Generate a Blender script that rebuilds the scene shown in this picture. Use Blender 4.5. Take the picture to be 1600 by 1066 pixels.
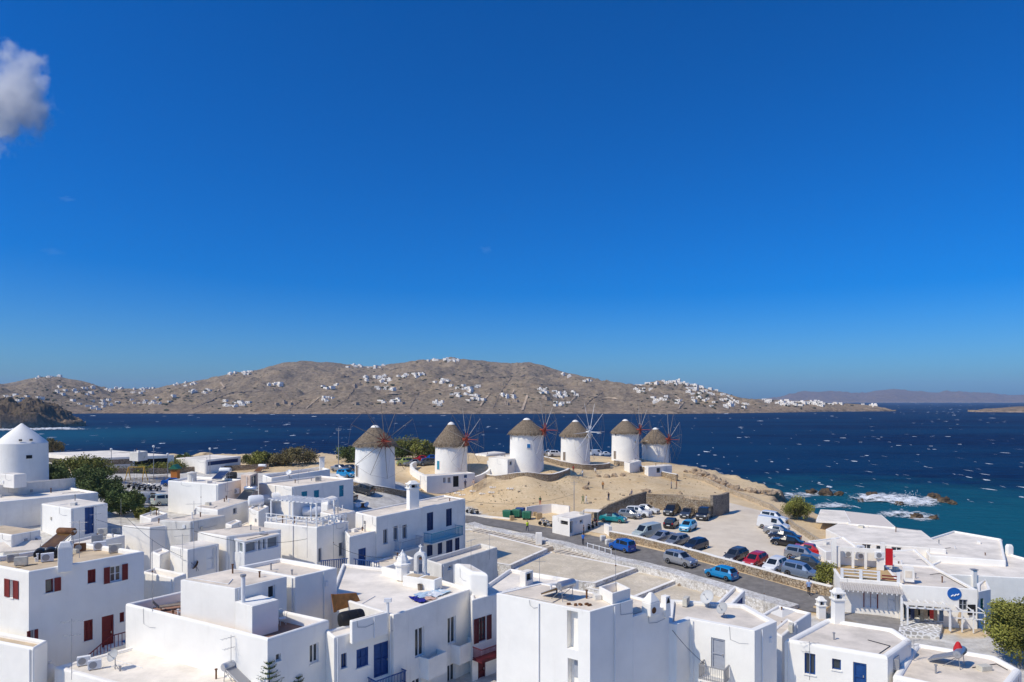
import bpy, bmesh, math, random
import numpy as np
from mathutils import Vector, Matrix, noise

for _o in list(bpy.data.objects): bpy.data.objects.remove(_o)
scene = bpy.context.scene
COL = scene.collection
R = math.radians

# ------------------------------------------------------------------ camera
H = 24.0                 # the camera hovers 24 m above the sea and looks level along +Y
F = 1600 * 24 / 36.0     # focal length in photo pixels
HX, HY = 800.0, 625.5    # eye level in the photo
cd = bpy.data.cameras.new('camera'); cam = bpy.data.objects.new('camera', cd); COL.objects.link(cam)
cd.sensor_width = 36; cd.lens = 24; cd.shift_y = (HY - 533) / 1600
cd.clip_start = 0.5; cd.clip_end = 60000
cam.location = (0, 0, H); cam.rotation_euler = (R(90), 0, 0)
scene.camera = cam

# ------------------------------------------------------------------ sky, sun, exposure
SUN_TO = Vector((-0.86, -0.51, 0)).normalized()      # horizontal direction towards the sun
SUN_EL = R(48)
w = bpy.data.worlds.new('World'); scene.world = w; w.use_nodes = True
nt = w.node_tree; nt.nodes.clear()
sky = nt.nodes.new('ShaderNodeTexSky'); sky.sky_type = 'NISHITA'; sky.sun_disc = False
sky.sun_elevation = SUN_EL; sky.sun_rotation = math.atan2(SUN_TO.x, SUN_TO.y)
sky.altitude = 0; sky.air_density = 0.8; sky.dust_density = 1.5; sky.ozone_density = 4.0
hsv = nt.nodes.new('ShaderNodeHueSaturation'); hsv.inputs['Saturation'].default_value = 1.65
gam = nt.nodes.new('ShaderNodeMixRGB'); gam.blend_type = 'MULTIPLY'; gam.inputs[0].default_value = 1.0; gam.inputs[2].default_value = (0.44, 0.78, 1.04, 1)
bg = nt.nodes.new('ShaderNodeBackground'); bg.inputs['Strength'].default_value = 0.136
wo = nt.nodes.new('ShaderNodeOutputWorld')
nt.links.new(sky.outputs[0], hsv.inputs['Color']); nt.links.new(hsv.outputs[0], gam.inputs[1])
nt.links.new(gam.outputs[0], bg.inputs['Color']); nt.links.new(bg.outputs[0], wo.inputs['Surface'])
sl = bpy.data.lights.new('sun', 'SUN'); sl.energy = 3.65; sl.angle = R(0.53); sl.color = (1, 0.90, 0.735)
so = bpy.data.objects.new('sun', sl); COL.objects.link(so)
_d = Vector((SUN_TO.x * math.cos(SUN_EL), SUN_TO.y * math.cos(SUN_EL), math.sin(SUN_EL)))
so.rotation_euler = _d.to_track_quat('Z', 'Y').to_euler()
so.location = (0, 0, 300)
scene.view_settings.view_transform = 'Standard'; scene.view_settings.look = 'None'
scene.view_settings.exposure = 0.0; scene.view_settings.gamma = 1.0
scene.cycles.volume_bounces = 4; scene.cycles.max_bounces = 9; scene.cycles.diffuse_bounces = 6
scene.cycles.transparent_max_bounces = 16
scene.cycles.use_denoising = True

# ------------------------------------------------------------------ helpers: pixels of the photo <-> the place
def at_z(px, py, z):
    Y = (H - z) * F / (py - HY); return Vector(((px - HX) * Y / F, Y, z))
def at_Y(px, py, Y): return Vector(((px - HX) * Y / F, Y, H - (py - HY) * Y / F))
def rnd(a, b): return random.uniform(a, b)

# ------------------------------------------------------------------ materials
MATS = {}
def mat(name, col, rough=0.8, metal=0.0, var=0.0, vscale=1.0, bump=0.0, bscale=8.0, col2=None, spec=0.3, emit=0, streak=0.0, stretch=None):
    if name in MATS: return MATS[name]
    m = bpy.data.materials.new(name); m.use_nodes = True; MATS[name] = m
    n = m.node_tree.nodes; l = m.node_tree.links; b = n['Principled BSDF']
    b.inputs['Roughness'].default_value = rough; b.inputs['Metallic'].default_value = metal
    b.inputs['Specular IOR Level'].default_value = spec
    c = (*col, 1); b.inputs['Base Color'].default_value = c
    if var or col2 or bump or streak:
        geo = n.new('ShaderNodeNewGeometry'); pos = geo.outputs['Position']
        if stretch:
            mp = n.new('ShaderNodeMapping'); mp.inputs['Scale'].default_value = stretch; l.new(pos, mp.inputs[0]); pos = mp.outputs[0]
        out = None
        if var or col2:
            t = n.new('ShaderNodeTexNoise'); t.inputs['Scale'].default_value = vscale; t.inputs['Detail'].default_value = 6; t.inputs['Roughness'].default_value = 0.65
            l.new(pos, t.inputs['Vector'])
            r = n.new('ShaderNodeValToRGB'); r.color_ramp.elements[0].position = 0.35; r.color_ramp.elements[1].position = 0.65
            c2 = col2 or tuple(min(1, x * (1 + var * 0.5)) for x in col)
            c1 = col if col2 else tuple(x * (1 - var) for x in col)
            r.color_ramp.elements[0].color = (*c1, 1); r.color_ramp.elements[1].color = (*c2, 1)
            l.new(t.outputs['Fac'], r.inputs[0]); out = r.outputs[0]
        if streak:
            mp2 = n.new('ShaderNodeMapping'); mp2.inputs['Scale'].default_value = (2.2, 2.2, 0.22); l.new(geo.outputs['Position'], mp2.inputs[0])
            t2 = n.new('ShaderNodeTexNoise'); t2.inputs['Scale'].default_value = 1.0; t2.inputs['Detail'].default_value = 7; t2.inputs['Roughness'].default_value = 0.7
            l.new(mp2.outputs[0], t2.inputs['Vector'])
            r2 = n.new('ShaderNodeMapRange'); r2.inputs[1].default_value = 0.56; r2.inputs[2].default_value = 0.78; r2.inputs[3].default_value = 0; r2.inputs[4].default_value = streak
            l.new(t2.outputs['Fac'], r2.inputs[0])
            mx = n.new('ShaderNodeMix'); mx.data_type = 'RGBA'
            l.new(r2.outputs[0], mx.inputs['Factor'])
            if out: l.new(out, mx.inputs['A'])
            else: mx.inputs['A'].default_value = c
            mx.inputs['B'].default_value = (0.46, 0.40, 0.32, 1); out = mx.outputs['Result']
        if out: l.new(out, b.inputs['Base Color'])
        if bump:
            t3 = n.new('ShaderNodeTexNoise'); t3.inputs['Scale'].default_value = bscale; t3.inputs['Detail'].default_value = 5
            l.new(pos, t3.inputs['Vector'])
            bp = n.new('ShaderNodeBump'); bp.inputs['Strength'].default_value = bump; bp.inputs['Distance'].default_value = 0.1
            l.new(t3.outputs['Fac'], bp.inputs['Height']); l.new(bp.outputs[0], b.inputs['Normal'])
    return m

def stone_mat(name, scale, cols, joint, bump=0.8, jw=0.06, mortar_amt=1.0):
    """dry stone / flagstones: voronoi cells with recessed joints"""
    m = bpy.data.materials.new(name); m.use_nodes = True; MATS[name] = m
    n = m.node_tree.nodes; l = m.node_tree.links; b = n['Principled BSDF']; b.inputs['Roughness'].default_value = 0.9
    b.inputs['Specular IOR Level'].default_value = 0.15
    geo = n.new('ShaderNodeNewGeometry')
    wn = n.new('ShaderNodeTexNoise'); wn.inputs['Scale'].default_value = scale * 0.7; l.new(geo.outputs['Position'], wn.inputs['Vector'])
    ad = n.new('ShaderNodeMixRGB'); ad.blend_type = 'ADD'; ad.inputs[0].default_value = 0.25 / scale
    l.new(geo.outputs['Position'], ad.inputs[1]); l.new(wn.outputs['Color'], ad.inputs[2])
    v = n.new('ShaderNodeTexVoronoi'); v.inputs['Scale'].default_value = scale; l.new(ad.outputs[0], v.inputs['Vector'])
    e = n.new('ShaderNodeTexVoronoi'); e.feature = 'DISTANCE_TO_EDGE'; e.inputs['Scale'].default_value = scale; l.new(ad.outputs[0], e.inputs['Vector'])
    r = n.new('ShaderNodeValToRGB'); r.color_ramp.interpolation = 'LINEAR'
    els = r.color_ramp.elements
    for i, c in enumerate(cols):
        p = i / max(1, len(cols) - 1)
        if i < 2: el = els[i]; el.position = p
        else: el = els.new(p)
        el.color = (*c, 1)
    sp = n.new('ShaderNodeSeparateColor'); l.new(v.outputs['Color'], sp.inputs[0]); l.new(sp.outputs[0], r.inputs[0])
    fn = n.new('ShaderNodeTexNoise'); fn.inputs['Scale'].default_value = 0.35; fn.inputs['Detail'].default_value = 8; l.new(geo.outputs['Position'], fn.inputs['Vector'])
    mul = n.new('ShaderNodeMapRange'); mul.inputs[1].default_value = 0.3; mul.inputs[2].default_value = 0.7; mul.inputs[3].default_value = 0.78; mul.inputs[4].default_value = 1.12
    l.new(fn.outputs['Fac'], mul.inputs[0])
    mm = n.new('ShaderNodeMixRGB'); mm.blend_type = 'MULTIPLY'; mm.inputs[0].default_value = 1; l.new(r.outputs[0], mm.inputs[1]); l.new(mul.outputs[0], mm.inputs[2])
    jr = n.new('ShaderNodeMapRange'); jr.inputs[1].default_value = jw * 0.4; jr.inputs[2].default_value = jw; l.new(e.outputs['Distance'], jr.inputs[0])
    mx = n.new('ShaderNodeMixRGB'); l.new(jr.outputs[0], mx.inputs[0]); mx.inputs[1].default_value = (*joint, 1); l.new(mm.outputs[0], mx.inputs[2])
    l.new(mx.outputs[0], b.inputs['Base Color'])
    bp = n.new('ShaderNodeBump'); bp.inputs['Strength'].default_value = bump; bp.inputs['Distance'].default_value = 0.12
    l.new(jr.outputs[0], bp.inputs['Height']); l.new(bp.outputs[0], b.inputs['Normal'])
    return m

WHITE = mat('white_plaster', (0.885, 0.845, 0.77), 0.85, var=0.08, vscale=0.5, bump=0.3, bscale=1.6, streak=0.30)
WHITE2 = mat('white_limewash', (0.90, 0.87, 0.80), 0.8, var=0.06, vscale=0.35, bump=0.28, bscale=1.3, streak=0.17)
DIRTY = mat('weathered_plaster', (0.70, 0.67, 0.61), 0.9, var=0.12, vscale=0.9, bump=0.2, bscale=5, streak=0.5)
PINK = mat('peach_plaster', (0.62, 0.47, 0.37), 0.9, var=0.12, vscale=0.9, streak=0.3)
ROOFM = mat('roof_screed', (0.80, 0.695, 0.56), 0.9, var=0.24, vscale=0.45, bump=0.1, bscale=3)
ROOFW = mat('roof_limewash', (0.845, 0.77, 0.66), 0.9, var=0.20, vscale=0.4, bump=0.1, bscale=3)
ROOFG = mat('roof_grey_screed', (0.74, 0.66, 0.555), 0.9, var=0.20, vscale=0.5, bump=0.1, bscale=3)
ROOFT = mat('roof_tan_screed', (0.62, 0.49, 0.33), 0.9, var=0.2, vscale=0.6, bump=0.1, bscale=3)
GLASS = mat('window_glass', (0.035, 0.045, 0.055), 0.08, spec=0.6)
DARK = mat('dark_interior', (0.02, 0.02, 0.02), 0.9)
RED = mat('red_painted_wood', (0.20, 0.022, 0.02), 0.6, var=0.15, vscale=3)
MAROON = mat('maroon_painted_wood', (0.11, 0.014, 0.02), 0.6, var=0.15, vscale=3)
BLUE = mat('blue_painted_wood', (0.012, 0.065, 0.23), 0.55, var=0.2, vscale=3)
NAVY = mat('navy_painted_wood', (0.01, 0.035, 0.12), 0.55, var=0.2, vscale=3)
SKYB = mat('sky_blue_painted_wood', (0.02, 0.19, 0.46), 0.55, var=0.15, vscale=3)
TURQ = mat('turquoise_painted_wood', (0.015, 0.25, 0.36), 0.55, var=0.15, vscale=3)
GREYP = mat('grey_painted_wood', (0.36, 0.38, 0.43), 0.6, var=0.1, vscale=3)
WPAINT = mat('white_paint', (0.78, 0.78, 0.77), 0.5)
TANW = mat('tan_wood', (0.50, 0.36, 0.19), 0.7, var=0.2, vscale=4)
GREENP = mat('green_paint', (0.03, 0.17, 0.10), 0.5, var=0.2, vscale=3)
RUST = mat('rusty_metal', (0.17, 0.075, 0.03), 0.8, var=0.4, vscale=3)
STEEL = mat('steel', (0.55, 0.55, 0.56), 0.3, metal=0.9)
GREYM = mat('grey_metal', (0.34, 0.34, 0.35), 0.5, metal=0.4)
BLACK = mat('black_plastic', (0.015, 0.015, 0.017), 0.5)
RUBBER = mat('rubber', (0.012, 0.012, 0.012), 0.9)
CREAM = mat('cream_metal', (0.62, 0.58, 0.48), 0.5, var=0.12, vscale=4)
THATCH = mat('thatch', (0.115, 0.085, 0.055), 0.95, col2=(0.30, 0.235, 0.165), vscale=3.2, bump=1.0, bscale=7, stretch=(1.6, 1.6, 0.6))
TIMBER = mat('weathered_timber', (0.27, 0.22, 0.17), 0.85, var=0.3, vscale=3)
PALEW = mat('pale_spar', (0.52, 0.48, 0.42), 0.8, var=0.15, vscale=2)
REDW = mat('red_hub_paint', (0.33, 0.055, 0.025), 0.6, var=0.2, vscale=3)
STONE = stone_mat('dry_stone', 3.2, [(0.36, 0.26, 0.16), (0.48, 0.37, 0.24), (0.42, 0.34, 0.25), (0.55, 0.44, 0.30)], (0.16, 0.11, 0.07), 0.9, 0.07)
WSTONE = stone_mat('whitewashed_rubble', 3.6, [(0.78, 0.76, 0.72), (0.72, 0.69, 0.63), (0.82, 0.80, 0.77), (0.76, 0.73, 0.68), (0.50, 0.46, 0.40)], (0.50, 0.46, 0.41), 0.7, 0.06)
PAVE = stone_mat('flagstones', 2.6, [(0.62, 0.53, 0.39), (0.70, 0.61, 0.46), (0.65, 0.56, 0.43), (0.74, 0.65, 0.51)], (0.54, 0.46, 0.34), 0.15, 0.05)
CRAZY = stone_mat('crazy_paving', 1.7, [(0.36, 0.35, 0.33), (0.44, 0.42, 0.38), (0.48, 0.44, 0.38)], (0.80, 0.79, 0.77), 0.2, 0.16)
ASPH = mat('asphalt', (0.20, 0.185, 0.17), 0.9, var=0.25, vscale=1.2, bump=0.2, bscale=20)
CONC = mat('lot_concrete', (0.63, 0.535, 0.41), 0.92, col2=(0.74, 0.64, 0.50), vscale=0.35, bump=0.2, bscale=6, streak=0.25)
AMBER = mat('amber_glass_panel', (0.14, 0.075, 0.02), 0.25, var=0.4, vscale=1.5, spec=0.5)

# ------------------------------------------------------------------ mesh builders
class MB:
    def __init__(s): s.v = []; s.f = []
    def add(s, vs, fs):
        o = len(s.v); s.v += [tuple(v) for v in vs]; s.f += [tuple(i + o for i in f) for f in fs]; return s
    def box(s, c, d, rz=0.0, taper=1.0):
        x, y, z = d[0] / 2, d[1] / 2, d[2] / 2; cs, sn = math.cos(rz), math.sin(rz); vs = []
        for k, t in ((-1, 1.0), (1, taper)):
            for a, b in ((-1, -1), (1, -1), (1, 1), (-1, 1)):
                X, Y = a * x * t, b * y * t; vs.append((c[0] + X * cs - Y * sn, c[1] + X * sn + Y * cs, c[2] + k * z))
        return s.add(vs, [(3, 2, 1, 0), (4, 5, 6, 7), (0, 1, 5, 4), (1, 2, 6, 5), (2, 3, 7, 6), (3, 0, 4, 7)])
    def hexa(s, vs):   # 8 points: 4 below (ccw), 4 above
        return s.add(vs, [(3, 2, 1, 0), (4, 5, 6, 7), (0, 1, 5, 4), (1, 2, 6, 5), (2, 3, 7, 6), (3, 0, 4, 7)])
    def prism(s, poly, z0, z1):
        n = len(poly); vs = [(p[0], p[1], z0) for p in poly] + [(p[0], p[1], z1) for p in poly]
        return s.add(vs, [tuple(range(n - 1, -1, -1)), tuple(range(n, 2 * n))] + [(i, (i + 1) % n, n + (i + 1) % n, n + i) for i in range(n)])
    def tube(s, p, q, r, r2=None, k=6):
        p = Vector(p); q = Vector(q); d = q - p
        if d.length < 1e-6: return s
        r2 = r if r2 is None else r2; d.normalize()
        a = d.cross(Vector((0, 0, 1)) if abs(d.z) < 0.9 else Vector((1, 0, 0))).normalized(); b = d.cross(a)
        vs = []
        for c, rr in ((p, r), (q, r2)):
            for i in range(k):
                t = 2 * math.pi * i / k; vs.append(c + a * (rr * math.cos(t)) + b * (rr * math.sin(t)))
        return s.add(vs, [tuple(range(k)), tuple(range(2 * k - 1, k - 1, -1))] + [(i, k + i, k + (i + 1) % k, (i + 1) % k) for i in range(k)])
    def path(s, pts, r, k=6):
        for a, b in zip(pts[:-1], pts[1:]): s.tube(a, b, r, k=k)
        return s
    def lathe(s, prof, c=(0, 0, 0), k=24, axis=None):
        vs = []; M = Matrix.Identity(3)
        if axis is not None: M = Vector(axis).normalized().to_track_quat('Z', 'Y').to_matrix()
        for r, z in prof:
            for i in range(k):
                t = 2 * math.pi * i / k; vs.append(Vector(c) + M @ Vector((r * math.cos(t), r * math.sin(t), z)))
        fs = []
        for j in range(len(prof) - 1):
            for i in range(k): fs.append((j * k + i, j * k + (i + 1) % k, (j + 1) * k + (i + 1) % k, (j + 1) * k + i))
        fs.append(tuple(range(k - 1, -1, -1))); m = (len(prof) - 1) * k; fs.append(tuple(range(m, m + k)))
        return s.add(vs, fs)
    def sphere(s, c, r, k=10, j=6, sc=(1, 1, 1)):
        prof = [(max(1e-3, math.sin(math.pi * i / j)) * r, -math.cos(math.pi * i / j) * r) for i in range(j + 1)]
        o = len(s.v); s.lathe(prof, (0, 0, 0), k)
        for i in range(o, len(s.v)): v = s.v[i]; s.v[i] = (c[0] + v[0] * sc[0], c[1] + v[1] * sc[1], c[2] + v[2] * sc[2])
        return s
    def mesh(s, name, m, smooth=False, org=(0, 0, 0)):
        me = bpy.data.meshes.new(name); o = Vector(org)
        me.from_pydata([tuple(Vector(v) - o) for v in s.v], [], s.f)
        if isinstance(m, (list, tuple)):
            for x in m: me.materials.append(x)
        else: me.materials.append(m)
        if smooth:
            me.polygons.foreach_set('use_smooth', [True] * len(me.polygons)); me.set_sharp_from_angle(angle=R(40))
        me.update(); return me
    def build(s, name, m, parent=None, smooth=False, bevel=0, org=None):
        if org is None: org = parent['_o'] if parent is not None and '_o' in parent else (0, 0, 0)
        ob = bpy.data.objects.new(name, s.mesh(name, m, smooth, org)); COL.objects.link(ob)
        if parent is not None: ob.parent = parent; ob['_o'] = list(org)
        else: ob.location = org
        if bevel:
            b = ob.modifiers.new('bevel', 'BEVEL'); b.width = bevel; b.segments = 2; b.limit_method = 'ANGLE'; b.angle_limit = R(40)
        return ob

def tag(o, label=None, cat=None, group=None, kind=None):
    if label: o['label'] = label
    if cat: o['category'] = cat
    if group: o['group'] = group
    if kind: o['kind'] = kind
    return o
def thing(name, label, cat, loc=(0, 0, 0), group=None, local=False, rz=0.0):
    """an Empty at the base of a thing; its parts are meshes built in world space, or locally if local"""
    e = bpy.data.objects.new(name, None); COL.objects.link(e); e.location = loc; e.rotation_euler[2] = rz; e.empty_display_size = 0.2
    e['_o'] = [0, 0, 0] if local else list(loc)
    return tag(e, label, cat, group)
def copy_tree(o, loc=None, rz=None, label=None, group=None, parent=None):
    c = o.copy(); COL.objects.link(c); c.parent = parent
    if loc is not None: c.location = loc
    if rz is not None: c.rotation_euler[2] = rz
    if label: c['label'] = label
    if group: c['group'] = group
    for ch in list(o.children): copy_tree(ch, parent=c)
    return c

def repaint(o, old, new):
    """give a copied thing its own paint without touching the shared mesh"""
    for ob in [o] + list(o.children_recursive):
        if ob.type == 'MESH':
            for i, sl_ in enumerate(ob.material_slots):
                if sl_.material == old: sl_.link = 'OBJECT'; sl_.material = new
    return o

# ------------------------------------------------------------------ the ground near the camera
_ctl = []
for px, py, z in [(700,808,3.9),(745,818,3.8),(823,830,3.6),(911,852,3.4),(1000,872,3.2),(1126,903,2.9),(1200,923,2.8),(1270,946,2.6),
    (940,818,4.2),(1100,815,4.4),(1100,840,4.2),(1000,830,4.1),(1180,885,3.7),(1180,800,4.5),(1260,895,3.5),(1140,790,4.8),(1210,825,4.2),
    (740,795,4.3),(740,772,5.6),(740,758,6.5),(764,742,9.0),(820,740,9.2),(880,738,9.0),(850,752,7.4),(790,756,7.0),(840,785,5.3),(900,770,6.0),(900,748,7.4),(960,783,5.2),(1000,762,6.3),(1000,748,7.1),(1050,755,6.0),(640,776,6.7),
    (600,765,8.4),(586,748,9.5),(705,733,9.0),(823,729,9.8),(899,722,8.9),(977,718,8.6),(1024,719,8.1),(1080,742,6.3),(1110,757,5.2),(1150,775,4.5),
    (650,712,9.2),(850,709,8.9),(450,712,9.2),(300,745,8.6),(230,785,8.0),(100,738,10.0),(34,745,11.0),(170,730,9.6),(400,755,8.5),(540,745,9.0),(560,772,8.2)]:
    v = at_z(px, py, z); _ctl.append((v.x, v.y, z))
_ctl += [(-30,50,3.2),(-15,45,2.4),(-37,66,5.2),(-20,73,5.2),(0,42,1.4),(15,42,1.2),(26,48,1.5),(36,58,2.0),(8,62,1.9),(0,70,2.5),(2,88,3.2),(-8,80,4.4),
    (14,76,2.2),(24,66,1.9),(38,71,2.2),(46,72,2.1),(-60,60,6.0),(-62,100,9.5),(45,50,1.5),(50,92,2.2),(58,105,2.0),(-30,30,2),(20,25,1),(-90,60,8),(-100,150,9.3),(-140,150,9),(-140,200,8),(-100,195,8.2),(-60,195,8.4),(0,200,8),(44,190,6),(-25,90,7.4)]
_C = np.array(_ctl)
def _tps_fit(P, lam=2.0):
    n = len(P); d = np.hypot(P[:, None, 0] - P[None, :, 0], P[:, None, 1] - P[None, :, 1]) + 1e-9
    K = d * d * np.log(d) + lam * np.eye(n); Q = np.c_[np.ones(n), P[:, :2]]
    A = np.block([[K, Q], [Q.T, np.zeros((3, 3))]]); return np.linalg.solve(A, np.r_[P[:, 2], np.zeros(3)])
_W = _tps_fit(_C)
COAST = [(-260,214),(-150,206),(-90,201),(-30,203),(20,206),(44,206),(55,196),(58,180),(61,166),(67,153),(60,146),(57,137),(61,128),(68,119),(73,108),(72,98),(69,90),(62,84),(54,80),(50,72),(53,64),(62,57),(80,48),(110,30),(110,0),(-260,0)]
def _sdist(X, Y):
    n = len(COAST); D = np.full(X.shape, 1e9); inside = np.zeros(X.shape, bool)
    for i in range(n):
        x0, y0 = COAST[i]; x1, y1 = COAST[(i + 1) % n]; dx, dy = x1 - x0, y1 - y0
        t = np.clip(((X - x0) * dx + (Y - y0) * dy) / (dx * dx + dy * dy), 0, 1)
        D = np.minimum(D, np.hypot(X - x0 - t * dx, Y - y0 - t * dy))
        c = ((y0 > Y) != (y1 > Y)) & (X < dx * (Y - y0) / (dy if dy else 1e-9) + x0); inside ^= c
    return np.where(inside, D, -D)
def fbm(x, y, s, o=4, seed=0.0):
    return noise.fractal(Vector((x * s + seed, y * s - seed, seed * 0.37)), 0.9, 2.1, o)
GX0, GX1, GY0, GY1, GS = -150.0, 110.0, 14.0, 262.0, 1.0
_xs = np.arange(GX0, GX1 + .1, GS); _ys = np.arange(GY0, GY1 + .1, GS)
_X, _Y = np.meshgrid(_xs, _ys)
def _tps_eval(X, Y):
    Z = _W[-3] + _W[-2] * X + _W[-1] * Y
    for i, (cx, cy, _) in enumerate(_C):
        d2 = (X - cx) ** 2 + (Y - cy) ** 2 + 1e-9; Z = Z + _W[i] * 0.5 * d2 * np.log(d2)
    return Z
_Z = np.clip(_tps_eval(_X, _Y), 1.0, 13)
_SD = _sdist(_X, _Y)
_N = np.array([[fbm(x, y, 0.22, 5, 3.1) for x in _xs] for y in _ys]); _N2 = np.array([[fbm(x, y, 0.07, 4, 7.7) for x in _xs] for y in _ys])
_dd = _SD + 1.6 * _N + 1.5 * _N2
_t = np.clip((_dd + 1.5) / 6.5, 0, 1); _s = _t * _t * (3 - 2 * _t)
_rock = np.clip(1 - np.abs(_SD - 4) / 9, 0, 1)
_Z = -3 + (_Z + 3) * _s + _rock * (_N * 0.9) * (_SD > -6)
_fieldmask = ((_Y > 118) & (_SD > 6)).astype(float)
_Z += _fieldmask * (0.10 * _N + 0.25 * _N2)
def _inpoly(px, z):
    P = [at_z(q[0], q[1], q[2] if len(q) > 2 else z) for q in px]; ins = np.zeros(_X.shape, bool)
    for i in range(len(P)):
        x0, y0 = P[i - 1].x, P[i - 1].y; x1, y1 = P[i].x, P[i].y
        ins ^= ((y0 > _Y) != (y1 > _Y)) & (_X < (x1 - x0) * (_Y - y0) / ((y1 - y0) or 1e-9) + x0)
    return ins
for _px, _z, _to in (([(712, 820, 3.8), (735, 822, 3.75), (800, 833, 3.6), (855, 846, 3.5), (910, 860, 3.35), (960, 874, 3.2), (1040, 895, 3.05), (1120, 920, 2.85), (1180, 938, 2.75), (1240, 955, 2.6), (1190, 975), (1000, 975), (800, 930), (700, 900)], 2.8, 1.0), ([(1300, 956), (1318, 948), (1410, 952), (1545, 965), (1540, 1010), (1470, 1010), (1400, 1000), (1310, 975)], 2.1, 1.55)):
    _Z = np.where(_inpoly(_px, _z), np.minimum(_Z, _to), _Z)
def ground_z(x, y):
    i = (x - GX0) / GS; j = (y - GY0) / GS
    i = min(max(i, 0), len(_xs) - 1.001); j = min(max(j, 0), len(_ys) - 1.001); a, b = int(i), int(j); u, v = i - a, j - b
    return float(_Z[b, a] * (1 - u) * (1 - v) + _Z[b, a + 1] * u * (1 - v) + _Z[b + 1, a] * (1 - u) * v + _Z[b + 1, a + 1] * u * v)
def G(px, py, Y0=38.0):
    """the point of the ground seen at this pixel of the photo"""
    a = (px - HX) / F; b = (py - HY) / F; Y = Y0; st = 0.5
    while Y < 262:
        if H - b * Y <= ground_z(a * Y, Y):
            lo, hi = Y - st, Y
            for _ in range(12):
                m = (lo + hi) / 2
                if H - b * m <= ground_z(a * m, m): hi = m
                else: lo = m
            return Vector((a * hi, hi, ground_z(a * hi, hi)))
        Y += st
    Y = (H - 6) / max(b, 1e-3); return Vector((a * Y, Y, 6))

def ground_material():
    m = bpy.data.materials.new('ground_earth'); m.use_nodes = True
    n = m.node_tree.nodes; l = m.node_tree.links; b = n['Principled BSDF']; b.inputs['Roughness'].default_value = 0.95; b.inputs['Specular IOR Level'].default_value = 0.1
    geo = n.new('ShaderNodeNewGeometry')
    def ns(sc, det=8, ro=0.65):
        t = n.new('ShaderNodeTexNoise'); t.inputs['Scale'].default_value = sc; t.inputs['Detail'].default_value = det; t.inputs['Roughness'].default_value = ro; l.new(geo.outputs['Position'], t.inputs['Vector']); return t.outputs['Fac']
    def ramp(f, a, b_, p0=0.35, p1=0.65):
        r = n.new('ShaderNodeValToRGB'); r.color_ramp.elements[0].position = p0; r.color_ramp.elements[1].position = p1
        r.color_ramp.elements[0].color = (*a, 1); r.color_ramp.elements[1].color = (*b_, 1); l.new(f, r.inputs[0]); return r.outputs[0]
    def mix(f, a, c):
        x = n.new('ShaderNodeMixRGB'); l.new(f, x.inputs[0]); l.new(a, x.inputs[1]); l.new(c, x.inputs[2]); return x.outputs[0]
    earth = ramp(ns(0.12), (0.58, 0.415, 0.225), (0.75, 0.58, 0.36))
    straw = ramp(ns(1.6, 9, 0.75), (0.42, 0.295, 0.15), (0.78, 0.62, 0.40), 0.3, 0.62)
    base = mix(ramp(ns(0.3), (0, 0, 0), (0.75, 0.75, 0.75), 0.4, 0.6), earth, straw)
    rock = ramp(ns(0.8, 10, 0.7), (0.14, 0.095, 0.06), (0.40, 0.31, 0.21), 0.35, 0.68)
    sep = n.new('ShaderNodeSeparateXYZ'); l.new(geo.outputs['True Normal'], sep.inputs[0])
    st = n.new('ShaderNodeMapRange'); st.inputs[1].default_value = 0.93; st.inputs[2].default_value = 0.75; l.new(sep.outputs[2], st.inputs[0])
    c = mix(st.outputs[0], base, rock)
    # wet dark rock within the splash zone
    sp = n.new('ShaderNodeSeparateXYZ'); l.new(geo.outputs['Position'], sp.inputs[0])
    wz = n.new('ShaderNodeMapRange'); wz.inputs[1].default_value = 1.0; wz.inputs[2].default_value = 0.2; l.new(sp.outputs[2], wz.inputs[0])
    wet = n.new('ShaderNodeRGB'); wet.outputs[0].default_value = (0.06, 0.05, 0.04, 1)
    c = mix(wz.outputs[0], c, wet.outputs[0])
    # whitewashed lanes and courts down in the town
    at = n.new('ShaderNodeAttribute'); at.attribute_name = 'town'
    c = mix(at.outputs['Fac'], c, ramp(ns(0.7), (0.46, 0.43, 0.38), (0.72, 0.69, 0.63)))
    l.new(c, b.inputs['Base Color'])
    bp = n.new('ShaderNodeBump'); bp.inputs['Strength'].default_value = 0.5; bp.inputs['Distance'].default_value = 0.3
    l.new(ns(2.5, 8, 0.7), bp.inputs['Height']); l.new(bp.outputs[0], b.inputs['Normal'])
    return m
def grid_faces(ny, nx):
    return [(j * nx + i, j * nx + i + 1, (j + 1) * nx + i + 1, (j + 1) * nx + i) for j in range(ny - 1) for i in range(nx - 1)]
_me = bpy.data.meshes.new('ground')
_me.from_pydata(np.stack([_X.ravel(), _Y.ravel(), _Z.ravel()], 1).tolist(), [], grid_faces(len(_ys), len(_xs)))
_town = (_inpoly([(-300, 850), (60, 800), (330, 775), (560, 782), (735, 800), (860, 850), (960, 878), (1200, 940), (1300, 950), (1545, 965), (1700, 1000), (1700, 1500), (-300, 1500)], 3.5)).astype(float)
_at = _me.attributes.new('town', 'FLOAT', 'POINT'); _at.data.foreach_set('value', _town.ravel())
_me.materials.append(ground_material()); _me.polygons.foreach_set('use_smooth', [True] * len(_me.polygons))
GROUND = bpy.data.objects.new('ground', _me); COL.objects.link(GROUND); tag(GROUND, 'tan earth and rock of the headland under the town', kind='structure')

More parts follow.
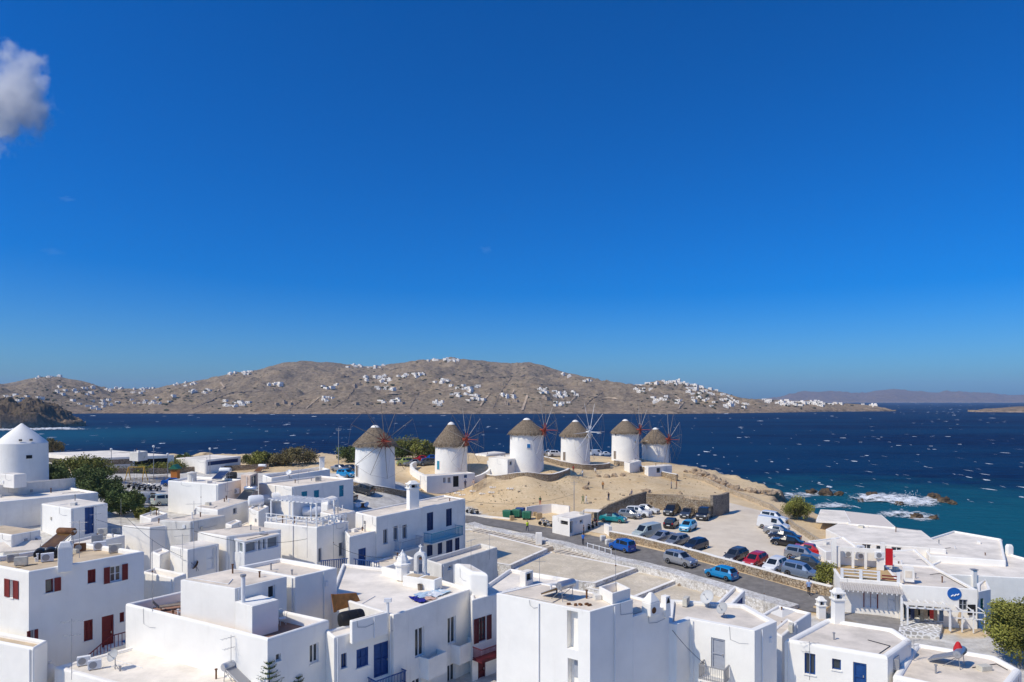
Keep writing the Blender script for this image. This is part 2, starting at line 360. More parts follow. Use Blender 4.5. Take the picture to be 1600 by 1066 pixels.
# ------------------------------------------------------------------ the sea
def sea_material():
    m = bpy.data.materials.new('sea_water'); m.use_nodes = True
    n = m.node_tree.nodes; l = m.node_tree.links; b = n['Principled BSDF']
    b.inputs['Roughness'].default_value = 0.38; b.inputs['IOR'].default_value = 1.33; b.inputs['Specular IOR Level'].default_value = 0.06
    geo = n.new('ShaderNodeNewGeometry')
    def ns(scale, det=6, ro=0.6, st=(1, 1, 1)):
        mp = n.new('ShaderNodeMapping'); mp.inputs['Scale'].default_value = st; mp.inputs['Rotation'].default_value = (0, 0, R(-18)); l.new(geo.outputs['Position'], mp.inputs[0])
        t = n.new('ShaderNodeTexNoise'); t.inputs['Scale'].default_value = scale; t.inputs['Detail'].default_value = det; t.inputs['Roughness'].default_value = ro; l.new(mp.outputs[0], t.inputs['Vector']); return t.outputs['Fac']
    def rng(v, a, b_, c=0.0, d=1.0):
        x = n.new('ShaderNodeMapRange'); x.inputs[1].default_value = a; x.inputs[2].default_value = b_; x.inputs[3].default_value = c; x.inputs[4].default_value = d; l.new(v, x.inputs[0]); return x.outputs[0]
    def mix(f, a, c):
        x = n.new('ShaderNodeMixRGB')
        for s_, v in ((0, f), (1, a), (2, c)):
            if isinstance(v, tuple): x.inputs[s_].default_value = (*v, 1)
            elif isinstance(v, float): x.inputs[s_].default_value = v
            else: l.new(v, x.inputs[s_])
        return x.outputs[0]
    deep = mix(rng(ns(0.06, 7, 0.65, (1, 2.2, 1)), 0.38, 0.62), (0.0003, 0.010, 0.048), (0.0006, 0.026, 0.090))
    far = mix(rng(ns(0.004, 4, 0.6, (1, 2.5, 1)), 0.4, 0.62), deep, (0.0008, 0.034, 0.098))
    def near(cx, cy, r0, r1):
        d = n.new('ShaderNodeVectorMath'); d.operation = 'DISTANCE'; l.new(geo.outputs['Position'], d.inputs[0]); d.inputs[1].default_value = (cx, cy, 0)
        a = n.new('ShaderNodeMath'); a.operation = 'ADD'; l.new(d.outputs['Value'], a.inputs[0]); l.new(rng(ns(0.05, 5), 0.3, 0.7, -22, 22), a.inputs[1])
        return rng(a.outputs[0], r0, r1, 1, 0)
    c = mix(near(88, 128, 30, 105), far, (0.004, 0.088, 0.135))
    c = mix(near(-330, 470, 40, 190), c, (0.002, 0.070, 0.135))
    l.new(c, b.inputs['Base Color'])
    def bump(h, s_, d, prev=None):
        p = n.new('ShaderNodeBump'); p.inputs['Strength'].default_value = s_; p.inputs['Distance'].default_value = d; l.new(h, p.inputs['Height'])
        if prev: l.new(prev, p.inputs['Normal'])
        return p.outputs[0]
    p = bump(ns(0.12, 4, 0.6, (1, 2.4, 1)), 0.9, 1.6)
    p = bump(ns(0.7, 4, 0.6, (1, 1.8, 1)), 0.7, 0.35, p)
    l.new(p, b.inputs['Normal'])
    b.inputs['Specular IOR Level'].default_value = 0.0; b.inputs['Roughness'].default_value = 1.0
    gl = n.new('ShaderNodeBsdfGlossy'); gl.inputs['Roughness'].default_value = 0.35; l.new(p, gl.inputs['Normal'])
    ms = n.new('ShaderNodeMixShader'); ms.inputs[0].default_value = 0.055; l.new(b.outputs[0], ms.inputs[1]); l.new(gl.outputs[0], ms.inputs[2])
    l.new(ms.outputs[0], n['Material Output'].inputs['Surface'])
    return m
SEA_R = 9600.0
_vs = [(0, 0, 0)]; _fs = []; _k = 96; _rad = [60, 200, 500, 1200, 3000, 6000, SEA_R]
for r_ in _rad:
    for i in range(_k): _vs.append((r_ * math.cos(2 * math.pi * i / _k), r_ * math.sin(2 * math.pi * i / _k), 0))
for i in range(_k): _fs.append((0, 1 + i, 1 + (i + 1) % _k))
for j in range(len(_rad) - 1):
    for i in range(_k): _fs.append((1 + j * _k + i, 1 + (j + 1) * _k + i, 1 + (j + 1) * _k + (i + 1) % _k, 1 + j * _k + (i + 1) % _k))
SEA = MB().add(_vs, _fs).build('sea', sea_material()); tag(SEA, 'deep blue choppy sea of the bay', kind='structure')

# whitecaps: little ragged patches of foam, each lying on a wave
FOAM = mat('foam', (0.58, 0.62, 0.66), 0.9)
random.seed(5)
_mb = MB()
def foam_patch(mb, x, y, L, W_, h, z=0.03, a=0.0):
    """a breaking crest: a low ragged wedge, steep towards the viewer, trailing off behind"""
    n = 9; cs, sn = math.cos(a), math.sin(a); up = []; lo = []; bk = []
    for i in range(n):
        t = i / (n - 1); e = math.sin(math.pi * t) ** 0.7 * rnd(.45, 1) + .02; X = (t - .5) * L; o = W_ * rnd(-.3, .3)
        lo.append((x + X * cs - (o - W_ * e * .4) * sn, y + X * sn + (o - W_ * e * .4) * cs, z)); up.append((x + X * cs - o * sn, y + X * sn + o * cs, z + h * e))
        bk.append((x + X * cs - (o + W_ * e) * sn, y + X * sn + (o + W_ * e) * cs, z))
    mb.add(lo + up + bk, [(i, i + 1, n + i + 1, n + i) for i in range(n - 1)] + [(n + i, n + i + 1, 2 * n + i + 1, 2 * n + i) for i in range(n - 1)])
for k in range(700):
    py = HY + 19 + 150 * random.random() ** 1.4; px = rnd(-40, 1640)
    v = at_z(px, py, 0.0)
    if v.y > 1280 or (v.y < 262 and -150 < v.x < 110 and _SD[int(min(len(_ys) - 1, max(0, v.y - GY0))), int(v.x - GX0)] > -10): continue
    s_ = v.y / F
    big = random.random() ** 5; L = (.5 + 9 * big + rnd(0, 1.3)) * s_
    foam_patch(_mb, v.x, v.y, L, rnd(.8, 2.5) * (1 + v.y / 400), s_ * (.07 + .7 * big) * rnd(.5, 1.2), a=rnd(-.35, .2))
for k in range(60):   # open water towards the horizon
    py = HY + rnd(5, 22); px = rnd(1390, 1640); v = at_z(px, py, 0); s_ = v.y / F
    foam_patch(_mb, v.x, v.y, s_ * rnd(1, 3.5), s_ * 4, s_ * rnd(.06, .22), a=rnd(-.3, .2))
tag(_mb.build('whitecaps', FOAM), 'scattered whitecaps on the windy bay', kind='stuff')
# ------------------------------------------------------------------ far land across the bay
def interp(tab, x):
    if x <= tab[0][0]: return tab[0][1]
    for (a, b), (c, d) in zip(tab[:-1], tab[1:]):
        if x <= c: t = (x - a) / (c - a); return b + (d - b) * t
    return tab[-1][1]
def hill_material(name, c0, c1, c2, green=0.35, sc=1.0):
    m = bpy.data.materials.new(name); m.use_nodes = True
    n = m.node_tree.nodes; l = m.node_tree.links; b = n['Principled BSDF']; b.inputs['Roughness'].default_value = 1.0; b.inputs['Specular IOR Level'].default_value = 0.05
    geo = n.new('ShaderNodeNewGeometry')
    def ns(s_, det=8, ro=0.65):
        t = n.new('ShaderNodeTexNoise'); t.inputs['Scale'].default_value = s_ * sc; t.inputs['Detail'].default_value = det; t.inputs['Roughness'].default_value = ro; l.new(geo.outputs['Position'], t.inputs['Vector']); return t.outputs['Fac']
    def ramp(f, a, b_, p0, p1):
        r = n.new('ShaderNodeValToRGB'); r.color_ramp.elements[0].position = p0; r.color_ramp.elements[1].position = p1
        r.color_ramp.elements[0].color = (*a, 1); r.color_ramp.elements[1].color = (*b_, 1); l.new(f, r.inputs[0]); return r.outputs[0]
    def mix(f, a, c):
        x = n.new('ShaderNodeMixRGB'); l.new(f, x.inputs[0]); l.new(a, x.inputs[1]); l.new(c, x.inputs[2]); return x.outputs[0]
    base = ramp(ns(0.012), c0, c1, 0.35, 0.65)
    speck = ramp(ns(0.12, 9, 0.8), tuple(x * 0.42 for x in c0), c2, 0.36, 0.62)
    x1 = n.new('ShaderNodeMixRGB'); x1.inputs[0].default_value = 0.55; l.new(base, x1.inputs[1]); l.new(speck, x1.inputs[2])
    gr = n.new('ShaderNodeRGB'); gr.outputs[0].default_value = (0.05, 0.055, 0.028, 1)
    v = n.new('ShaderNodeTexVoronoi'); v.inputs['Scale'].default_value = 0.07 * sc; l.new(geo.outputs['Position'], v.inputs['Vector'])
    sh = n.new('ShaderNodeMapRange'); sh.inputs[1].default_value = 0.33; sh.inputs[2].default_value = 0.2; sh.inputs[3].default_value = 0; sh.inputs[4].default_value = green; l.new(v.outputs['Distance'], sh.inputs[0])
    pm = n.new('ShaderNodeMath'); pm.operation = 'MULTIPLY'; l.new(sh.outputs[0], pm.inputs[0]); l.new(ramp(ns(0.006, 4), (0, 0, 0), (1, 1, 1), 0.42, 0.6), pm.inputs[1])
    c = mix(pm.outputs[0], x1.outputs[0], gr.outputs[0])
    sp = n.new('ShaderNodeSeparateXYZ'); l.new(geo.outputs['Position'], sp.inputs[0])
    cz = n.new('ShaderNodeMapRange'); cz.inputs[1].default_value = 12; cz.inputs[2].default_value = 2; l.new(sp.outputs[2], cz.inputs[0])
    tan = ramp(ns(0.08, 6, 0.8), (0.10, 0.075, 0.05), (0.42, 0.31, 0.21), 0.35, 0.6)
    c = mix(cz.outputs[0], c, tan)
    l.new(c, b.inputs['Base Color'])
    bp = n.new('ShaderNodeBump'); bp.inputs['Strength'].default_value = 1.0; bp.inputs['Distance'].default_value = 6.0 / sc; l.new(ns(0.05, 9, 0.75), bp.inputs['Height']); l.new(bp.outputs[0], b.inputs['Normal'])
    return m
class FarLand:
    """a real hill: shore at distance yc(px), crest at distance yr(px) whose height gives the skyline"""
    def __init__(s, name, px0, px1, step, shore, crest, sky, rough, mat_, seed, nt=46, back=0.5, concave=0.85, label='', crag=2.0):
        s.crag = crag
        s.shore, s.crest, s.sky, s.rough, s.seed, s.con = shore, crest, sky, rough, seed, concave
        s.p0, s.p1 = px0, px1
        cols = np.arange(px0, px1 + .1, step); ts = list(np.linspace(-0.03, 1, nt)) + list(np.linspace(1.05, 1 + back, 8))
        vs = []
        for t in ts:
            for px in cols: vs.append(s.pt(px, t))
        me = bpy.data.meshes.new(name); me.from_pydata(vs, [], grid_faces(len(ts), len(cols))); me.materials.append(mat_)
        me.polygons.foreach_set('use_smooth', [True] * len(me.polygons))
        o = bpy.data.objects.new(name, me); COL.objects.link(o); tag(o, label, kind='structure'); s.ob = o
    def pt(s, px, t):
        ys = H * F / (interp(s.shore, px) - HY); yr = ys + interp(s.crest, px); Y = ys + t * (yr - ys); X = (px - HX) * Y / F
        zc = max(3.0, H + (HY - interp(s.sky, px)) * yr / F)
        if t < 0: z = -4
        elif t <= 1: z = zc * (t ** s.con) * 1.0 + 2.5 * min(1, t * 25) * (1 - t)
        else: z = zc * max(0, 1 - ((t - 1) / 0.5) ** 1.3)
        if t > 0:
            e = min(1, t * 5) * min(1, (zc + 10) / 60)
            e2 = e * (1 if t < .9 else .35)
            z += s.rough * e2 * (fbm(X, Y, 0.004, 4, s.seed) + 0.35 * fbm(X, Y, 0.02, 4, s.seed + 5)) + s.crag * min(1, t * 8) * (1 if t < .97 else .4) * fbm(X, Y, 0.055, 5, s.seed + 9)
            z = max(z, 0.6)
        return (X, Y, z)
    def hit(s, px, py):
        lo = None
        for i in range(1, 120):
            t = i / 119; p = s.pt(px, t); y = HY - (p[2] - H) * F / p[1]
            if y <= py: return Vector(p)
        return Vector(s.pt(px, 0.97))
HILLM = hill_material('hill_scrub', (0.165, 0.125, 0.088), (0.40, 0.285, 0.165), (0.46, 0.37, 0.265), 0.98)
_sky = [(-80,602),(0,600),(30,594),(55,589),(75,587),(95,589),(125,596),(165,607),(205,608),(250,606),(300,597),(350,588),(400,580),(425,573),(445,569),(470,567.5),(530,569),(575,573),(600,572),(640,566),(690,563),(740,561.5),(770,564),(800,568),(826,567.5),(850,573),(875,580),(900,586),(930,593),(965,598),(1000,601),(1030,598),(1055,595),(1080,599),(1110,607),(1135,614),(1160,620),(1200,624),(1250,627),(1300,629),(1340,631),(1370,634),(1390,639),(1400,642)]
_shore = [(-80,648),(0,648),(160,646),(400,647),(700,647),(900,646.5),(1050,647),(1180,645.5),(1300,643.5),(1400,642.8)]
_crest = [(-80,900),(100,1000),(200,800),(450,950),(700,1000),(900,850),(1050,550),(1150,330),(1250,220),(1340,150),(1380,60),(1400,20)]
HILL = FarLand('hills', -80, 1400, 2.5, _shore, _crest, _sky, 26, HILLM, 2.3, nt=90, label='brown scrub covered hills across the bay')
ISLM = hill_material('island_scrub', (0.19, 0.13, 0.095), (0.24, 0.165, 0.115), (0.27, 0.20, 0.15), 0.2, 0.25)
FarLand('hills', 1120, 1700, 6, [(1100,629.2),(1700,629.2)], [(1100,1200),(1700,1200)],
        [(1120,628),(1190,624),(1235,616),(1270,612),(1300,613),(1340,617),(1370,611),(1395,608),(1420,610),(1460,614),(1500,612),(1540,614),(1570,617),(1600,616),(1700,620)], 40, ISLM, 9.1, nt=20, label='faint violet island hills on the horizon at the right').ob.name = 'island_hills'
FarLand('islet', 1512, 1720, 3, [(1512,643.6),(1530,644),(1720,646)], [(1512,20),(1560,120),(1720,200)], [(1512,642.6),(1540,639),(1570,637),(1600,635),(1720,628)], 4, hill_material('islet_scrub', (0.24, 0.165, 0.10), (0.32, 0.22, 0.14), (0.33, 0.25, 0.18), 0.2), 4.4, nt=24, label='low tan islet at the right edge')
CLIFFM = hill_material('cliff_rock', (0.105, 0.085, 0.06), (0.19, 0.14, 0.095), (0.22, 0.165, 0.115), 0.6, 2.5)
HEADL = FarLand('headland', -120, 134, .9, [(-120,670),(0,671),(60,669),(100,667),(134,666)], [(-120,170),(60,120),(100,60),(134,12)],
        [(-120,612),(0,626),(30,629),(60,632),(80,638),(95,645),(110,652),(122,659),(134,665.4)], 16, CLIFFM, 6.2, nt=110, concave=0.42, crag=9.0, label='dark rocky headland on the left shore')
# pale tracks climbing the hill, draped on it
TRACK = mat('dirt_track', (0.46, 0.35, 0.24), 1.0, var=0.15, vscale=0.1)
def drape_track(pts, wpx):
    L = []; Rr = []
    P = []
    for (a, b), (c, d) in zip(pts[:-1], pts[1:]):
        for i in range(6): t = i / 6; P.append((a + (c - a) * t, b + (d - b) * t))
    P.append(pts[-1])
    for x, y in P:
        v = HILL.hit(x - wpx / 2, y); u = HILL.hit(x + wpx / 2, y); L.append(v + Vector((0, 0, 1.6))); Rr.append(u + Vector((0, 0, 1.6)))
    n = len(P); mb = MB().add(L + Rr, [(i, n + i, n + i + 1, i + 1) for i in range(n - 1)])
    tag(mb.build('dirt_track', TRACK), kind='structure')
for pts, w_ in [([(824,620),(820,632),(816,643)], 3.5), ([(764,617),(757,628),(750,636)], 3), ([(345,599),(350,607),(340,612)], 3), ([(893,628),(900,620),(902,616)], 2),
                ([(805,610),(800,617)], 2), ([(478,640),(490,630),(500,622)], 1.6), ([(560,616),(640,618),(665,612)], 1.2), ([(660,603),(690,612),(720,611)], 1.4), ([(1055,620),(1068,630),(1060,640)], 2.2),
                ([(978,600),(1010,606),(1040,618)], 1.2), ([(905,617),(960,625),(985,632)], 1.1), ([(560,572),(610,577),(650,572)], 1.0)]: drape_track(pts, w_)

# ------------------------------------------------------------------ far houses
random.seed(11)
FARW = mat('far_white_wall', (0.88, 0.82, 0.73), 0.9); FARS = mat('far_stone_wall', (0.42, 0.32, 0.23), 0.95, var=0.2, vscale=0.3); FARWIN = mat('far_window', (0.05, 0.06, 0.08), 0.4)
def far_house(land, px, py, wpx, hpx, label, group, m=None, windows=True):
    v = land.hit(px, py); s_ = v.y / F; w_ = wpx * s_; h_ = max(3.0, hpx * s_ * .72); d_ = max(6.0, w_ * rnd(.55, .9)); rz = rnd(-.95, .05)
    t = thing('house', label, 'house', (v.x, v.y, v.z), group, local=True, rz=rz); m = m or FARW
    mb = MB(); mb.box((0, d_ / 2, (h_ - 3) / 2), (w_, d_, h_ + 3)).build('wall', m, t)
    top = h_
    if w_ > 9 and rnd(0, 1) < .6:
        f_ = rnd(.3, .55); ox = rnd(-.5, .5) * w_ * (1 - f_); hh = rnd(1.8, 2.8)
        MB().box((ox, d_ * .6, h_ + hh / 2 - .01), (w_ * f_, d_ * .6, hh)).build('upper_storey', m, t)
    if windows:
        n = max(1, int(w_ / 4.2)); rows = max(1, int(h_ / 3.0))
        for r_ in range(rows):
            for i in range(n):
                x = (i + .5) / n * w_ - w_ / 2 + rnd(-.4, .4); z = r_ * 2.9 + rnd(.9, 1.2)
                MB().box((x, -0.02, z + .6), (rnd(.9, 1.6), 0.12, rnd(1.2, 1.9))).build('window', FARWIN, t)
    return t
# (centre x, y, half width, half height of the cluster in the photo, houses, width range, height range, place)
CL = [(75,590,24,2.5,6,(4,8),(3,5),'on top of the small hill at the far left'), (35,628,34,8,16,(5,10),(3,5),'in the village low on the far left slope'),
 (110,612,40,6,12,(4,9),(3,4),'scattered below the small far left hill'), (150,633,40,8,14,(5,10),(3,5),'by the water left of the bay'), (205,610,42,5,14,(4,9),(3,4),'along the saddle between the two hills'),
 (235,628,40,8,12,(5,10),(3,5),'on the slope right of the saddle'), (290,601,22,3,7,(5,9),(3,4),'on the shoulder left of the big hill'), (312,612,16,3,4,(7,12),(3,4),'below the shoulder left of the big hill'),
 (378,584,24,3,7,(5,10),(3,5),'strung along the left crest of the big hill'), (425,604,12,3,4,(8,13),(4,6),'alone on the brown left flank'), (366,634,22,6,9,(7,13),(4,6),'in the stacked white complex above the shore at left'),
 (510,607,14,2.5,4,(7,12),(4,5),'on the upper slope left of centre'), (514,626,14,4,5,(6,10),(4,6),'above the shore left of centre'), (570,573,32,3,10,(4,8),(3,4),'on the crest left of the summit'),
 (588,593,22,5,9,(6,11),(4,5),'in the big cluster under the crest'), (605,606,18,5,8,(6,11),(3,5),'in the lower half of the big central cluster'), (640,588,24,3,7,(6,11),(4,5),'in the row right of the big cluster'),
 (690,563,26,2.5,9,(5,9),(4,5),'on the summit of the big hill'), (683,598,16,3,5,(7,11),(4,5),'in the middle of the slope'), (727,608,24,4,8,(7,12),(4,5),'in the terrace row under the summit'),
 (725,618,24,3,7,(7,12),(3,4),'in the second terrace row under the summit'), (738,626,20,3,5,(7,12),(4,5),'in the third terrace row under the summit'), (605,629,20,3,5,(8,13),(4,5),'above the shore in front of the first mills'),
 (681,633,8,3,3,(8,12),(5,8),'bright at the shore behind the second mill'), (790,621,14,2,4,(8,12),(4,5),'in the low row right of centre'), (850,613,16,3,5,(6,10),(4,5),'on the slope right of centre'),
 (883,620,18,5,9,(6,10),(4,6),'in the stepped cluster above the third mill'), (875,633,14,3,5,(7,11),(4,5),'near the shore above the third mill'), (886,588,8,2,2,(6,9),(4,6),'on the right shoulder'), (920,595,10,2,3,(4,7),(3,4),'small on the right shoulder'),
 (1008,600,18,2.5,6,(6,10),(3,5),'on the crest left of the right-hand village'), (1004,612,14,3,5,(6,10),(4,5),'on the slope left of the right-hand village'), (1040,627,22,5,9,(6,11),(4,5),'in the lower part of the right-hand village'),
 (1062,598,26,4,12,(5,9),(4,5),'on the crest of the right-hand village'), (1095,607,26,6,13,(5,9),(4,5),'in the steep right-hand village'), (1110,622,36,6,16,(5,10),(4,5),'in the terraces of the right-hand village'),
 (1135,633,34,5,11,(6,11),(4,5),'by the shore of the right-hand village'), (1215,630,26,3,8,(7,13),(4,6),'on the low point'), (1255,632,30,3,12,(7,14),(3,5),'in the long row on the low point'), (1290,631,26,2,7,(7,12),(3,4),'near the tip of the low point'), (1360,633,12,1.5,3,(5,9),(2,3),'at the very tip of the low point')]
for cx, cy, hw, hh, n, (w0, w1), (h0, h1), place in CL:
    done = []
    tries = 0
    while len(done) < n and tries < 400:
        tries += 1; x = cx + rnd(-hw, hw); y = cy + rnd(-hh, hh); y = max(y, interp(_sky, x) + 0.6)
        if any(abs(x - a) < w0 * .75 and abs(y - b) < 1.6 for a, b in done): continue
        done.append((x, y)); far_house(HILL, x, y, rnd(w0, w1) * .82, rnd(h0, h1) * .85, 'small white flat-roofed house ' + place, 'white houses ' + place, windows=rnd(0, 1) < .75)
for x, y, w_ in [(552,605,8),(560,602,6),(553,633,9),(578,633,5),(610,633,12),(625,632,9),(783,603,6),(790,633,8),(804,630,9),(850,625,12),(430,634,8),(442,632,8),(452,633,7)]:
    far_house(HILL, x, y, w_, 5, 'tan stone house on the brown slope across the bay', 'tan stone houses across the bay', FARS)

# scrub and garden trees round the houses, too many and too small to count; long dry stone field walls
random.seed(77); _m = MB()
for cx, cy, hw, hh, n, *_r in CL:
    for k in range(int(n * 1.3)):
        x = cx + random.gauss(0, hw * .9); y = cy + random.gauss(0, hh * 1.1) + 1
        if not (-70 < x < 1380) or y < interp(_sky, x) + 1.2 or y > interp(_shore, x) - 2: continue
        v = HILL.hit(x, y); r_ = rnd(1.2, 2.6); _m.sphere((v.x, v.y, v.z + r_ * .4), r_, 6, 4, (rnd(1, 2.2), 1, rnd(.6, .9)))
for k in range(900):
    x = rnd(0, 1180); y = rnd(575, 642)
    if y < interp(_sky, x) + 2 or y > interp(_shore, x) - 3 or fbm(x, y * 3, .02, 3, 4.0) < .05: continue
    v = HILL.hit(x, y); r_ = rnd(.6, 1.5); _m.sphere((v.x, v.y, v.z + r_ * .3), r_, 5, 3, (rnd(1, 2), 1, .7))
tag(_m.build('hillside_scrub', mat('far_scrub', (.055, .060, .030), .95, var=.3, vscale=.05)), 'dark scrub dotted over the hills across the bay', kind='stuff')
FWALL = mat('field_wall_stone', (.22, .165, .125), 1.0)
for pts in [[(150, 622), (230, 628), (330, 640)], [(250, 612), (300, 625), (320, 640)], [(400, 595), (440, 612), (470, 640)], [(452, 640), (470, 628), (500, 622)], [(520, 640), (545, 622), (560, 600)], [(640, 640), (650, 622), (640, 606)], [(770, 640), (785, 610), (800, 590)], [(830, 600), (860, 603), (930, 606), (985, 620)], [(910, 640), (925, 625), (945, 612)], [(940, 625), (1000, 628), (1040, 640)], [(700, 585), (760, 592), (830, 588)], [(470, 580), (530, 590), (560, 588)], [(300, 640), (360, 615), (420, 612)]]:
    _q = []
    for (a, b), (c, d) in zip(pts[:-1], pts[1:]):
        for i in range(14): _q.append(HILL.hit(a + (c - a) * i / 14, max(b + (d - b) * i / 14, interp(_sky, a + (c - a) * i / 14) + 1)))
    _w = MB()
    for a, b in zip(_q[:-1], _q[1:]):
        if (b - a).length < 160: _w.hexa([a + Vector((-.4, 0, -2)), b + Vector((-.4, 0, -2)), b + Vector((.4, 0, -2)), a + Vector((.4, 0, -2)), a + Vector((-.4, 0, .9)), b + Vector((-.4, 0, .9)), b + Vector((.4, 0, .9)), a + Vector((.4, 0, .9))])
    if _w.v: tag(_w.build('field_wall', FWALL), 'long dry stone field wall crossing the far hillside', 'wall', 'field walls on the far hillside')
# ------------------------------------------------------------------ windmills
random.seed(21)
def windmill(px, base_y, Y, dia, eave_y, apex_y, theta, spoke, hubm, label, sparm=None, openings=(), n_sp=12, cap=True, phase=0.0, sag=0.0):
    b = at_Y(px, base_y, Y); z0 = min(ground_z(b.x + dia * .55 * math.cos(q), b.y + dia * .55 * math.sin(q)) for q in np.linspace(0, 6.3, 16)) - 0.6; ze = H - (eave_y - HY) * Y / F; za = H - (apex_y - HY) * Y / F
    t = thing('windmill', label, 'windmill', (b.x, b.y, z0), 'round thatched windmills'); r0 = dia / 2; r1 = r0 * 0.955
    mb = MB(); k = 40; rings = 9; vs = []
    for j in range(rings):
        f_ = j / (rings - 1); z = z0 + (ze + .25 - z0) * f_; rr = r0 + (r1 - r0) * f_
        for i in range(k):
            a = 2 * math.pi * i / k; q = rr + 0.035 * noise.noise(Vector((b.x + math.cos(a) * 2, b.y + math.sin(a) * 2, z * .6))); vs.append((b.x + q * math.cos(a), b.y + q * math.sin(a), z))
    fs = [(j * k + i, j * k + (i + 1) % k, (j + 1) * k + (i + 1) % k, (j + 1) * k + i) for j in range(rings - 1) for i in range(k)]
    mb.add(vs, fs + [tuple(range((rings - 1) * k, rings * k))]).build('tower', WHITE2, t, smooth=True)
    # thatched cone with a ragged fringe
    mb = MB(); k = 60; vs = []; hh = za - ze; prof = [(1.13, -.17), (1.09, -.01), (.84, .26), (.60, .50), (.36, .74), (.17, .91), (.05, .985)]
    for j, (rr, q) in enumerate(prof):
        for i in range(k):
            a = 2 * math.pi * i / k; jit = rnd(-.16, .10) if j == 0 else 0; lump = 1 + .035 * noise.noise(Vector((math.cos(a) * 3 + px, math.sin(a) * 3, j * .9))) + rnd(-.014, .014)
            vs.append((b.x + r1 * rr * lump * math.cos(a), b.y + r1 * rr * lump * math.sin(a), ze + q * hh + jit * (hh * .35)))
    fs = [(j * k + i, j * k + (i + 1) % k, (j + 1) * k + (i + 1) % k, (j + 1) * k + i) for j in range(len(prof) - 1) for i in range(k)] + [tuple(range((len(prof) - 1) * k, len(prof) * k))]
    mb.add(vs, fs).build('thatched_roof', THATCH, t, smooth=False)
    st = MB()      # loose straw lying down the slope and hanging over the eave
    for q in range(620):
        a = rnd(0, 6.283); f0 = random.random() ** .6; rr0 = r1 * (.10 + 1.0 * f0); zz = lambda r_: ze + hh * (1 - (r_ / r1 - .05) / 1.03); L_ = rnd(.35, .9); rr1 = rr0 + L_ * .75
        p0 = Vector((b.x + rr0 * math.cos(a), b.y + rr0 * math.sin(a), zz(rr0) + .03)); p1 = Vector((b.x + rr1 * math.cos(a + rnd(-.03, .03)), b.y + rr1 * math.sin(a), zz(rr1) + rnd(.0, .14) - (.25 if rr1 > r1 * 1.1 else 0))); sd = Vector((-math.sin(a), math.cos(a), 0)) * rnd(.05, .13)
        st.add([p0 - sd, p0 + sd, p1 + sd * .4, p1 - sd * .4], [(0, 1, 2, 3)])
    tag(st.build('loose_straw', THATCH, t), kind='stuff')
    if cap:
        c = MB(); c.lathe([(r1 * .24, ze + hh * .84), (r1 * .22, ze + hh * .88), (r1 * .13, ze + hh * .96), (.04, ze + hh * .995)], (b.x, b.y, 0), 14); c.build('roof_cap', WHITE, t, smooth=True)
    # sail wheel
    ax = Vector((math.sin(theta), -math.cos(theta), 0)); side = Vector((0, 0, 1)).cross(ax).normalized(); up = Vector((0, 0, 1))
    hubz = ze + hh * .16; hub = Vector((b.x, b.y, hubz)) + ax * (r1 + 0.35)
    MB().tube(Vector((b.x, b.y, hubz)) + ax * (r1 * .3), hub + ax * .5, .24, .2, 10).build('axle', hubm, t)
    tip = hub + ax * 3.3
    MB().tube(hub + ax * .5, tip, .10, .05).build('bowsprit', hubm, t)
    hb = MB()
    hb.lathe([(.5, -.16), (.5, .16)], hub + ax * .25, 12, ax)
    for i in range(6):
        a = math.pi * i / 6 + phase; d_ = side * math.cos(a) + up * math.sin(a); hb.tube(hub + ax * .25 - d_ * 1.5, hub + ax * .25 + d_ * 1.5, .085, k=5)
    hb.build('wheel_hub', hubm, t)
    tips = []
    for i in range(n_sp):
        a = 2 * math.pi * i / n_sp + phase + rnd(-.04, .04); d_ = side * math.cos(a) + up * math.sin(a); q = hub + ax * .25 + d_ * spoke * rnd(.93, 1.0); tips.append(q)
        MB().tube(hub + ax * .25 + d_ * .4, q, .065, .035, 5).build('spoke', sparm or (PALEW if i % 2 else TIMBER), t)
    rp = MB()
    for i in range(n_sp):
        rp.tube(tips[i], tips[(i + 1) % n_sp], .014, k=4); rp.tube(tips[i], tip, .012, k=4)
    rp.build('rigging', TIMBER, t)
    for (ox, oy, w_, h_, m) in openings:      # opening seen at this pixel on the tower
        a_ = (ox - HX) / F; bb = -2 * (a_ * b.x + b.y); aa = 1 + a_ * a_; cc = b.x ** 2 + b.y ** 2 - (r0 * .975) ** 2
        Yh = (-bb - math.sqrt(max(0, bb * bb - 4 * aa * cc))) / (2 * aa); p = Vector((a_ * Yh, Yh, H - (oy - HY) * Yh / F)); nrm = Vector((p.x - b.x, p.y - b.y, 0)).normalized(); rz = math.atan2(nrm.x, -nrm.y) 
        fr = MB(); c = p + nrm * .0; fr.box((c.x, c.y, c.z), (w_ + .16, .16, h_ + .16), rz).build('window_frame' if h_ < 1.5 else 'door_frame', WPAINT, t)
        c = p + nrm * .05; MB().box((c.x, c.y, c.z), (w_, .10, h_), rz).build('window' if h_ < 1.5 else 'door', m, t)
    return t, b, r0
MILLS = []
MILLS.append(windmill(586, 752, 124, 7.3, 692, 664, R(35), 6.9, REDW, 'nearest windmill with broad drooping thatch and wheel turned towards the viewer', TIMBER, [(558, 736, .8, 2.0, TIMBER)], phase=.1))
MILLS.append(windmill(705, 736, 147, 7.1, 691, 659, R(58), 7.2, REDW, 'windmill with red wheel behind the whitewashed shop, second from the left of the row', None, [(685, 727, .7, 1.8, TURQ), (687, 694, .4, .8, SKYB)], phase=.2))
MILLS.append(windmill(823, 731, 146, 7.4, 675, 653, R(64), 6.8, REDW, 'windmill with one small blue window above a low white annexe', None, [(826, 697, .65, .8, SKYB), (799, 683, .4, .7, TIMBER)], phase=.3))
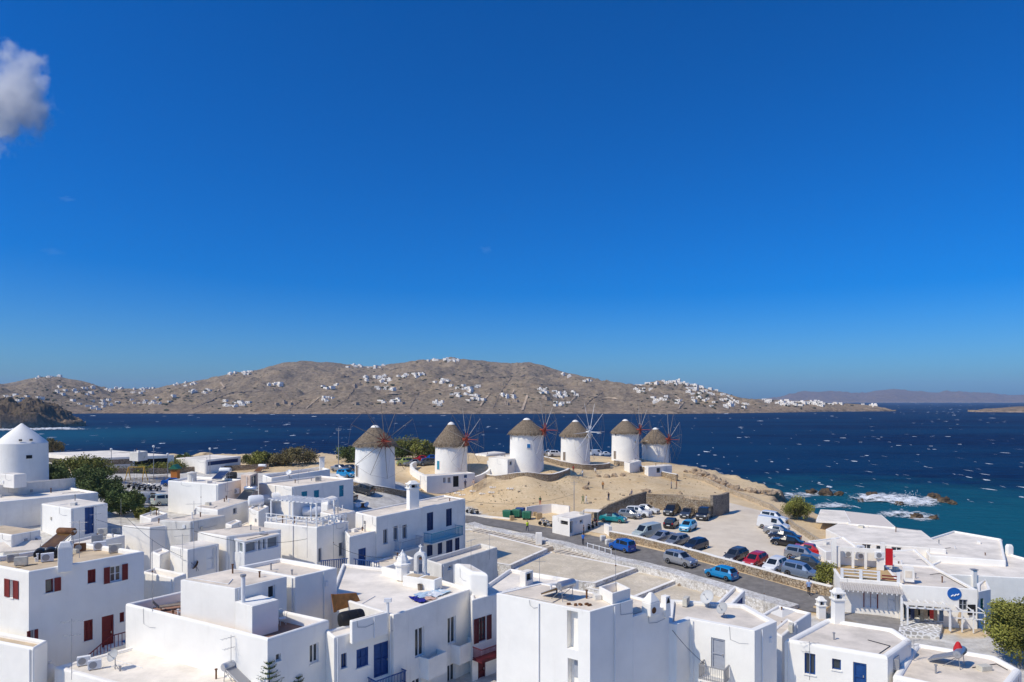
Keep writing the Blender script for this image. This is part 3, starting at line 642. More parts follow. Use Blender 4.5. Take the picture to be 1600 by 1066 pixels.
MILLS.append(windmill(899, 724, 163, 7.1, 678, 656, R(52), 7.4, WPAINT, 'windmill with a white wheel and open brown door, fourth of the row', WPAINT, [(882, 713, .8, 2.0, TIMBER), (882, 683, .5, .8, TIMBER)], n_sp=10, phase=.0))
MILLS.append(windmill(977, 721, 175, 7.1, 674, 655, R(60), 7.4, REDW, 'stained windmill with narrow brown door, fifth of the row', None, [(961, 711, .8, 2.0, TIMBER), (962, 678, .45, .7, TIMBER), (992, 691, .3, .7, TIMBER)], phase=.25))
MILLS.append(windmill(1024, 721, 180, 7.1, 689, 668, R(48), 7.2, REDW, 'lowest windmill at the seaward end of the row', None, [(1011, 691, .45, .7, TIMBER)], phase=.15))
# the lone white cone mill at the left
_b = at_Y(34, 745, 105); _z0 = ground_z(_b.x, _b.y) - .5
_t = thing('windmill', 'white round mill tower with smooth conical white roof and no sails', 'windmill', (_b.x, _b.y, _z0))
_ze = H - (692 - HY) * 105 / F; _za = H - (661.5 - HY) * 105 / F
MB().lathe([(3.5, _z0), (3.46, _z0 + 3), (3.4, _ze)], (_b.x, _b.y, 0), 48).build('tower', WHITE2, _t, smooth=True)
MB().lathe([(3.42, _ze - .05), (3.32, _ze + .12), (1.75, _ze + (_za - _ze) * .52), (.15, _za - .05), (.05, _za)], (_b.x, _b.y, 0), 48).build('roof', WHITE2, _t, smooth=True)
for ox, oy, w_, h_, m in [(45.5, 714, .75, .5, DARK), (32, 688, .42, .3, TIMBER), (48.5, 687.5, .42, .3, TIMBER)]:
    a_ = (ox - HX) / F; bb = -2 * (a_ * _b.x + _b.y); aa = 1 + a_ * a_; cc = _b.x ** 2 + _b.y ** 2 - (3.42 if oy > 700 else 3.2) ** 2
    Yh = (-bb - math.sqrt(max(0, bb * bb - 4 * aa * cc))) / (2 * aa); p = Vector((a_ * Yh, Yh, H - (oy - HY) * Yh / F)); nrm = Vector((p.x - _b.x, p.y - _b.y, 0)).normalized()
    MB().box(p, (w_, .12, h_), math.atan2(nrm.x, -nrm.y)).build('window', m, _t)

# round retaining walls below the mills
def wall_line(name, label, pts, h, th, m, capm=None, cat='wall', base=None, group=None, below=0.6, px=True, caph=.07):
    """a wall along ground points (pixels of its foot), h above the ground"""
    P = [G(*p) if px else Vector((p[0], p[1], ground_z(p[0], p[1]))) for p in pts]; Q = []
    for a, b in zip(P[:-1], P[1:]):
        n = max(1, int((b - a).length / 1.5))
        for i in range(n): q = a + (b - a) * (i / n); Q.append(Vector((q.x, q.y, 0)))
    Q.append(Vector((P[-1].x, P[-1].y, 0)))
    t = thing(name, label, cat, (P[0].x, P[0].y, P[0].z), group)
    L = []; 
    for i, q in enumerate(Q):
        d = (Q[min(i + 1, len(Q) - 1)] - Q[max(i - 1, 0)]).normalized(); nn = Vector((-d.y, d.x, 0)) * th / 2; L.append((q + nn, q - nn))
    n = len(Q); hs = [h(i / (n - 1)) if callable(h) else h for i in range(n)]
    gz = [ground_z(q.x, q.y) if base is None else base for q in Q]
    # even out the top
    tops = [gz[i] + hs[i] for i in range(n)]; tops = [sum(tops[max(0, i - 2):i + 3]) / len(tops[max(0, i - 2):i + 3]) + rnd(-.03, .03) for i in range(n)]
    def strip(z0, z1, e):
        vs = []
        for i in range(n):
            a, b = L[i]; c = (a + b) / 2
            for s_, z in ((a, z0[i]), (b, z0[i]), (b, z1[i]), (a, z1[i])): k_ = c + (s_ - c) * e; vs.append((k_.x, k_.y, z))
        fs = [(0, 1, 2, 3), (4 * n - 1, 4 * n - 2, 4 * n - 3, 4 * n - 4)]
        for i in range(n - 1):
            for j in range(4): fs.append((4 * i + j, 4 * i + 4 + j, 4 * i + 4 + (j + 1) % 4, 4 * i + (j + 1) % 4))
        return MB().add(vs, fs)
    strip([g - below for g in gz], tops, 1.0).build('masonry', m, t)
    if capm: strip([q - .01 for q in tops], [q + caph for q in tops], 1.12).build('coping', capm, t)
    return t
def ring_wall(mill, rad, a0, a1, h, m, capm, label, n=18):
    t, b, r0 = mill; pts = [(b.x + rad * math.cos(R(a0 + (a1 - a0) * i / n)), b.y + rad * math.sin(R(a0 + (a1 - a0) * i / n))) for i in range(n + 1)]
    return wall_line('retaining_wall', label, pts, h, .5, m, capm, px=False)
ring_wall(MILLS[0], 6.6, 190, 360, 1.0, STONE, WHITE, 'curved stone retaining wall with white coping around the nearest mill')
ring_wall(MILLS[1], 8.6, 160, 385, 1.6, WHITE2, None, 'curved whitewashed wall around the second mill and its shop')
ring_wall(MILLS[2], 9.0, 188, 352, 1.15, STONE, WHITE, 'curved stone retaining wall with white coping around the annexe mill')
ring_wall(MILLS[3], 8.0, 200, 350, 1.1, STONE, WHITE, 'curved stone wall with white coping around the white wheeled mill')
wall_line('retaining_wall', 'sloping stone wall with white coping below the two seaward mills', [(960, 726), (985, 731), (1020, 741), (1058, 752)], 1.2, .5, STONE, WHITE)
# ------------------------------------------------------------------ buildings
def ccw(P): return sum(a.x * b.y - b.x * a.y for a, b in zip(P, P[1:] + P[:1])) > 0
def inset(P, d):
    n = len(P); out = []
    for i in range(n):
        p0, p, p1 = P[i - 1], P[i], P[(i + 1) % n]
        d0 = (p - p0).normalized(); d1 = (p1 - p).normalized(); n0 = Vector((-d0.y, d0.x)); n1 = Vector((-d1.y, d1.x))
        k = 1 + n0.dot(n1); q = p + (n0 + n1) * (d / max(k, .3)); out.append(q)
    return out
class Bld:
    def __init__(s, label, pts, zt, zb, par=.35, th=.28, wall=None, roof=None, cat='building', name='building', round_=.13, world=False, group=None):
        P = [Vector((p[0], p[1])) if world else at_z(p[0], p[1], zt).xy for p in pts]
        if len(P) == 3: P.append(P[0] + P[2] - P[1])
        if not ccw(P): P.reverse()
        s.P = P; s.zt = zt; s.zb = zb; s.par = par; s.th = th; s.wall = wall or WHITE; s.roofm = roof or ROOFW; s.round = round_
        c = sum(P, Vector((0, 0))) / len(P); s.root = thing(name, label, cat, (c.x, c.y, zb), group); s.op = []
    def face(s, i): a = s.P[i % len(s.P)]; b = s.P[(i + 1) % len(s.P)]; return a, b
    def hit(s, i, px, py):
        a, b = s.face(i); d = b - a; k = (px - HX) / F      # a + u d : x = k y
        u = (k * a.y - a.x) / (d.x - k * d.y); p = a + d * u; return u * d.length, H - (py - HY) * p.y / F
    def rect(s, i, r):
        x0, y0, x1, y1 = r; xc = (x0 + x1) / 2; u0 = s.hit(i, x0, y0)[0]; u1 = s.hit(i, x1, y0)[0]
        z1 = s.hit(i, xc, y0)[1]; z0 = s.hit(i, xc, y1)[1]; return min(u0, u1), max(u0, u1), z0, z1
    def W(s, i, u, z, n=0.0):
        a, b = s.face(i); d = (b - a).normalized(); o = Vector((d.y, -d.x)); p = a + d * u + o * n; return Vector((p.x, p.y, z))
    def wbox(s, mb, i, u0, u1, z0, z1, n0, n1):
        mb.hexa([s.W(i, u0, z0, n1), s.W(i, u1, z0, n1), s.W(i, u1, z0, n0), s.W(i, u0, z0, n0), s.W(i, u0, z1, n1), s.W(i, u1, z1, n1), s.W(i, u1, z1, n0), s.W(i, u0, z1, n0)]); return mb
    def add(s, i, r, kind='win', m=None, m2=None, **k):
        q = s.rect(i, r); a, b = s.face(i); L = (b - a).length
        q = (max(q[0], .12), min(q[1], L - .12), max(q[2], s.zb + .05), min(q[3], s.zt - .15))
        if q[1] - q[0] < .15 or q[3] - q[2] < .15: print('opening off wall', s.root['label'], i, r, q); return s
        s.op.append((i % len(s.P), q, kind, m, m2, k)); return s
    def finish(s):
        P, n = s.P, len(s.P); key = {}; V = []; Fc = []
        def vid(p):
            k = (round(p[0], 3), round(p[1], 3), round(p[2], 3))
            if k not in key: key[k] = len(V); V.append(tuple(p))
            return key[k]
        tops = {}
        for i in range(n):
            a, b = s.face(i); L = (b - a).length; hs = [(q, k[5].get('depth', .22)) for k in s.op if k[0] == i for q in (k[1],)]
            us = sorted({0.0, L} | {round(x, 3) for q, _ in hs for x in q[:2]}); zs = sorted({s.zb, s.zt} | {round(x, 3) for q, _ in hs for x in q[2:]})
            for j in range(len(us) - 1):
                for k in range(len(zs) - 1):
                    uc, zc = (us[j] + us[j + 1]) / 2, (zs[k] + zs[k + 1]) / 2
                    if any(q[0] < uc < q[1] and q[2] < zc < q[3] for q, _ in hs): continue
                    Fc.append([vid(s.W(i, us[j], zs[k])), vid(s.W(i, us[j + 1], zs[k])), vid(s.W(i, us[j + 1], zs[k + 1])), vid(s.W(i, us[j], zs[k + 1]))])
            for q, d in hs:
                c = [(q[0], q[2]), (q[1], q[2]), (q[1], q[3]), (q[0], q[3])]
                uu = [u for u in us if q[0] - 1e-3 <= u <= q[1] + 1e-3]; zz = [z for z in zs if q[2] - 1e-3 <= z <= q[3] + 1e-3]
                def rv(pts):
                    for p, r_ in zip(pts[:-1], pts[1:]): Fc.append([vid(s.W(i, *p)), vid(s.W(i, *p, -d)), vid(s.W(i, *r_, -d)), vid(s.W(i, *r_))])
                rv([(u, zz[0]) for u in uu]); rv([(uu[-1], z) for z in zz]); rv([(u, zz[-1]) for u in reversed(uu)]); rv([(uu[0], z) for z in reversed(zz)])
                Fc.append([vid(s.W(i, *p, -d - .001)) for p in c])
            tops[i] = [vid(s.W(i, u, s.zt)) for u in us]
        Q = inset(P, s.th); zr = s.zt - s.par
        if s.par > 0.01:
            it = [vid((q.x, q.y, s.zt)) for q in Q]; ib = [vid((q.x, q.y, zr)) for q in Q]
            for i in range(n):
                Fc.append(tops[i] + [it[(i + 1) % n], it[i]]); Fc.append([it[i], it[(i + 1) % n], ib[(i + 1) % n], ib[i]])
            Fc.append(ib)
        else:
            Fc.append([v for i in range(n) for v in tops[i][:-1]])
        me = bpy.data.meshes.new('wall'); o = Vector(s.root['_o']); me.from_pydata([tuple(Vector(v) - o) for v in V], [], Fc); me.materials.append(s.wall)
        bm = bmesh.new(); bm.from_mesh(me); bw = bm.edges.layers.float.new('bevel_weight_edge')
        for e in bm.edges:
            if len(e.link_faces) == 2 and e.calc_face_angle(0) > .5:
                zm = (e.verts[0].co.z + e.verts[1].co.z) / 2 + o.z; vert = abs(e.verts[0].co.z - e.verts[1].co.z) > .05
                top = zm > s.zt - .02; corner = vert and max(e.verts[0].co.z, e.verts[1].co.z) + o.z > s.zt - .02
                e[bw] = 1.0 if top or corner else 0.0
        for e in bm.edges:      # whole corner edges below the top too
            if e[bw] == 0 and len(e.link_faces) == 2 and abs(e.verts[0].co.x - e.verts[1].co.x) < 1e-4 and abs(e.verts[0].co.y - e.verts[1].co.y) < 1e-4:
                if any((Vector((e.verts[0].co.x + o.x, e.verts[0].co.y + o.y)) - p).length < .01 for p in P): e[bw] = 1.0
        bm.to_mesh(me); bm.free()
        ob = bpy.data.objects.new('wall', me); COL.objects.link(ob); ob.parent = s.root
        if s.round:
            b = ob.modifiers.new('bevel', 'BEVEL'); b.width = s.round; b.segments = 3; b.limit_method = 'WEIGHT'; b.use_clamp_overlap = True
        if s.par > 0.01:
            mb = MB(); mb.add([(q.x, q.y, zr + .012) for q in Q], [tuple(range(n))]); mb.build('roof', s.roofm, s.root)
        else:
            q2 = inset(P, max(.16, s.round * 1.3)); mb = MB(); mb.add([(q.x, q.y, s.zt + .012) for q in q2], [tuple(range(n))]); mb.build('roof', s.roofm, s.root)
        for i, q, kind, m, m2, k in s.op: s.fill(i, q, kind, m, m2, **k)
        if s.zt - s.zb > 1.2: s.services()
        return s
    def fill(s, i, q, kind, m, m2, depth=.22, bars=1, **k):
        u0, u1, z0, z1 = q; r = s.root; fm = m2 or WPAINT; d = depth
        def panel(mb, a, b, c, e, n0, n1): s.wbox(mb, i, a, b, c, e, n0, n1)
        def louvres(name, a, b, c, e, n0, n1, mm, parent):      # a boarded leaf with a raised frame and rails
            mb = MB(); panel(mb, a, b, c, e, n0, n0 + (n1 - n0) * .55); f_ = min(.09, (b - a) * .18)
            for x0, x1, y0, y1 in ((a, a + f_, c, e), (b - f_, b, c, e), (a + f_, b - f_, e - f_, e), (a + f_, b - f_, c, c + f_), (a + f_, b - f_, (c + e) / 2 - f_ / 2, (c + e) / 2 + f_ / 2)):
                panel(mb, x0, x1, y0, y1, n0 + (n1 - n0) * .5, n1)
            return mb.build(name, mm, parent)
        if kind in ('win', 'open'):
            fw = min(.09, (u1 - u0) * .14); mb = MB()
            for a, b, c, e in ((u0, u0 + fw, z0, z1), (u1 - fw, u1, z0, z1), (u0 + fw, u1 - fw, z1 - fw, z1), (u0 + fw, u1 - fw, z0, z0 + fw)): panel(mb, a, b, c, e, -d + .005, -d + .08)
            for t in range(bars): x = u0 + (u1 - u0) * (t + 1) / (bars + 1); panel(mb, x - fw * .5, x + fw * .5, z0 + fw, z1 - fw, -d + .012, -d + .075)
            if k.get('cross'):
                for t in range(k['cross']): z = z0 + (z1 - z0) * (t + 1) / (k['cross'] + 1); panel(mb, u0 + fw, u1 - fw, z - .022, z + .022, -d + .016, -d + .066)
            wn = mb.build('window', fm, r); mb = MB(); panel(mb, u0 + fw * .5, u1 - fw * .5, z0 + fw * .5, z1 - fw * .5, -d + .002, -d + .03); mb.build('pane', k.get('glass', GLASS), wn)
            if not k.get('nosill'): mb = MB(); panel(mb, u0 - .06, u1 + .06, z0 - .07, z0 - .005, -.02, .07); mb.build('sill', s.wall, wn)
            if kind == 'open':
                hw = (u1 - u0) / 2 * k.get('leaf', 1.0)
                if k.get('left', 1): louvres('shutter', u0 - hw - .03, u0 - .03, z0, z1, .015, .06, m, wn)
                if k.get('right', 1): louvres('shutter', u1 + .03, u1 + hw + .03, z0, z1, .015, .06, m, wn)
        elif kind == 'shut':
            fw = .05; mb = MB()
            for a, b, c, e in ((u0, u0 + fw, z0, z1), (u1 - fw, u1, z0, z1), (u0 + fw, u1 - fw, z1 - fw, z1)): panel(mb, a, b, c, e, -d + .005, -.03)
            wn = mb.build('window', m, r); um = (u0 + u1) / 2
            louvres('shutter', u0 + fw + .005, um - .006, z0, z1 - fw - .005, -d + .03, -.05, m, wn); louvres('shutter', um + .006, u1 - fw - .005, z0, z1 - fw - .005, -d + .03, -.05, m, wn)
            if not k.get('nosill'): mb = MB(); panel(mb, u0 - .06, u1 + .06, z0 - .07, z0 - .005, -.02, .07); mb.build('sill', s.wall, wn)
        elif kind == 'door':
            dr = louvres('door', u0 + .03, u1 - .03, z0, z1 - .03, -d + .01, -.06, m, r)
            if u1 - u0 > 1.0: mb = MB(); um = (u0 + u1) / 2; panel(mb, um - .02, um + .02, z0, z1 - .03, -.06, -.03); mb.build('meeting_rail', m2 or m, dr)
            mb = MB(); panel(mb, u1 - .22, u1 - .16, z0 + .95, z0 + 1.1, -.06, .0); mb.build('handle', STEEL, dr)
            if m2: mb = MB(); [panel(mb, a, b, c, e, -.07, .03) for a, b, c, e in ((u0 - .06, u0 + .03, z0, z1 + .06), (u1 - .03, u1 + .06, z0, z1 + .06), (u0 + .03, u1 - .03, z1 - .03, z1 + .06))]; mb.build('door_frame', m2, dr)
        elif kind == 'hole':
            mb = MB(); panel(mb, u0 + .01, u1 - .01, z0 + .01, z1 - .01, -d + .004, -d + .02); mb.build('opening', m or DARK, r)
    def services(s):
        """rainwater pipe and cables down the walls, conduit and vent stubs on the roof"""
        rg = random.Random(int(abs(s.P[0].x * 131 + s.P[0].y * 37))); n = len(s.P)
        for i in range(n):
            a, b = s.face(i); d = b - a; L = d.length; nrm = Vector((d.y, -d.x))
            if L < 2.2 or nrm.y > 0: continue
            def free(u): return not any(k[0] == i and k[1][0] - .2 < u < k[1][1] + .2 for k in s.op)
            u = rg.choice((.25, L - .25, L * rg.uniform(.3, .7)))
            if rg.random() < .6 and free(u): MB().tube(s.W(i, u, s.zt - .1, .06), s.W(i, u, max(s.zb, s.zt - 9), .06), .045, k=6).build('drainpipe', WPAINT, s.root)
            u = L * rg.uniform(.1, .9); w_ = rg.uniform(.5, 2.5)
            if rg.random() < .55 and free(u):
                z = s.zt - rg.uniform(.3, 1.2); MB().path([s.W(i, u, s.zt - .02, .02), s.W(i, u + .05, z, .02), s.W(i, min(L - .1, u + w_ * .5), z - .14, .02), s.W(i, min(L - .05, u + w_), z - .05, .02)], .014, 4).build('cable', GREYM, s.root)
            if rg.random() < .4:
                u = L * rg.uniform(.15, .85); z = s.zt - rg.uniform(.5, 1.6)
                if free(u): s.wbox(MB(), i, u - .14, u + .14, z - .18, z + .18, .0, .09).build('junction_box', rg.choice((GREYM, WPAINT, CREAM)), s.root)
        zr = s.zt - s.par + .02; Q = inset(s.P, s.th + .25); c = sum(Q, Vector((0, 0))) / n
        if (s.P[1] - s.P[0]).length > 3 and (s.P[2] - s.P[1]).length > 3:
            k = rg.randrange(n); p, q = Q[k], Q[(k + 1) % n]; m_ = p.lerp(q, rg.uniform(.4, .9)); e = m_.lerp(c, rg.uniform(.3, .8))
            MB().path([(p.x, p.y, zr + .03), (m_.x, m_.y, zr + .03), (e.x, e.y, zr + .03)], .025, 5).build('conduit', rg.choice((GREYM, BLACK, WPAINT)), s.root)
            for t in range(rg.randint(1, 3)):
                f_ = Q[rg.randrange(n)].lerp(c, rg.uniform(.15, .8)); h = rg.uniform(.25, .7); MB().tube((f_.x, f_.y, zr - .05), (f_.x, f_.y, zr + h), .06, k=8).tube((f_.x, f_.y, zr + h), (f_.x, f_.y, zr + h + .06), .1, k=8).build('vent_pipe', rg.choice((WPAINT, GREYM, RUST)), s.root)
            if rg.random() < .5:
                f_ = Q[rg.randrange(n)].lerp(c, rg.uniform(.3, .7)); MB().box((f_.x, f_.y, zr + .16), (rg.uniform(.4, .9), rg.uniform(.3, .6), .34), rg.uniform(0, 3)).build('roof_hatch', rg.choice((WHITE, CREAM, DIRTY)), s.root, bevel=.02)
    def balcony(s, i, r, out, railm, slab=.14, step=.13, rail_h=.95, solid=False, m=None):
        u0, u1, z0, z1 = s.rect(i, r); root = s.root
        if solid:
            h = z1 - z0; bal = s.wbox(MB(), i, u0, u1, z0, z0 + .14, .004, out).build('balcony', m or s.wall, root)
            p = MB(); s.wbox(p, i, u0, u1, z0 + .141, z0 + h, out - .12, out); s.wbox(p, i, u0, u0 + .12, z0 + .141, z0 + h, .004, out - .121); s.wbox(p, i, u1 - .12, u1, z0 + .141, z0 + h, .004, out - .121); p.build('parapet', m or s.wall, bal); return
        bal = s.wbox(MB(), i, u0, u1, z0, z0 + slab, .004, out).build('balcony', m or s.wall, root); za, zc = z0 + slab, z0 + slab + rail_h
        rl = MB()
        for a, b, n0, n1 in ((u0, u1, out - .07, out - .01), (u0, u0 + .06, .02, out - .075), (u1 - .06, u1, .02, out - .075)):
            s.wbox(rl, i, a, b, zc - .06, zc, n0, n1); s.wbox(rl, i, a, b, za + .08, za + .12, n0 + .005, n1 - .005)
        u = u0 + .02
        while u < u1 - .03: s.wbox(rl, i, u, u + .035, za, zc - .061, out - .058, out - .023); u += step
        nn = .1
        while nn < out - .1:
            for a in (u0 + .012, u1 - .047): s.wbox(rl, i, a, a + .035, za, zc - .061, nn, nn + .035)
            nn += step
        rl.build('railing', railm, bal)

def gz(b): return min(ground_z(p.x, p.y) for p in b) - .5
def B(label, pts, zt, zb=None, **k):
    b = Bld(label, pts, zt, 0, **k); z = gz(b.P) if zb is None else zb
    b.zb = z; b.root.location.z = z; b.root['_o'] = list(b.root.location); return b
random.seed(31)
# --- far left, back rows first
B('dirty white flat-roofed block below the conical white mill', [(-30, 760), (28, 756), (118, 747)], 13.2, par=.3, wall=DIRTY, roof=ROOFT).finish()
B('small white penthouse box on the dirty white block', [(0, 740), (22, 742), (42, 740)], 14.6, 12.9, par=0, wall=WHITE).finish()
B('long white building with rounded parapet end at the left edge', [(-60, 776), (-20, 786), (154, 769)], 12.0, par=.3, round_=.5, roof=ROOFW, wall=WHITE).finish()
b = B('white cube house with tall blue door and slatted pale roof', [(64, 787), (111, 795), (168, 786)], 11.6, par=.0, roof=ROOFW, wall=WHITE2)
b.add(1, (132.5, 790, 147, 834), 'door', BLUE).finish()
B('low white block with grey roof at the left edge behind the solar panels', [(-40, 828), (18, 836), (64, 828)], 10.6, par=.0, roof=ROOFT, wall=WHITE).finish()
B('long white terrace ledge carrying two air conditioners below the blue door', [(95, 848), (130, 852), (196, 836)], 10.4, par=.25, roof=ROOFW, wall=WHITE).finish()
b = B('plain white house with tan door right of the air conditioner ledge', [(190, 821), (234, 824), (301, 816)], 11.0, par=.0, roof=ROOFM, wall=WHITE)
b.add(1, (270.5, 822, 279, 850), 'door', TANW).finish()
B('dusty white flat roof house behind the tan door house', [(248, 813), (298, 815), (353, 805)], 11.5, par=.0, roof=ROOFM, wall=DIRTY).finish()
b = B('white house with buckled cream roof and one small grey window', [(304, 792), (340, 797), (389, 782)], 12.0, par=.0, roof=ROOFM, wall=WHITE)
b.add(1, (364, 794, 370, 803), 'win', GREYP, GREYP).finish()
b = B('large blank white house with rounded corners beside the parked van', [(262, 751), (341, 757), (378, 749)], 12.7, par=.3, round_=.4, roof=ROOFW, wall=WHITE2)
b.finish()
b = B('peach coloured wall with a small barred window behind the blank white house', [(340, 756), (352, 759), (381, 752)], 12.2, par=0, wall=PINK, roof=ROOFM)
b.add(1, (356, 760, 365, 770), 'win', GREYP, GREYM).finish()
b = B('peach stair turret with grey glazed door among the roof tanks', [(376, 742), (391, 744), (403, 739)], 13.6, par=0, wall=PINK, roof=ROOFM)
b.add(1, (393, 741, 401, 760), 'win', GREYM, GREYM, nosill=1).finish()
b = B('white house with three turquoise shutters and flat cream roof', [(404, 755), (456, 761), (552, 748)], 12.0, par=.25, roof=ROOFM, wall=WHITE)
b.add(1, (471, 768, 480, 780), 'shut', TURQ).add(1, (490.5, 766, 498.5, 779), 'shut', TURQ).add(1, (530, 758.5, 537, 776), 'door', TURQ).finish()
B('white parapet terrace with a chimney behind the turquoise shuttered house', [(410, 742), (424, 747), (516, 733)], 12.5, par=.5, roof=ROOFM, wall=WHITE2, round_=.25).finish()
b = B('white house with pergola terrace on its roof and two narrow grey windows', [(412, 815), (495, 824), (545, 814)], 10.8, par=.2, roof=ROOFW, wall=WHITE)
b.add(1, (497.5, 857, 502.5, 878), 'win', GREYP, GREYP).add(1, (529.5, 848, 536, 869), 'win', GREYP, GREYP).finish(); PERG = b
B('white domed stair head between the pergola terrace and the shuttered house', [(500, 779), (512, 783), (531, 776)], 12.0, 10, par=0, round_=.5, wall=WHITE).finish()
b = B('cream roofed white house stepping down behind the pergola terrace', [(500, 800), (528, 806), (555, 798)], 11.2, par=0, roof=ROOFM, wall=WHITE)
b.add(1, (531, 808, 535, 815), 'win', BLUE, BLUE).finish()
b = B('low white house with one tall blue door between terrace and balcony house', [(538, 829), (546, 839), (589, 829)], 9.9, par=.15, roof=ROOFM, wall=WHITE)
b.add(1, (560, 857, 572, 886), 'door', BLUE).finish()
b = B('two storey white house with blue balcony, grey balcony and blue shutters', [(555, 800), (588, 808), (727, 779)], 11.4, par=.18, roof=ROOFM, wall=WHITE)
for r_ in [(599, 827, 606, 850), (615, 822, 622, 845), (629, 820, 636, 842)]: b.add(1, r_, 'win', GREYP, GREYP)
for r_ in [(667, 801, 677, 829), (697, 795, 706, 822), (667, 851, 676, 869), (684, 844, 691, 866), (697, 840, 707, 866), (711, 836, 718, 861)]: b.add(1, r_, 'shut', NAVY, nosill=1)
b.balcony(1, (662, 814, 711, 843), 1.3, TURQ, rail_h=1.15, step=.2); b.balcony(1, (616, 838, 650, 858), 1.2, GREYP, rail_h=1.1, step=.2); b.finish(); BLUEB = b
b = B('small white house front left of the bell gable', [(578, 878), (598, 887), (648, 872)], 7.0, par=.2, roof=ROOFM, wall=WHITE)
b.add(1, (602, 889, 608, 899), 'win', GREYP).finish()
b = B('grey walled yard building with stepped top beside the stone terraces', [(664, 874), (690, 882), (777, 855)], 7.4, par=.5, roof=ROOFG, wall=DIRTY)
b.add(1, (700, 884, 706, 890), 'win', GREYP).finish()
B('low white yard wall beside the bright green bush', [(218, 805), (236, 811), (262, 802)], 9.6, par=.2, wall=WHITE).finish()
B('narrow white block left of the pergola terrace', [(388, 794), (404, 800), (420, 791)], 11.7, par=.15, wall=WHITE, roof=ROOFM).finish()
B('low cream block in front of the pergola house corner', [(370, 823), (394, 829), (414, 818)], 10.0, par=.1, wall=DIRTY, roof=ROOFM).finish()
B('small white chimney block on the roofs left of the pergola', [(352, 818), (362, 821), (378, 814)], 10.9, par=.1, wall=WHITE, roof=ROOFM).finish()
B('white step shaped parapet behind the stair house', [(236, 862), (250, 867), (268, 860)], 9.7, par=.2, wall=WHITE).finish()
b = B('white lean-to with blue shutter right of the pergola house', [(540, 842), (545, 847), (566, 839)], 8.8, par=.1, wall=WHITE, roof=ROOFM).finish()
B('white bench wall along the laundry roof edge', [(596, 884), (604, 888), (648, 898)], 9.3, 8.5, par=0, wall=WHITE2).finish()
# --- middle
b = B('white house with glazed white sunroom in front', [(308, 831), (354, 838), (440, 827)], 10.9, par=0, roof=ROOFM, wall=WHITE).finish()
b = B('glazed white sunroom with pale sheet roof', [(356, 838), (382, 847), (438, 834)], 10.6, par=0, roof=ROOFM, wall=WPAINT, round_=0)
b.add(0, (357, 844, 368, 861), 'win', nosill=1, glass=mat('milky_glass', (.25, .28, .28), .15), bars=0).add(0, (371.5, 848, 379, 864), 'win', nosill=1, glass=MATS['milky_glass'], bars=0)
for r_ in [(384, 845, 401, 863), (403, 843, 409, 860), (410.5, 842, 416, 858), (418, 839, 435, 856)]: b.add(1, r_, 'win', nosill=1, glass=mat('grey_glass', (.16, .19, .22), .1), bars=0)
b.finish()
b = B('small white stair house with narrow white door below the sunroom house', [(265, 853), (293, 859), (342, 849)], 10.3, par=0, roof=ROOFW, wall=WHITE)
b.add(1, (322.5, 857, 335, 890), 'door', WPAINT).add(1, (325, 862, 333, 870), 'hole', GREYM) if False else b.add(1, (322.5, 857, 335, 890), 'door', WPAINT)
b.finish()
B('white courtyard wall block right of the red shuttered house', [(222, 893), (243, 886), (292, 896)], 9.2, par=.6, roof=ROOFG, wall=WHITE, round_=.3).finish()
# --- red shuttered house, left foreground
b = B('white house with dark red shutters and crowded roof at the left', [(-48, 876), (45, 893), (225, 861)], 11.8, 2.4, par=.4, roof=ROOFT, wall=WHITE2, round_=.25)
b.add(1, (71, 905, 84, 926), 'open', RED, RED, left=0, leaf=1.6, bars=0).add(1, (137, 890, 149.5, 911), 'shut', RED).add(1, (172, 884, 190, 909), 'open', RED, None, cross=1)
b.add(1, (45, 985, 53, 1016), 'open', RED, None, leaf=2.2, cross=1).add(1, (131, 969, 145, 1001), 'shut', RED).add(1, (159, 962, 178, 1010), 'door', RED).add(1, (187, 957, 194, 972), 'shut', RED)
b.add(0, (16, 906, 21, 934), 'open', RED, None, leaf=3.2)
b.finish(); REDB = b
B('low white house with curved parapet at the bottom left corner', [(-70, 990), (52, 1013), (75, 1000)], 7.6, 1.5, par=.3, roof=ROOFT, wall=WHITE2, round_=.3).finish()
B('flat white roof with satellite dish in front of the big blank wall', [(84, 1042), (330, 1110), (420, 1060), (212, 1008)], 5.8, 1.5, par=.12, th=.4, roof=ROOFW, wall=WHITE, round_=.3).finish()
# --- big blank white building and its roof blocks
b = B('big blank white terrace building in the left foreground', [(195, 943), (418, 998), (514, 968)], 8.9, 1.6, par=.75, th=.3, roof=mat('terracotta_terrace', (.34, .19, .13), .9, var=.2, vscale=1.2), wall=WHITE2, round_=.16)
b.add(1, (484, 1006, 498, 1036), 'win', bars=1).add(1, (431, 1022, 439, 1033), 'win', bars=0).finish(); BIGW = b
b = B('white penthouse block with grey roof edge on the big terrace building', [(282, 906), (367, 920), (448, 901)], 11.1, 8.0, par=0, roof=ROOFM, wall=WHITE2, round_=.03)
b.add(1, (419, 915, 430, 935), 'win', GREYP, bars=0).finish()
B('low white annexe with a thin chimney pipe on the terrace building', [(367, 940), (394, 948), (435, 937)], 10.3, 8.0, par=0, roof=WHITE2, wall=WHITE2, round_=.03).finish()
b = B('lavender shaded white house with parapet roof behind the terrace', [(372, 885), (461, 902), (527, 887)], 10.9, 2.5, par=.3, roof=ROOFM, wall=WHITE2, round_=.08)
b.finish()
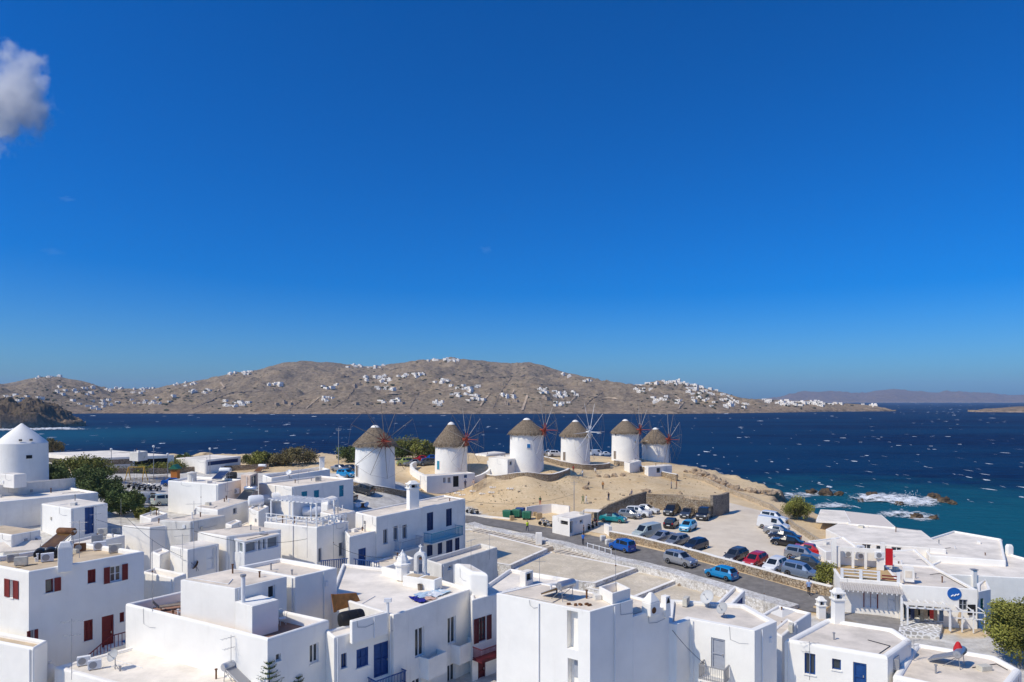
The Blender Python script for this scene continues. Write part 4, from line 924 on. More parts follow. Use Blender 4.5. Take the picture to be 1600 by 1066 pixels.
# --- laundry roof house
b = B('white house with laundry spread on its roof and two box balconies', [(515, 930), (615, 961), (737, 920), (650, 893), (535, 880)], 8.8, 1.5, par=.25, roof=ROOFW, wall=WHITE, round_=.08)
i_ = next(i for i in range(len(b.P)) if (b.P[i] - at_z(615, 961, 8.8).xy).length < .1)
for r_ in [(648.5, 981, 663, 1026), (699.5, 964, 712.5, 1006)]: b.add(i_, r_, 'win', nosill=1, glass=GLASS)
b.add(i_, (699, 1038, 711.5, 1075), 'win', nosill=1).add(i_, (644, 1061, 658, 1090), 'win', nosill=1)
b.balcony(i_, (655, 1020, 684, 1052), .95, None, solid=True); b.balcony(i_, (704, 1001, 732, 1029), .95, None, solid=True); b.finish(); LAUN = b
b = B('white house front with blue shutters and blue balcony at the bottom', [(508, 985), (522, 996), (613, 970)], 8.2, 1.4, par=.2, roof=ROOFW, wall=WHITE2, round_=.2)
b.add(1, (557, 1013, 575.5, 1042), 'shut', BLUE).add(1, (533, 1021, 542, 1044), 'win', BLUE, BLUE).add(1, (584, 1004, 609, 1056), 'door', BLUE)
b.balcony(1, (574, 1047, 622, 1074), 1.0, BLUE); b.finish()
B('low white parapet wall in front of the black water tank', [(546, 969), (550, 972), (606, 957)], 9.1, 7.6, par=0, wall=WHITE2, round_=.06).finish()
b = B('white house with maroon shutters and maroon balcony behind the tall block', [(735, 930), (738, 938), (806, 919), (905, 906), (796, 888)], 8.4, 1.4, par=.3, roof=ROOFW, wall=WHITE, round_=.1)
i_ = next(i for i in range(len(b.P)) if (b.P[i] - at_z(738, 938, 8.4).xy).length < .1)
b.add(i_, (748, 964, 760, 1002), 'open', MAROON, MAROON, leaf=1.2, cross=3, bars=1, nosill=1).add(i_, (747, 1032, 759, 1066), 'door', MAROON)
b.balcony(i_, (738, 992, 790, 1022), 1.1, MAROON, m=MAROON, slab=.1); b.finish()
b = B('white stair house with sloped roof and small window behind the laundry roof', [(709, 879), (737, 881), (764, 896)], 10.2, 7.9, par=0, wall=WHITE2, round_=.25)
b.add(0, (716, 884, 724, 897), 'win', bars=0).finish()
B('small white vent box with dark grille on the cream roof', [(812, 893), (821, 895), (833, 891)], 9.3, 8.0, par=0, wall=WHITE, round_=.04).add(1, (823, 896, 831, 907), 'hole', DARK).finish()
# --- the tall central block
b = B('tall plain white block with solar heater on its roof in the centre foreground', [(776, 927), (922, 956), (989, 936.5)], 10.9, 1.2, par=.08, th=.2, roof=ROOFM, wall=WHITE2, round_=.03)
b.add(0, (886, 955, 903, 1015), 'hole', WHITE2, depth=.5).add(0, (887, 1030, 903, 1075), 'hole', WHITE2, depth=.5); b.finish(); TALL = b
t_ = TALL.root; mb = MB(); u0, u1, z0, z1 = b.rect(0, (892, 1036, 898, 1062)); b.wbox(mb, 0, u0, u1, z0, z1, -.499, -.44); mb.build('window', GREYP, t_)
a_ = at_z(989, 936.5, 10.9).xy; d_ = (a_ - at_z(922, 956, 10.9).xy).normalized(); n_ = Vector((-d_.y, d_.x))
B('lower white wing at the right of the tall block', [(a_ + d_ * .003)[:], (a_ + d_ * 3.9)[:], (a_ + d_ * 3.9 + n_ * 3.6)[:], (a_ + d_ * .003 + n_ * 3.6)[:]], 9.75, 1.2, par=.15, roof=ROOFM, wall=WHITE2, round_=.04, world=True).finish()
_q = [at_z(x, y, 10.9) for x, y in ((936, 933), (957, 944.5), (985, 936))]
B('open white tank box on the right corner of the tall roof', [(p.x, p.y) for p in _q], 11.6, 10.85, par=.6, th=.12, roof=ROOFM, wall=WHITE, round_=.02, world=True).finish()
# --- house with the grey balcony
b = B('white house with grey balcony and grey door right of the tall block', [(1040, 973), (1057, 976), (1078, 967), (1179, 986), (1214, 971), (1165, 944), (1045, 936)], 8.5, 1.0, par=.22, th=.45, roof=ROOFG, wall=WHITE2, round_=.22)
i_ = next(i for i in range(len(b.P)) if (b.P[i] - at_z(1078, 967, 8.5).xy).length < .1)
b.add(i_, (1111, 998, 1133, 1046), 'door', GREYP).add(i_, (1093, 1060, 1112, 1085), 'win', SKYB, SKYB)
b.balcony(i_, (1100, 1035, 1140, 1060), 1.15, GREYM, rail_h=1.0); b.finish()
b = B('low white wall with blue door beside the stone steps', [(1118, 943), (1135, 953), (1164, 923)], 5.0, par=.3, roof=ROOFW, wall=WHITE2, round_=.06)
b.add(1, (1150, 938, 1161, 955), 'door', BLUE).finish()
# --- right foreground houses
b = B('white house with blue windows in the right foreground', [(1226, 999), (1387, 1026), (1425, 999), (1397, 981), (1291, 965)], 7.0, .8, par=.22, th=.5, roof=ROOFG, wall=WHITE2, round_=.32)
i_ = next(i for i in range(len(b.P)) if (b.P[i] - at_z(1226, 999, 7.0).xy).length < .1)
b.add(i_, (1257, 1021, 1274, 1054), 'win', BLUE, BLUE).add(i_, (1300, 1030, 1314, 1047), 'win', BLUE, BLUE, bars=0).add(i_, (1333, 1036, 1354, 1080), 'door', BLUE); b.finish()
B('low white roof terrace with a solar heater in the bottom right corner', [(1394, 1055), (1560, 1092), (1597, 1046), (1556, 1024), (1427, 1003)], 5.9, .6, par=.22, th=.5, roof=ROOFM, wall=WHITE2, round_=.3).finish()
B('low white roofs between the road and the blue windowed house', [(1180, 965), (1226, 985), (1268, 957), (1215, 945)], 5.0, par=.2, roof=ROOFM, wall=WHITE2, round_=.1).finish()
B('cream walled lean-to with an air conditioner vent beside the right house', [(1205, 985), (1222, 995), (1246, 974)], 5.6, par=.1, roof=ROOFM, wall=WHITE).finish()
# --- tavern with slatted awning
A0 = at_z(1312, 953, 2.2); A1 = at_z(1408, 962, 2.2)
b = B('white tavern with red framed doors, slatted awning and roof deck', [(A0.x, A0.y), (A1.x, A1.y), (A1.x + 2.6, A1.y + 7.4), (A0.x + 2.4, A0.y + 8.0)], 5.5, 1.5, par=.03, roof=mat('timber_deck', (.52, .36, .17), .8, var=.25, vscale=2, stretch=(.3, 4, 1)), wall=WHITE, round_=.05, world=True)
b.add(0, (1350, 919, 1371, 950), 'door', WPAINT, RED).add(0, (1387, 922, 1400, 955), 'door', WPAINT); b.finish(); TAV = b
L_ = (TAV.P[1] - TAV.P[0]).length
aw = MB(); TAV_r = TAV.root
for k in range(26):
    u = L_ * k / 26; p = [TAV.W(0, u, 5.15, .02), TAV.W(0, u + L_ / 26 - .03, 5.15, .02), TAV.W(0, u + L_ / 26 - .03, 4.75, 1.5), TAV.W(0, u, 4.75, 1.5)]
    MB().hexa([q - Vector((0, 0, .05)) for q in (p[3], p[2], p[1], p[0])] + [p[3], p[2], p[1], p[0]]).build('awning_slat', mat('bleached_slats', (.50, .46, .42), .9, var=.15, vscale=4), TAV_r)
for k in range(13):
    u = L_ * (k + .5) / 13; TAV.wbox(MB(), 0, u - .05, u + .05, 4.58, 4.69, .05, 1.62).build('rafter', WPAINT, TAV_r)
for u in (.15, L_ - .2): TAV.wbox(MB(), 0, u - .1, u + .1, 2.0, 4.58, 1.25, 1.45).build('post', WPAINT, TAV_r)
dk = MB()
for u in (.1, L_ * .33, L_ * .62, L_ - .35): TAV.wbox(dk, 0, u, u + .28, 5.48, 6.5, -.35, -.07)
for z in (5.75, 6.1, 6.4): TAV.wbox(dk, 0, .38, L_ * .62, z, z + .09, -.25, -.17)
dk.build('deck_railing', WPAINT, TAV_r)
rr = MB()
for z in (5.7, 6.0): TAV.wbox(rr, 0, L_ * .7, L_ - .36, z, z + .12, -.25, -.17)
rr.build('red_railing', RED, TAV_r)
# service wall with machines at the back of the deck
bw = MB()
for u, w_ in ((.1, .5), (1.75, .25), (3.0, .25), (4.2, .7)): TAV.wbox(bw, 0, u, u + w_, 5.5, 7.3, -5.4, -5.1)
TAV.wbox(bw, 0, .1, 4.9, 7.3, 7.75, -5.4, -5.1); TAV.wbox(bw, 0, -.3, .2, 5.4, 8.6, -5.5, -4.9); TAV.wbox(bw, 0, 4.6, 5.0, 7.3, 8.5, -5.45, -5.05)
bw.build('service_wall', WHITE, TAV_r); TAV.wbox(MB(), 0, .12, 4.88, 5.5, 7.29, -6.6, -6.5).build('service_back', WHITE, TAV_r)
TAV.wbox(MB(), 0, 5.05, 5.75, 6.1, 7.9, -5.3, -5.1).build('red_door', mat('bright_red_paint', (.5, .01, .015), .5), TAV_r)
tw = MB(); TAV.wbox(tw, 0, 6.0, 6.95, 5.5, 6.9, -1.6, -.75); tw.build('hatch_box', WHITE, TAV_r); TAV.wbox(MB(), 0, 6.15, 6.75, 5.9, 6.6, -.76, -.72).build('hatch', ROOFM, TAV_r)
# --- clothes shop
S0 = at_z(1410, 968, 2.0); S1 = at_z(1527, 976, 2.0)
b = B('white shop with grey roof, round blue sign and pergola front', [(S0.x, S0.y), (S1.x, S1.y), (S1.x + 1.6, S1.y + 9.5), (S0.x + 1.6, S0.y + 10.0)], 5.45, 1.2, par=.2, th=.25, roof=ROOFG, wall=WHITE2, round_=.06, world=True)
b.add(0, (1498.5, 937, 1512, 954), 'win', GREYP, GREYP, cross=1, nosill=1).add(0, (1412, 944, 1464, 969), 'hole', DARK, depth=1.6); b.finish(); SHOP = b
r_ = SHOP.root
# round blue sign, lettering like white wave strokes, no mascot
u_, z_ = SHOP.hit(0, 1491, 928); c_ = SHOP.W(0, u_, z_, .03); d2 = (SHOP.P[1] - SHOP.P[0]).normalized(); o2 = Vector((d2.y, -d2.x, 0))
sg = tag(MB().lathe([(.62, -.03), (.62, .03)], (0, 0, 0), 28, o2).build('wall_sign', mat('sign_blue', (.015, .12, .42), .5), org=None), 'round blue sign with a white flourish high on the shop wall', 'sign'); sg.location = c_
m_ = MB(); pts = [Vector((d2.x * x, d2.y * x, z)) + o2 * .045 for x, z in ((-.3, -.25), (-.12, -.1), (0, -.2), (.14, -.02), (.26, -.1), (.4, .05))]
m_.path(pts, .06, 5).build('flourish', WPAINT, sg)
u0, u1, z0, z1 = SHOP.rect(0, (1408, 936, 1472, 972)); pg = MB()
for k in range(6): u = u0 + (u1 - u0) * k / 5; SHOP.wbox(pg, 0, u - .06, u + .06, z1 - .3, z1 - .16, .01, 2.2)
SHOP.wbox(pg, 0, u0 - .1, u1 + .1, z1 - .45, z1 - .301, 1.9, 2.05)
for u in (u0, u1): SHOP.wbox(pg, 0, u - .07, u + .07, 1.8, z1 - .451, 1.92, 2.03)
pg.build('pergola', WPAINT, r_); SHOP.wbox(MB(), 0, u0, u1, z1 - .155, z1 - .12, .9, 2.1).build('canopy', mat('canvas', (.70, .67, .60), .9), r_)
fr = MB(); x0, x1 = SHOP.hit(0, 1476, 950)[0], SHOP.hit(0, 1528, 950)[0]
for z in (3.55, 2.9): SHOP.wbox(fr, 0, x0, x1, z, z + .09, 1.5, 1.6)
for k in range(4): u = x0 + (x1 - x0) * k / 3; SHOP.wbox(fr, 0, u - .05, u + .05, 1.6, 3.545, 1.5, 1.6); SHOP.wbox(fr, 0, u - .04, u + .04, 3.645, 3.73, .01, 1.6)
fr.build('timber_frame', WPAINT, r_)
for k, c in enumerate([(.05, .08, .12), (.03, .04, .09), (.30, .24, .16), (.32, .27, .19), (.45, .36, .24), (.50, .04, .03), (.42, .33, .24), (.10, .16, .24)]):
    u = u0 + .35 + k * (u1 - u0 - .7) / 7; t = SHOP.wbox(MB(), 0, u - .17, u + .17, 2.25 + (k % 3) * .12, z1 - .62, .5 + (k % 2) * .3, .58 + (k % 2) * .3).build('hanging_garment', mat('cloth_%d' % k, c, .9, var=.4, vscale=5), org=None)
    tag(t, ['dark teal', 'navy', 'patterned brown', 'striped olive', 'sand coloured', 'bright red', 'beige', 'pale blue'][k] + ' dress hanging in the shop front', 'garment')
v = at_z(1461, 976, 2.0)
# --- seafront restaurants
b = B('long white seafront restaurant with a row of windows', [(1290, 827), (1330, 847), (1478, 858), (1440, 829), (1318, 814)], 4.6, 1, par=.0, roof=ROOFW, wall=WHITE, round_=.08)
i_ = next(i for i in range(len(b.P)) if (b.P[i] - at_z(1330, 847, 4.6).xy).length < .1)
for r_ in [(1347, 850, 1361, 859), (1369, 853, 1385, 861), (1393, 855, 1409, 863)]: b.add(i_, r_, 'win', glass=GLASS, nosill=1)
b.finish()
b = B('white pavilion roof of the seafront restaurant nearest the big shrub', [(1275, 813), (1330, 816), (1320, 798), (1282, 796)], 4.9, 4.55, par=0, roof=ROOFW, wall=WHITE, round_=.03, name='canopy', cat='canopy'); b.finish()
B('cream sloping awning of the seafront restaurant', [(1326, 818), (1400, 824), (1378, 805), (1314, 798)], 4.85, 4.5, par=0, roof=mat('awning_canvas', (.70, .62, .54), .9, var=.05), wall=WHITE, round_=.03, name='canopy', cat='canopy').finish()
b = B('white seafront house with step down roofs at the far right', [(1435, 846), (1452, 868), (1572, 876), (1565, 842), (1490, 829)], 4.2, .8, par=.25, roof=ROOFW, wall=WHITE2, round_=.1).finish()
B('white seaside house with wide blank wall at the right edge', [(1440, 888), (1452, 896), (1640, 905), (1640, 882), (1566, 862), (1500, 861)], 3.6, .6, par=.2, roof=ROOFW, wall=WHITE2, round_=.08).finish()
b = B('low white roofs behind the tavern with red roof door', [(1365, 861), (1395, 888), (1470, 892), (1430, 858)], 4.9, 1, par=.2, roof=ROOFW, wall=WHITE2, round_=.08).finish()
b = B('white garden house behind the parked cars', [(1262, 845), (1290, 862), (1345, 858), (1318, 838)], 4.9, 2, par=.2, roof=ROOFW, wall=WHITE2, round_=.1).finish()
b = B('narrow white passage house with green door right of the shop', [(1526, 912), (1529, 925), (1548, 921), (1540, 905)], 4.8, .8, par=.2, roof=ROOFW, wall=WHITE2, round_=.08)
b.add(1, (1532, 935, 1537, 958), 'door', GREENP) ; b.finish()
# --- buildings up by the mills
b = B('whitewashed gift shop with blue door under the second mill', [(656, 742), (667, 744), (742, 739)], 9.2, par=.1, roof=ROOFM, wall=WHITE2, round_=.1)
b.add(1, (657.5 + 3, 743, 668, 758), 'door', SKYB).add(1, (683, 741, 687, 745), 'win', SKYB, SKYB).add(1, (692.5, 746, 697, 755), 'win').add(1, (699.5, 746, 704.5, 755), 'win').add(1, (708, 744, 717, 761), 'hole', DARK).add(1, (725, 742, 730, 747), 'win', SKYB, SKYB); b.finish()
b = B('low white annexe in front of the third mill', [(763, 715), (793, 718.5), (828, 712)], 11.8, par=0, roof=ROOFW, wall=WHITE2, round_=.06)
b.add(1, (796, 721, 800, 727), 'win', GREYP, GREYP, bars=0).add(1, (809, 722, 812, 728), 'hole', GREYP); b.finish()
b = B('white cottage with one window below the seaward mill', [(1007, 728), (1013, 730), (1050, 727)], 9.0, par=0, roof=ROOFW, wall=WHITE2, round_=.08)
b.add(1, (1026, 731, 1032, 739), 'win', GREYP, GREYP, bars=0); b.finish()
B('small white outhouse between the fifth and sixth mills', [(975, 722), (984, 724), (1002, 720)], 9.7, par=0, roof=ROOFW, wall=WHITE2, round_=.06).finish()
B('low white sea-view building behind the second mill', [(742, 709), (760, 711), (790, 707)], 11.0, par=0, roof=ROOFW, wall=WHITE).finish()
# museum like building on the left shore
b = B('long low modern building with white roof and stone wall on the left shore', [(62, 708), (150, 716), (272, 711)], 12.6, par=.0, roof=ROOFW, wall=WHITE, round_=.04)
b.add(1, (157, 718, 207, 726), 'hole', STONE, depth=.05).add(1, (210, 717, 262, 727), 'hole', DARK, depth=.3); b.add(0, (72, 716, 96, 724), 'win', GREYM, GREYM, nosill=1); b.finish()
B('beige plant room on the roof of the long shore building', [(202, 706), (216, 707), (231, 705)], 14.2, 12.5, par=.1, wall=DIRTY, roof=ROOFM).finish()
B('low white gatehouse with blue fascia by the shore', [(275, 716), (322, 719), (376, 713)], 11.6, par=0, roof=ROOFW, wall=WHITE, round_=.03).add(1, (325, 719, 372, 725), 'hole', NAVY, depth=.04).add(1, (345, 728, 372, 737), 'hole', DARK, depth=.3).finish()
# white kiosk at the road
b = B('white kiosk hut with dark doorway beside the road', [(863, 806), (890, 811), (924, 803)], 6.3, par=0, roof=ROOFW, wall=WHITE, round_=.05)
b.add(1, (889, 815, 895, 833), 'hole', DARK, depth=.4).add(0, (876, 814, 888, 820), 'hole', DARK, depth=.2).add(1, (906, 812, 911, 818), 'win', GREYP, bars=0); b.finish()
# ------------------------------------------------------------------ road, car park, terraces, steps
def ribbon(name, left, right, m, off, label, nsub=8, per=2.0):
    """a sheet draped on the ground between two lines of ground points (pixels)"""
    def res(pts):
        P = [G(*p) for p in pts]; return [Vector((p.x, p.y, 0)) for p in P]
    A, Bq = res(left), res(right); rows = []
    for i in range(len(A) - 1):
        n = max(1, int(max((A[i + 1] - A[i]).length, (Bq[i + 1] - Bq[i]).length) / per))
        for k in range(n + (i == len(A) - 2)): t = k / n; rows.append((A[i].lerp(A[i + 1], t), Bq[i].lerp(Bq[i + 1], t)))
    vs = []
    for a, b in rows:
        for j in range(nsub + 1): q = a.lerp(b, j / nsub); vs.append((q.x, q.y, ground_z(q.x, q.y) + off))
    o = MB().add(vs, grid_faces(len(rows), nsub + 1)).build(name, m); return tag(o, label, kind='structure')
ribbon('parking_lot', [(912, 830), (955, 837), (1000, 846), (1060, 860), (1120, 876), (1200, 897), (1300, 925)], [(922, 812), (965, 803), (1012, 795), (1070, 795), (1140, 786), (1195, 800), (1330, 868)], CONC, .05, 'pale concrete car park', 24)
ribbon('road', [(690, 801), (742, 807), (800, 816), (860, 826), (915, 836), (960, 845), (1040, 864), (1120, 886), (1200, 908), (1262, 926), (1330, 950)], [(690, 812), (742, 818), (800, 829), (855, 841), (910, 855), (960, 869), (1040, 890), (1120, 914), (1200, 938), (1262, 957), (1320, 975)], ASPH, .09, 'grey asphalt road running down past the terraces', 8)
wall_line('retaining_wall', 'long tan stone wall with white coping between road and car park', [(953, 840), (1000, 850), (1060, 865), (1120, 882), (1200, 905), (1262, 922), (1300, 934)], .95, .45, STONE, WHITE, caph=.1)
wall_line('retaining_wall', 'white washed end of the road wall beside the blue car', [(946, 832), (954, 838)], 1.4, .5, WHITE)
wall_line('rubble_wall', 'low whitewashed rubble wall along the lower side of the road', [(735, 822), (800, 833), (855, 846), (910, 860), (960, 874), (1040, 895), (1120, 920), (1180, 938), (1240, 955)], .55, 2.0, WSTONE, None, below=3.0)
wall_line('field_wall', 'dark shaded stone wall climbing between earth field and car park', [(926, 816), (950, 807), (985, 799), (1009, 793)], lambda t: 1.2 + t * 2.0, .5, STONE)
wall_line('field_wall', 'tall sunlit stone wall behind the row of black cars', [(1010, 796), (1040, 798), (1080, 803), (1112, 806)], lambda t: 2.9 - t * .6, .5, STONE)
wall_line('field_wall', 'ruined grey stone wall end with broken top', [(1112, 808), (1124, 806), (1137, 801)], lambda t: 3.1 + (.7 if .3 < t < .7 else 0), .6, stone_mat('grey_stone', 3.0, [(.27, .23, .19), (.36, .31, .25), (.32, .27, .21)], (.13, .11, .09), .9, .07))
wall_line('field_wall', 'low pale wall winding down from the ruin to the sea', [(1068, 745), (1100, 752), (1135, 768), (1170, 782), (1205, 796), (1240, 826), (1285, 856)], .9, .4, stone_mat('pale_stone', 3.0, [(.48, .38, .26), (.58, .48, .35), (.52, .43, .32)], (.30, .23, .15), .7, .07), None)
wall_line('field_wall', 'low broken wall across the top of the ruin', [(1012, 778), (1040, 776), (1070, 778), (1118, 785)], .5, .6, MATS['pale_stone'], None)
wall_line('garden_wall', 'white wall behind the rubbish containers', [(822, 808), (846, 803), (862, 801), (890, 806)], 1.6, .25, WHITE)
wall_line('kerb_wall', 'low white kerb between earth field and road', [(735, 806), (770, 809), (800, 812)], .25, .3, WHITE)
# stone terraces
def slab(label, px, z, wallm=WSTONE, name='terrace'):
    P = [at_z(x, y, z).xy for x, y in px]
    if not ccw(P): P.reverse()
    t = bpy.data.objects.new(name, None); COL.objects.link(t); c = sum(P, Vector((0, 0))) / len(P); t.location = (c.x, c.y, z); t['_o'] = list(t.location); tag(t, label, kind='structure')
    MB().prism(P, -1, z).build('retaining_face', wallm, t); Q = inset(P, .45)
    MB().add([(q.x, q.y, z + .03) for q in Q], [tuple(range(len(Q)))]).build('paving', PAVE, t)
    n = len(P); m = MB().add([(p.x, p.y, z + .045) for p in P] + [(q.x, q.y, z + .045) for q in Q] + [(q.x, q.y, z + .005) for q in Q], [(i, (i + 1) % n, n + (i + 1) % n, n + i) for i in range(n)] + [(n + i, n + (i + 1) % n, 2 * n + (i + 1) % n, 2 * n + i) for i in range(n)]); m.build('whitewashed_edge', WHITE, t)
    return t
slab('uppermost paved terrace beside the blue balcony house', [(715, 829), (735, 827), (856, 858), (798, 884), (715, 872)], 3.5)
slab('large paved terrace with whitewashed rubble edge in the middle', [(862, 862), (995, 888), (930, 912), (800, 898), (806, 886)], 2.9)
slab('third paved terrace down the slope', [(998, 893), (1063, 905), (986, 936), (915, 919), (934, 911)], 2.4)
slab('lowest paved terrace near the satellite dishes', [(1066, 908), (1163, 923), (1120, 946), (1010, 946), (992, 936)], 2.0)
# the stepped lane
SP = bpy.data.objects.new('stepped_path', None); COL.objects.link(SP); c0 = at_z(734, 829, 3.6); SP.location = c0; SP['_o'] = list(c0); tag(SP, 'stepped stone lane between rubble wall and terraces', kind='structure')
STEPM = mat('step_stone', (.60, .52, .41), .9, var=.2, vscale=1.2, bump=.2)
for seg, n in ((((734, 829, 760, 822.5), (852, 858, 876, 851), 3.55, 3.0), 17), (((862, 861.5, 886, 855), (960, 884, 984, 876), 2.98, 2.5), 13), (((1165, 941, 1178, 932), (1200, 953, 1214, 943), 1.9, 1.3), 5)):
    (a, b, z0, z1) = seg
    for i in range(n):
        t = i / n; t2 = (i + 1) / n; z = z0 + (z1 - z0) * t + .10 
        f = lambda u, k: (a[k] + (b[k] - a[k]) * u)
        q = [at_z(f(t, 0), f(t, 1), z), at_z(f(t2, 0), f(t2, 1), z), at_z(f(t2, 2), f(t2, 3), z), at_z(f(t, 2), f(t, 3), z)]
        e = (q[1] - q[0]) * .74; e2 = (q[2] - q[3]) * .74; q[1] = q[0] + e; q[2] = q[3] + e2
        m = MB().hexa([Vector((p.x, p.y, z - 2.2)) for p in q] + q); m.build('step', STEPM, SP)
_up = [(734, 824, 3.5), (860, 855, 3.0), (962, 880, 2.45), (1064, 902, 2.05), (1168, 928, 1.85), (1225, 948, 1.6)]; _lo = [(722, 834, 3.45), (850, 864, 2.85), (952, 890, 2.35), (1052, 914, 1.95), (1146, 941, 1.8), (1190, 966, 1.5)]
_n = len(_up); tag(MB().add([at_z(*p) + Vector((0, .6, -.4 if p[0] < 990 else 0)) for p in _up] + [at_z(*p) - Vector((0, 0, .4 if p[0] < 980 else 0)) for p in _lo], [(i, _n + i, _n + i + 1, i + 1) for i in range(_n - 1)]).build('lane_paving', PAVE), 'flagstones of the lane between rubble wall and terraces', kind='structure')
v0 = at_z(1410, 972, 2.0); tag(MB().prism([at_z(*p, 2.0).xy for p in ((1404, 987), (1468, 992), (1474, 972), (1408, 968))], .5, 2.03).build('shop_forecourt', CRAZY), 'white jointed crazy paving in front of the shop', kind='structure')
tag(MB().prism([at_z(*p, 2.0).xy for p in ((1316, 965), (1406, 990), (1410, 968), (1312, 952))], .5, 2.02).build('tavern_forecourt', mat('grey_paving', (.28, .26, .24), .9, var=.2, vscale=1.5)), 'grey paving in front of the tavern', kind='structure')

# ------------------------------------------------------------------ cars
PAINT = mat('car_paint', (.5, .5, .5), .25, spec=.5); CGLASS = mat('car_glass', (.012, .016, .02), .05, spec=.7)
HLIGHT = mat('headlamp', (.75, .77, .8), .15, spec=.6); TLIGHT = mat('tail_lamp', (.32, .01, .01), .25); PLATE = mat('number_plate', (.75, .75, .72), .5); SOFT = mat('soft_top', (.02, .02, .022), .9)
def paint(name, c, metal=0.0): 
    m = mat('paint_' + name, c, .24, metal=metal, spec=.5); m.node_tree.nodes['Principled BSDF'].inputs['Coat Weight'].default_value = .6; return m
def car_model(kind):
    P = {   # length, half width, stations: x, belt z, belt half width f, roof z, roof half width f
     'hatch': (3.75, .84, [(-.99, .62, .9, .64, .8), (-.95, .95, .97, .98, .86), (-.76, .97, .98, 1.42, .76), (-.18, .96, 1, 1.49, .77), (.2, .95, 1, 1.44, .76), (.56, .92, .98, .95, .84), (.9, .78, .93, .80, .78), (.99, .55, .86, .57, .7)]),
     'sedan': (4.35, .87, [(-.99, .62, .9, .64, .8), (-.95, .93, .96, .96, .84), (-.70, .95, .98, .99, .84), (-.42, .95, 1, 1.40, .74), (.08, .94, 1, 1.45, .75), (.46, .92, .98, .95, .84), (.88, .78, .93, .80, .78), (.99, .55, .86, .57, .7)]),
     'suv': (4.2, .90, [(-.99, .7, .92, .72, .84), (-.96, 1.08, .97, 1.10, .88), (-.86, 1.10, .98, 1.58, .80), (-.2, 1.08, 1, 1.66, .80), (.14, 1.07, 1, 1.62, .79), (.46, 1.05, .98, 1.08, .86), (.92, .93, .95, .95, .84), (.99, .62, .9, .64, .78)]),
     'mpv': (3.65, .84, [(-.99, .7, .93, .72, .86), (-.97, 1.03, .98, 1.06, .9), (-.88, 1.05, .98, 1.58, .82), (-.1, 1.03, 1, 1.66, .82), (.25, 1.02, 1, 1.62, .81), (.6, .98, .98, 1.01, .86), (.93, .86, .94, .88, .82), (.99, .58, .88, .6, .76)]),
     'van': (4.6, .93, [(-.99, .75, .95, .77, .9), (-.98, 1.15, .99, 1.18, .95), (-.95, 1.16, .99, 1.86, .9), (-.1, 1.16, 1, 1.92, .9), (.3, 1.14, 1, 1.86, .87), (.62, 1.1, .98, 1.13, .88), (.93, .96, .95, .98, .85), (.99, .65, .9, .67, .8)])}[kind]
    L, W, S = P; hl = L / 2; root = thing('car', kind, 'car', (0, 0, 0), local=True); body = MB(); secs = []
    for x, bz, bf, rz, rf in S:
        X = x * hl; w = W * bf; rows = [(w * .86, .20), (w * .99, .34), (w, min(.62, bz * .7)), (w * .97, bz), (W * rf, rz - (.06 if rz - bz > .2 else .01)), (W * rf * .86, rz)]
        secs.append([(X, -a, z) for a, z in rows] + [(X, a, z) for a, z in reversed(rows)])
    glass = []
    def quad(q, g=None, f=.86):
        q = [Vector(v) for v in q]
        if not g: body.add(q, [(0, 1, 2, 3)]); return
        c = sum(q, Vector()) / 4; i = [c + (v - c) * f for v in q]; body.add(q + i, [(k, (k + 1) % 4, 4 + (k + 1) % 4, 4 + k) for k in range(4)]); glass.append((g, i))
    n = len(S); tall = [s[3] - s[1] > .2 for s in S]
    for j in range(n - 1):
        a, b = secs[j], secs[j + 1]
        for k in range(11):
            q = [a[k], b[k], b[k + 1], a[k + 1]]; g = None
            if k in (3, 7) and (tall[j] and tall[j + 1]): g = 'side_window'
            if kind == 'van' and k in (3, 7) and j == 2: g = None
            if k in (4, 5, 6) and tall[j] != tall[j + 1]: 
                if k == 5: g = 'windscreen' if tall[j] else 'rear_window'
            quad(q, g, .9 if g == 'side_window' else .93)
    body.add(secs[0], [tuple(range(11, -1, -1))]); body.add(secs[-1], [tuple(range(12))]); 
    for j in range(n - 1): body.add([secs[j][0], secs[j][11], secs[j + 1][11], secs[j + 1][0]], [(0, 1, 2, 3)])
    bo = body.build('body', PAINT, root, smooth=True)
    for g, i in glass: MB().add(i, [(0, 1, 2, 3)]).build(g, CGLASS, root)
    for x in (-.62, .64):
        for sgn in (-1, 1):
            r = .31 if kind in ('hatch', 'sedan', 'mpv') else .35; c = Vector((x * hl, sgn * (W - .085), r))
            tw = MB().lathe([(r * .7, -.1), (r * .97, -.1), (r, -.07), (r, .07), (r * .97, .1), (r * .7, .1)], c, 18, (0, sgn, 0)).build('wheel', RUBBER, root, smooth=True)
            MB().lathe([(r * .68, .05), (r * .66, .108), (r * .2, .09)], c, 14, (0, sgn, 0)).build('rim', STEEL, tw)
    for sgn in (-1, 1):
        s6 = S[-2]; MB().box((hl * .945, sgn * W * .66, s6[1] - .10), (.22, .30, .13), sgn * -.25).build('headlight', HLIGHT, root)
        s1 = S[1]; MB().box((-hl * .962, sgn * W * .76, s1[1] - .1), (.10, .2, .24)).build('tail_light', TLIGHT, root)
        MB().box((hl * S[5][0] * .86, sgn * (W + .07), S[5][1] + .05), (.12, .16, .11)).build('mirror', PAINT, root)
    MB().box((hl * .985, 0, .42), (.06, W * 1.3, .2)).build('grille', BLACK, root); MB().box((hl * 1.0, 0, .42), (.04, .48, .11)).build('number_plate', PLATE, root); MB().box((-hl * 1.0, 0, .55), (.04, .48, .11)).build('number_plate', PLATE, root)
    return root
CARS = {}
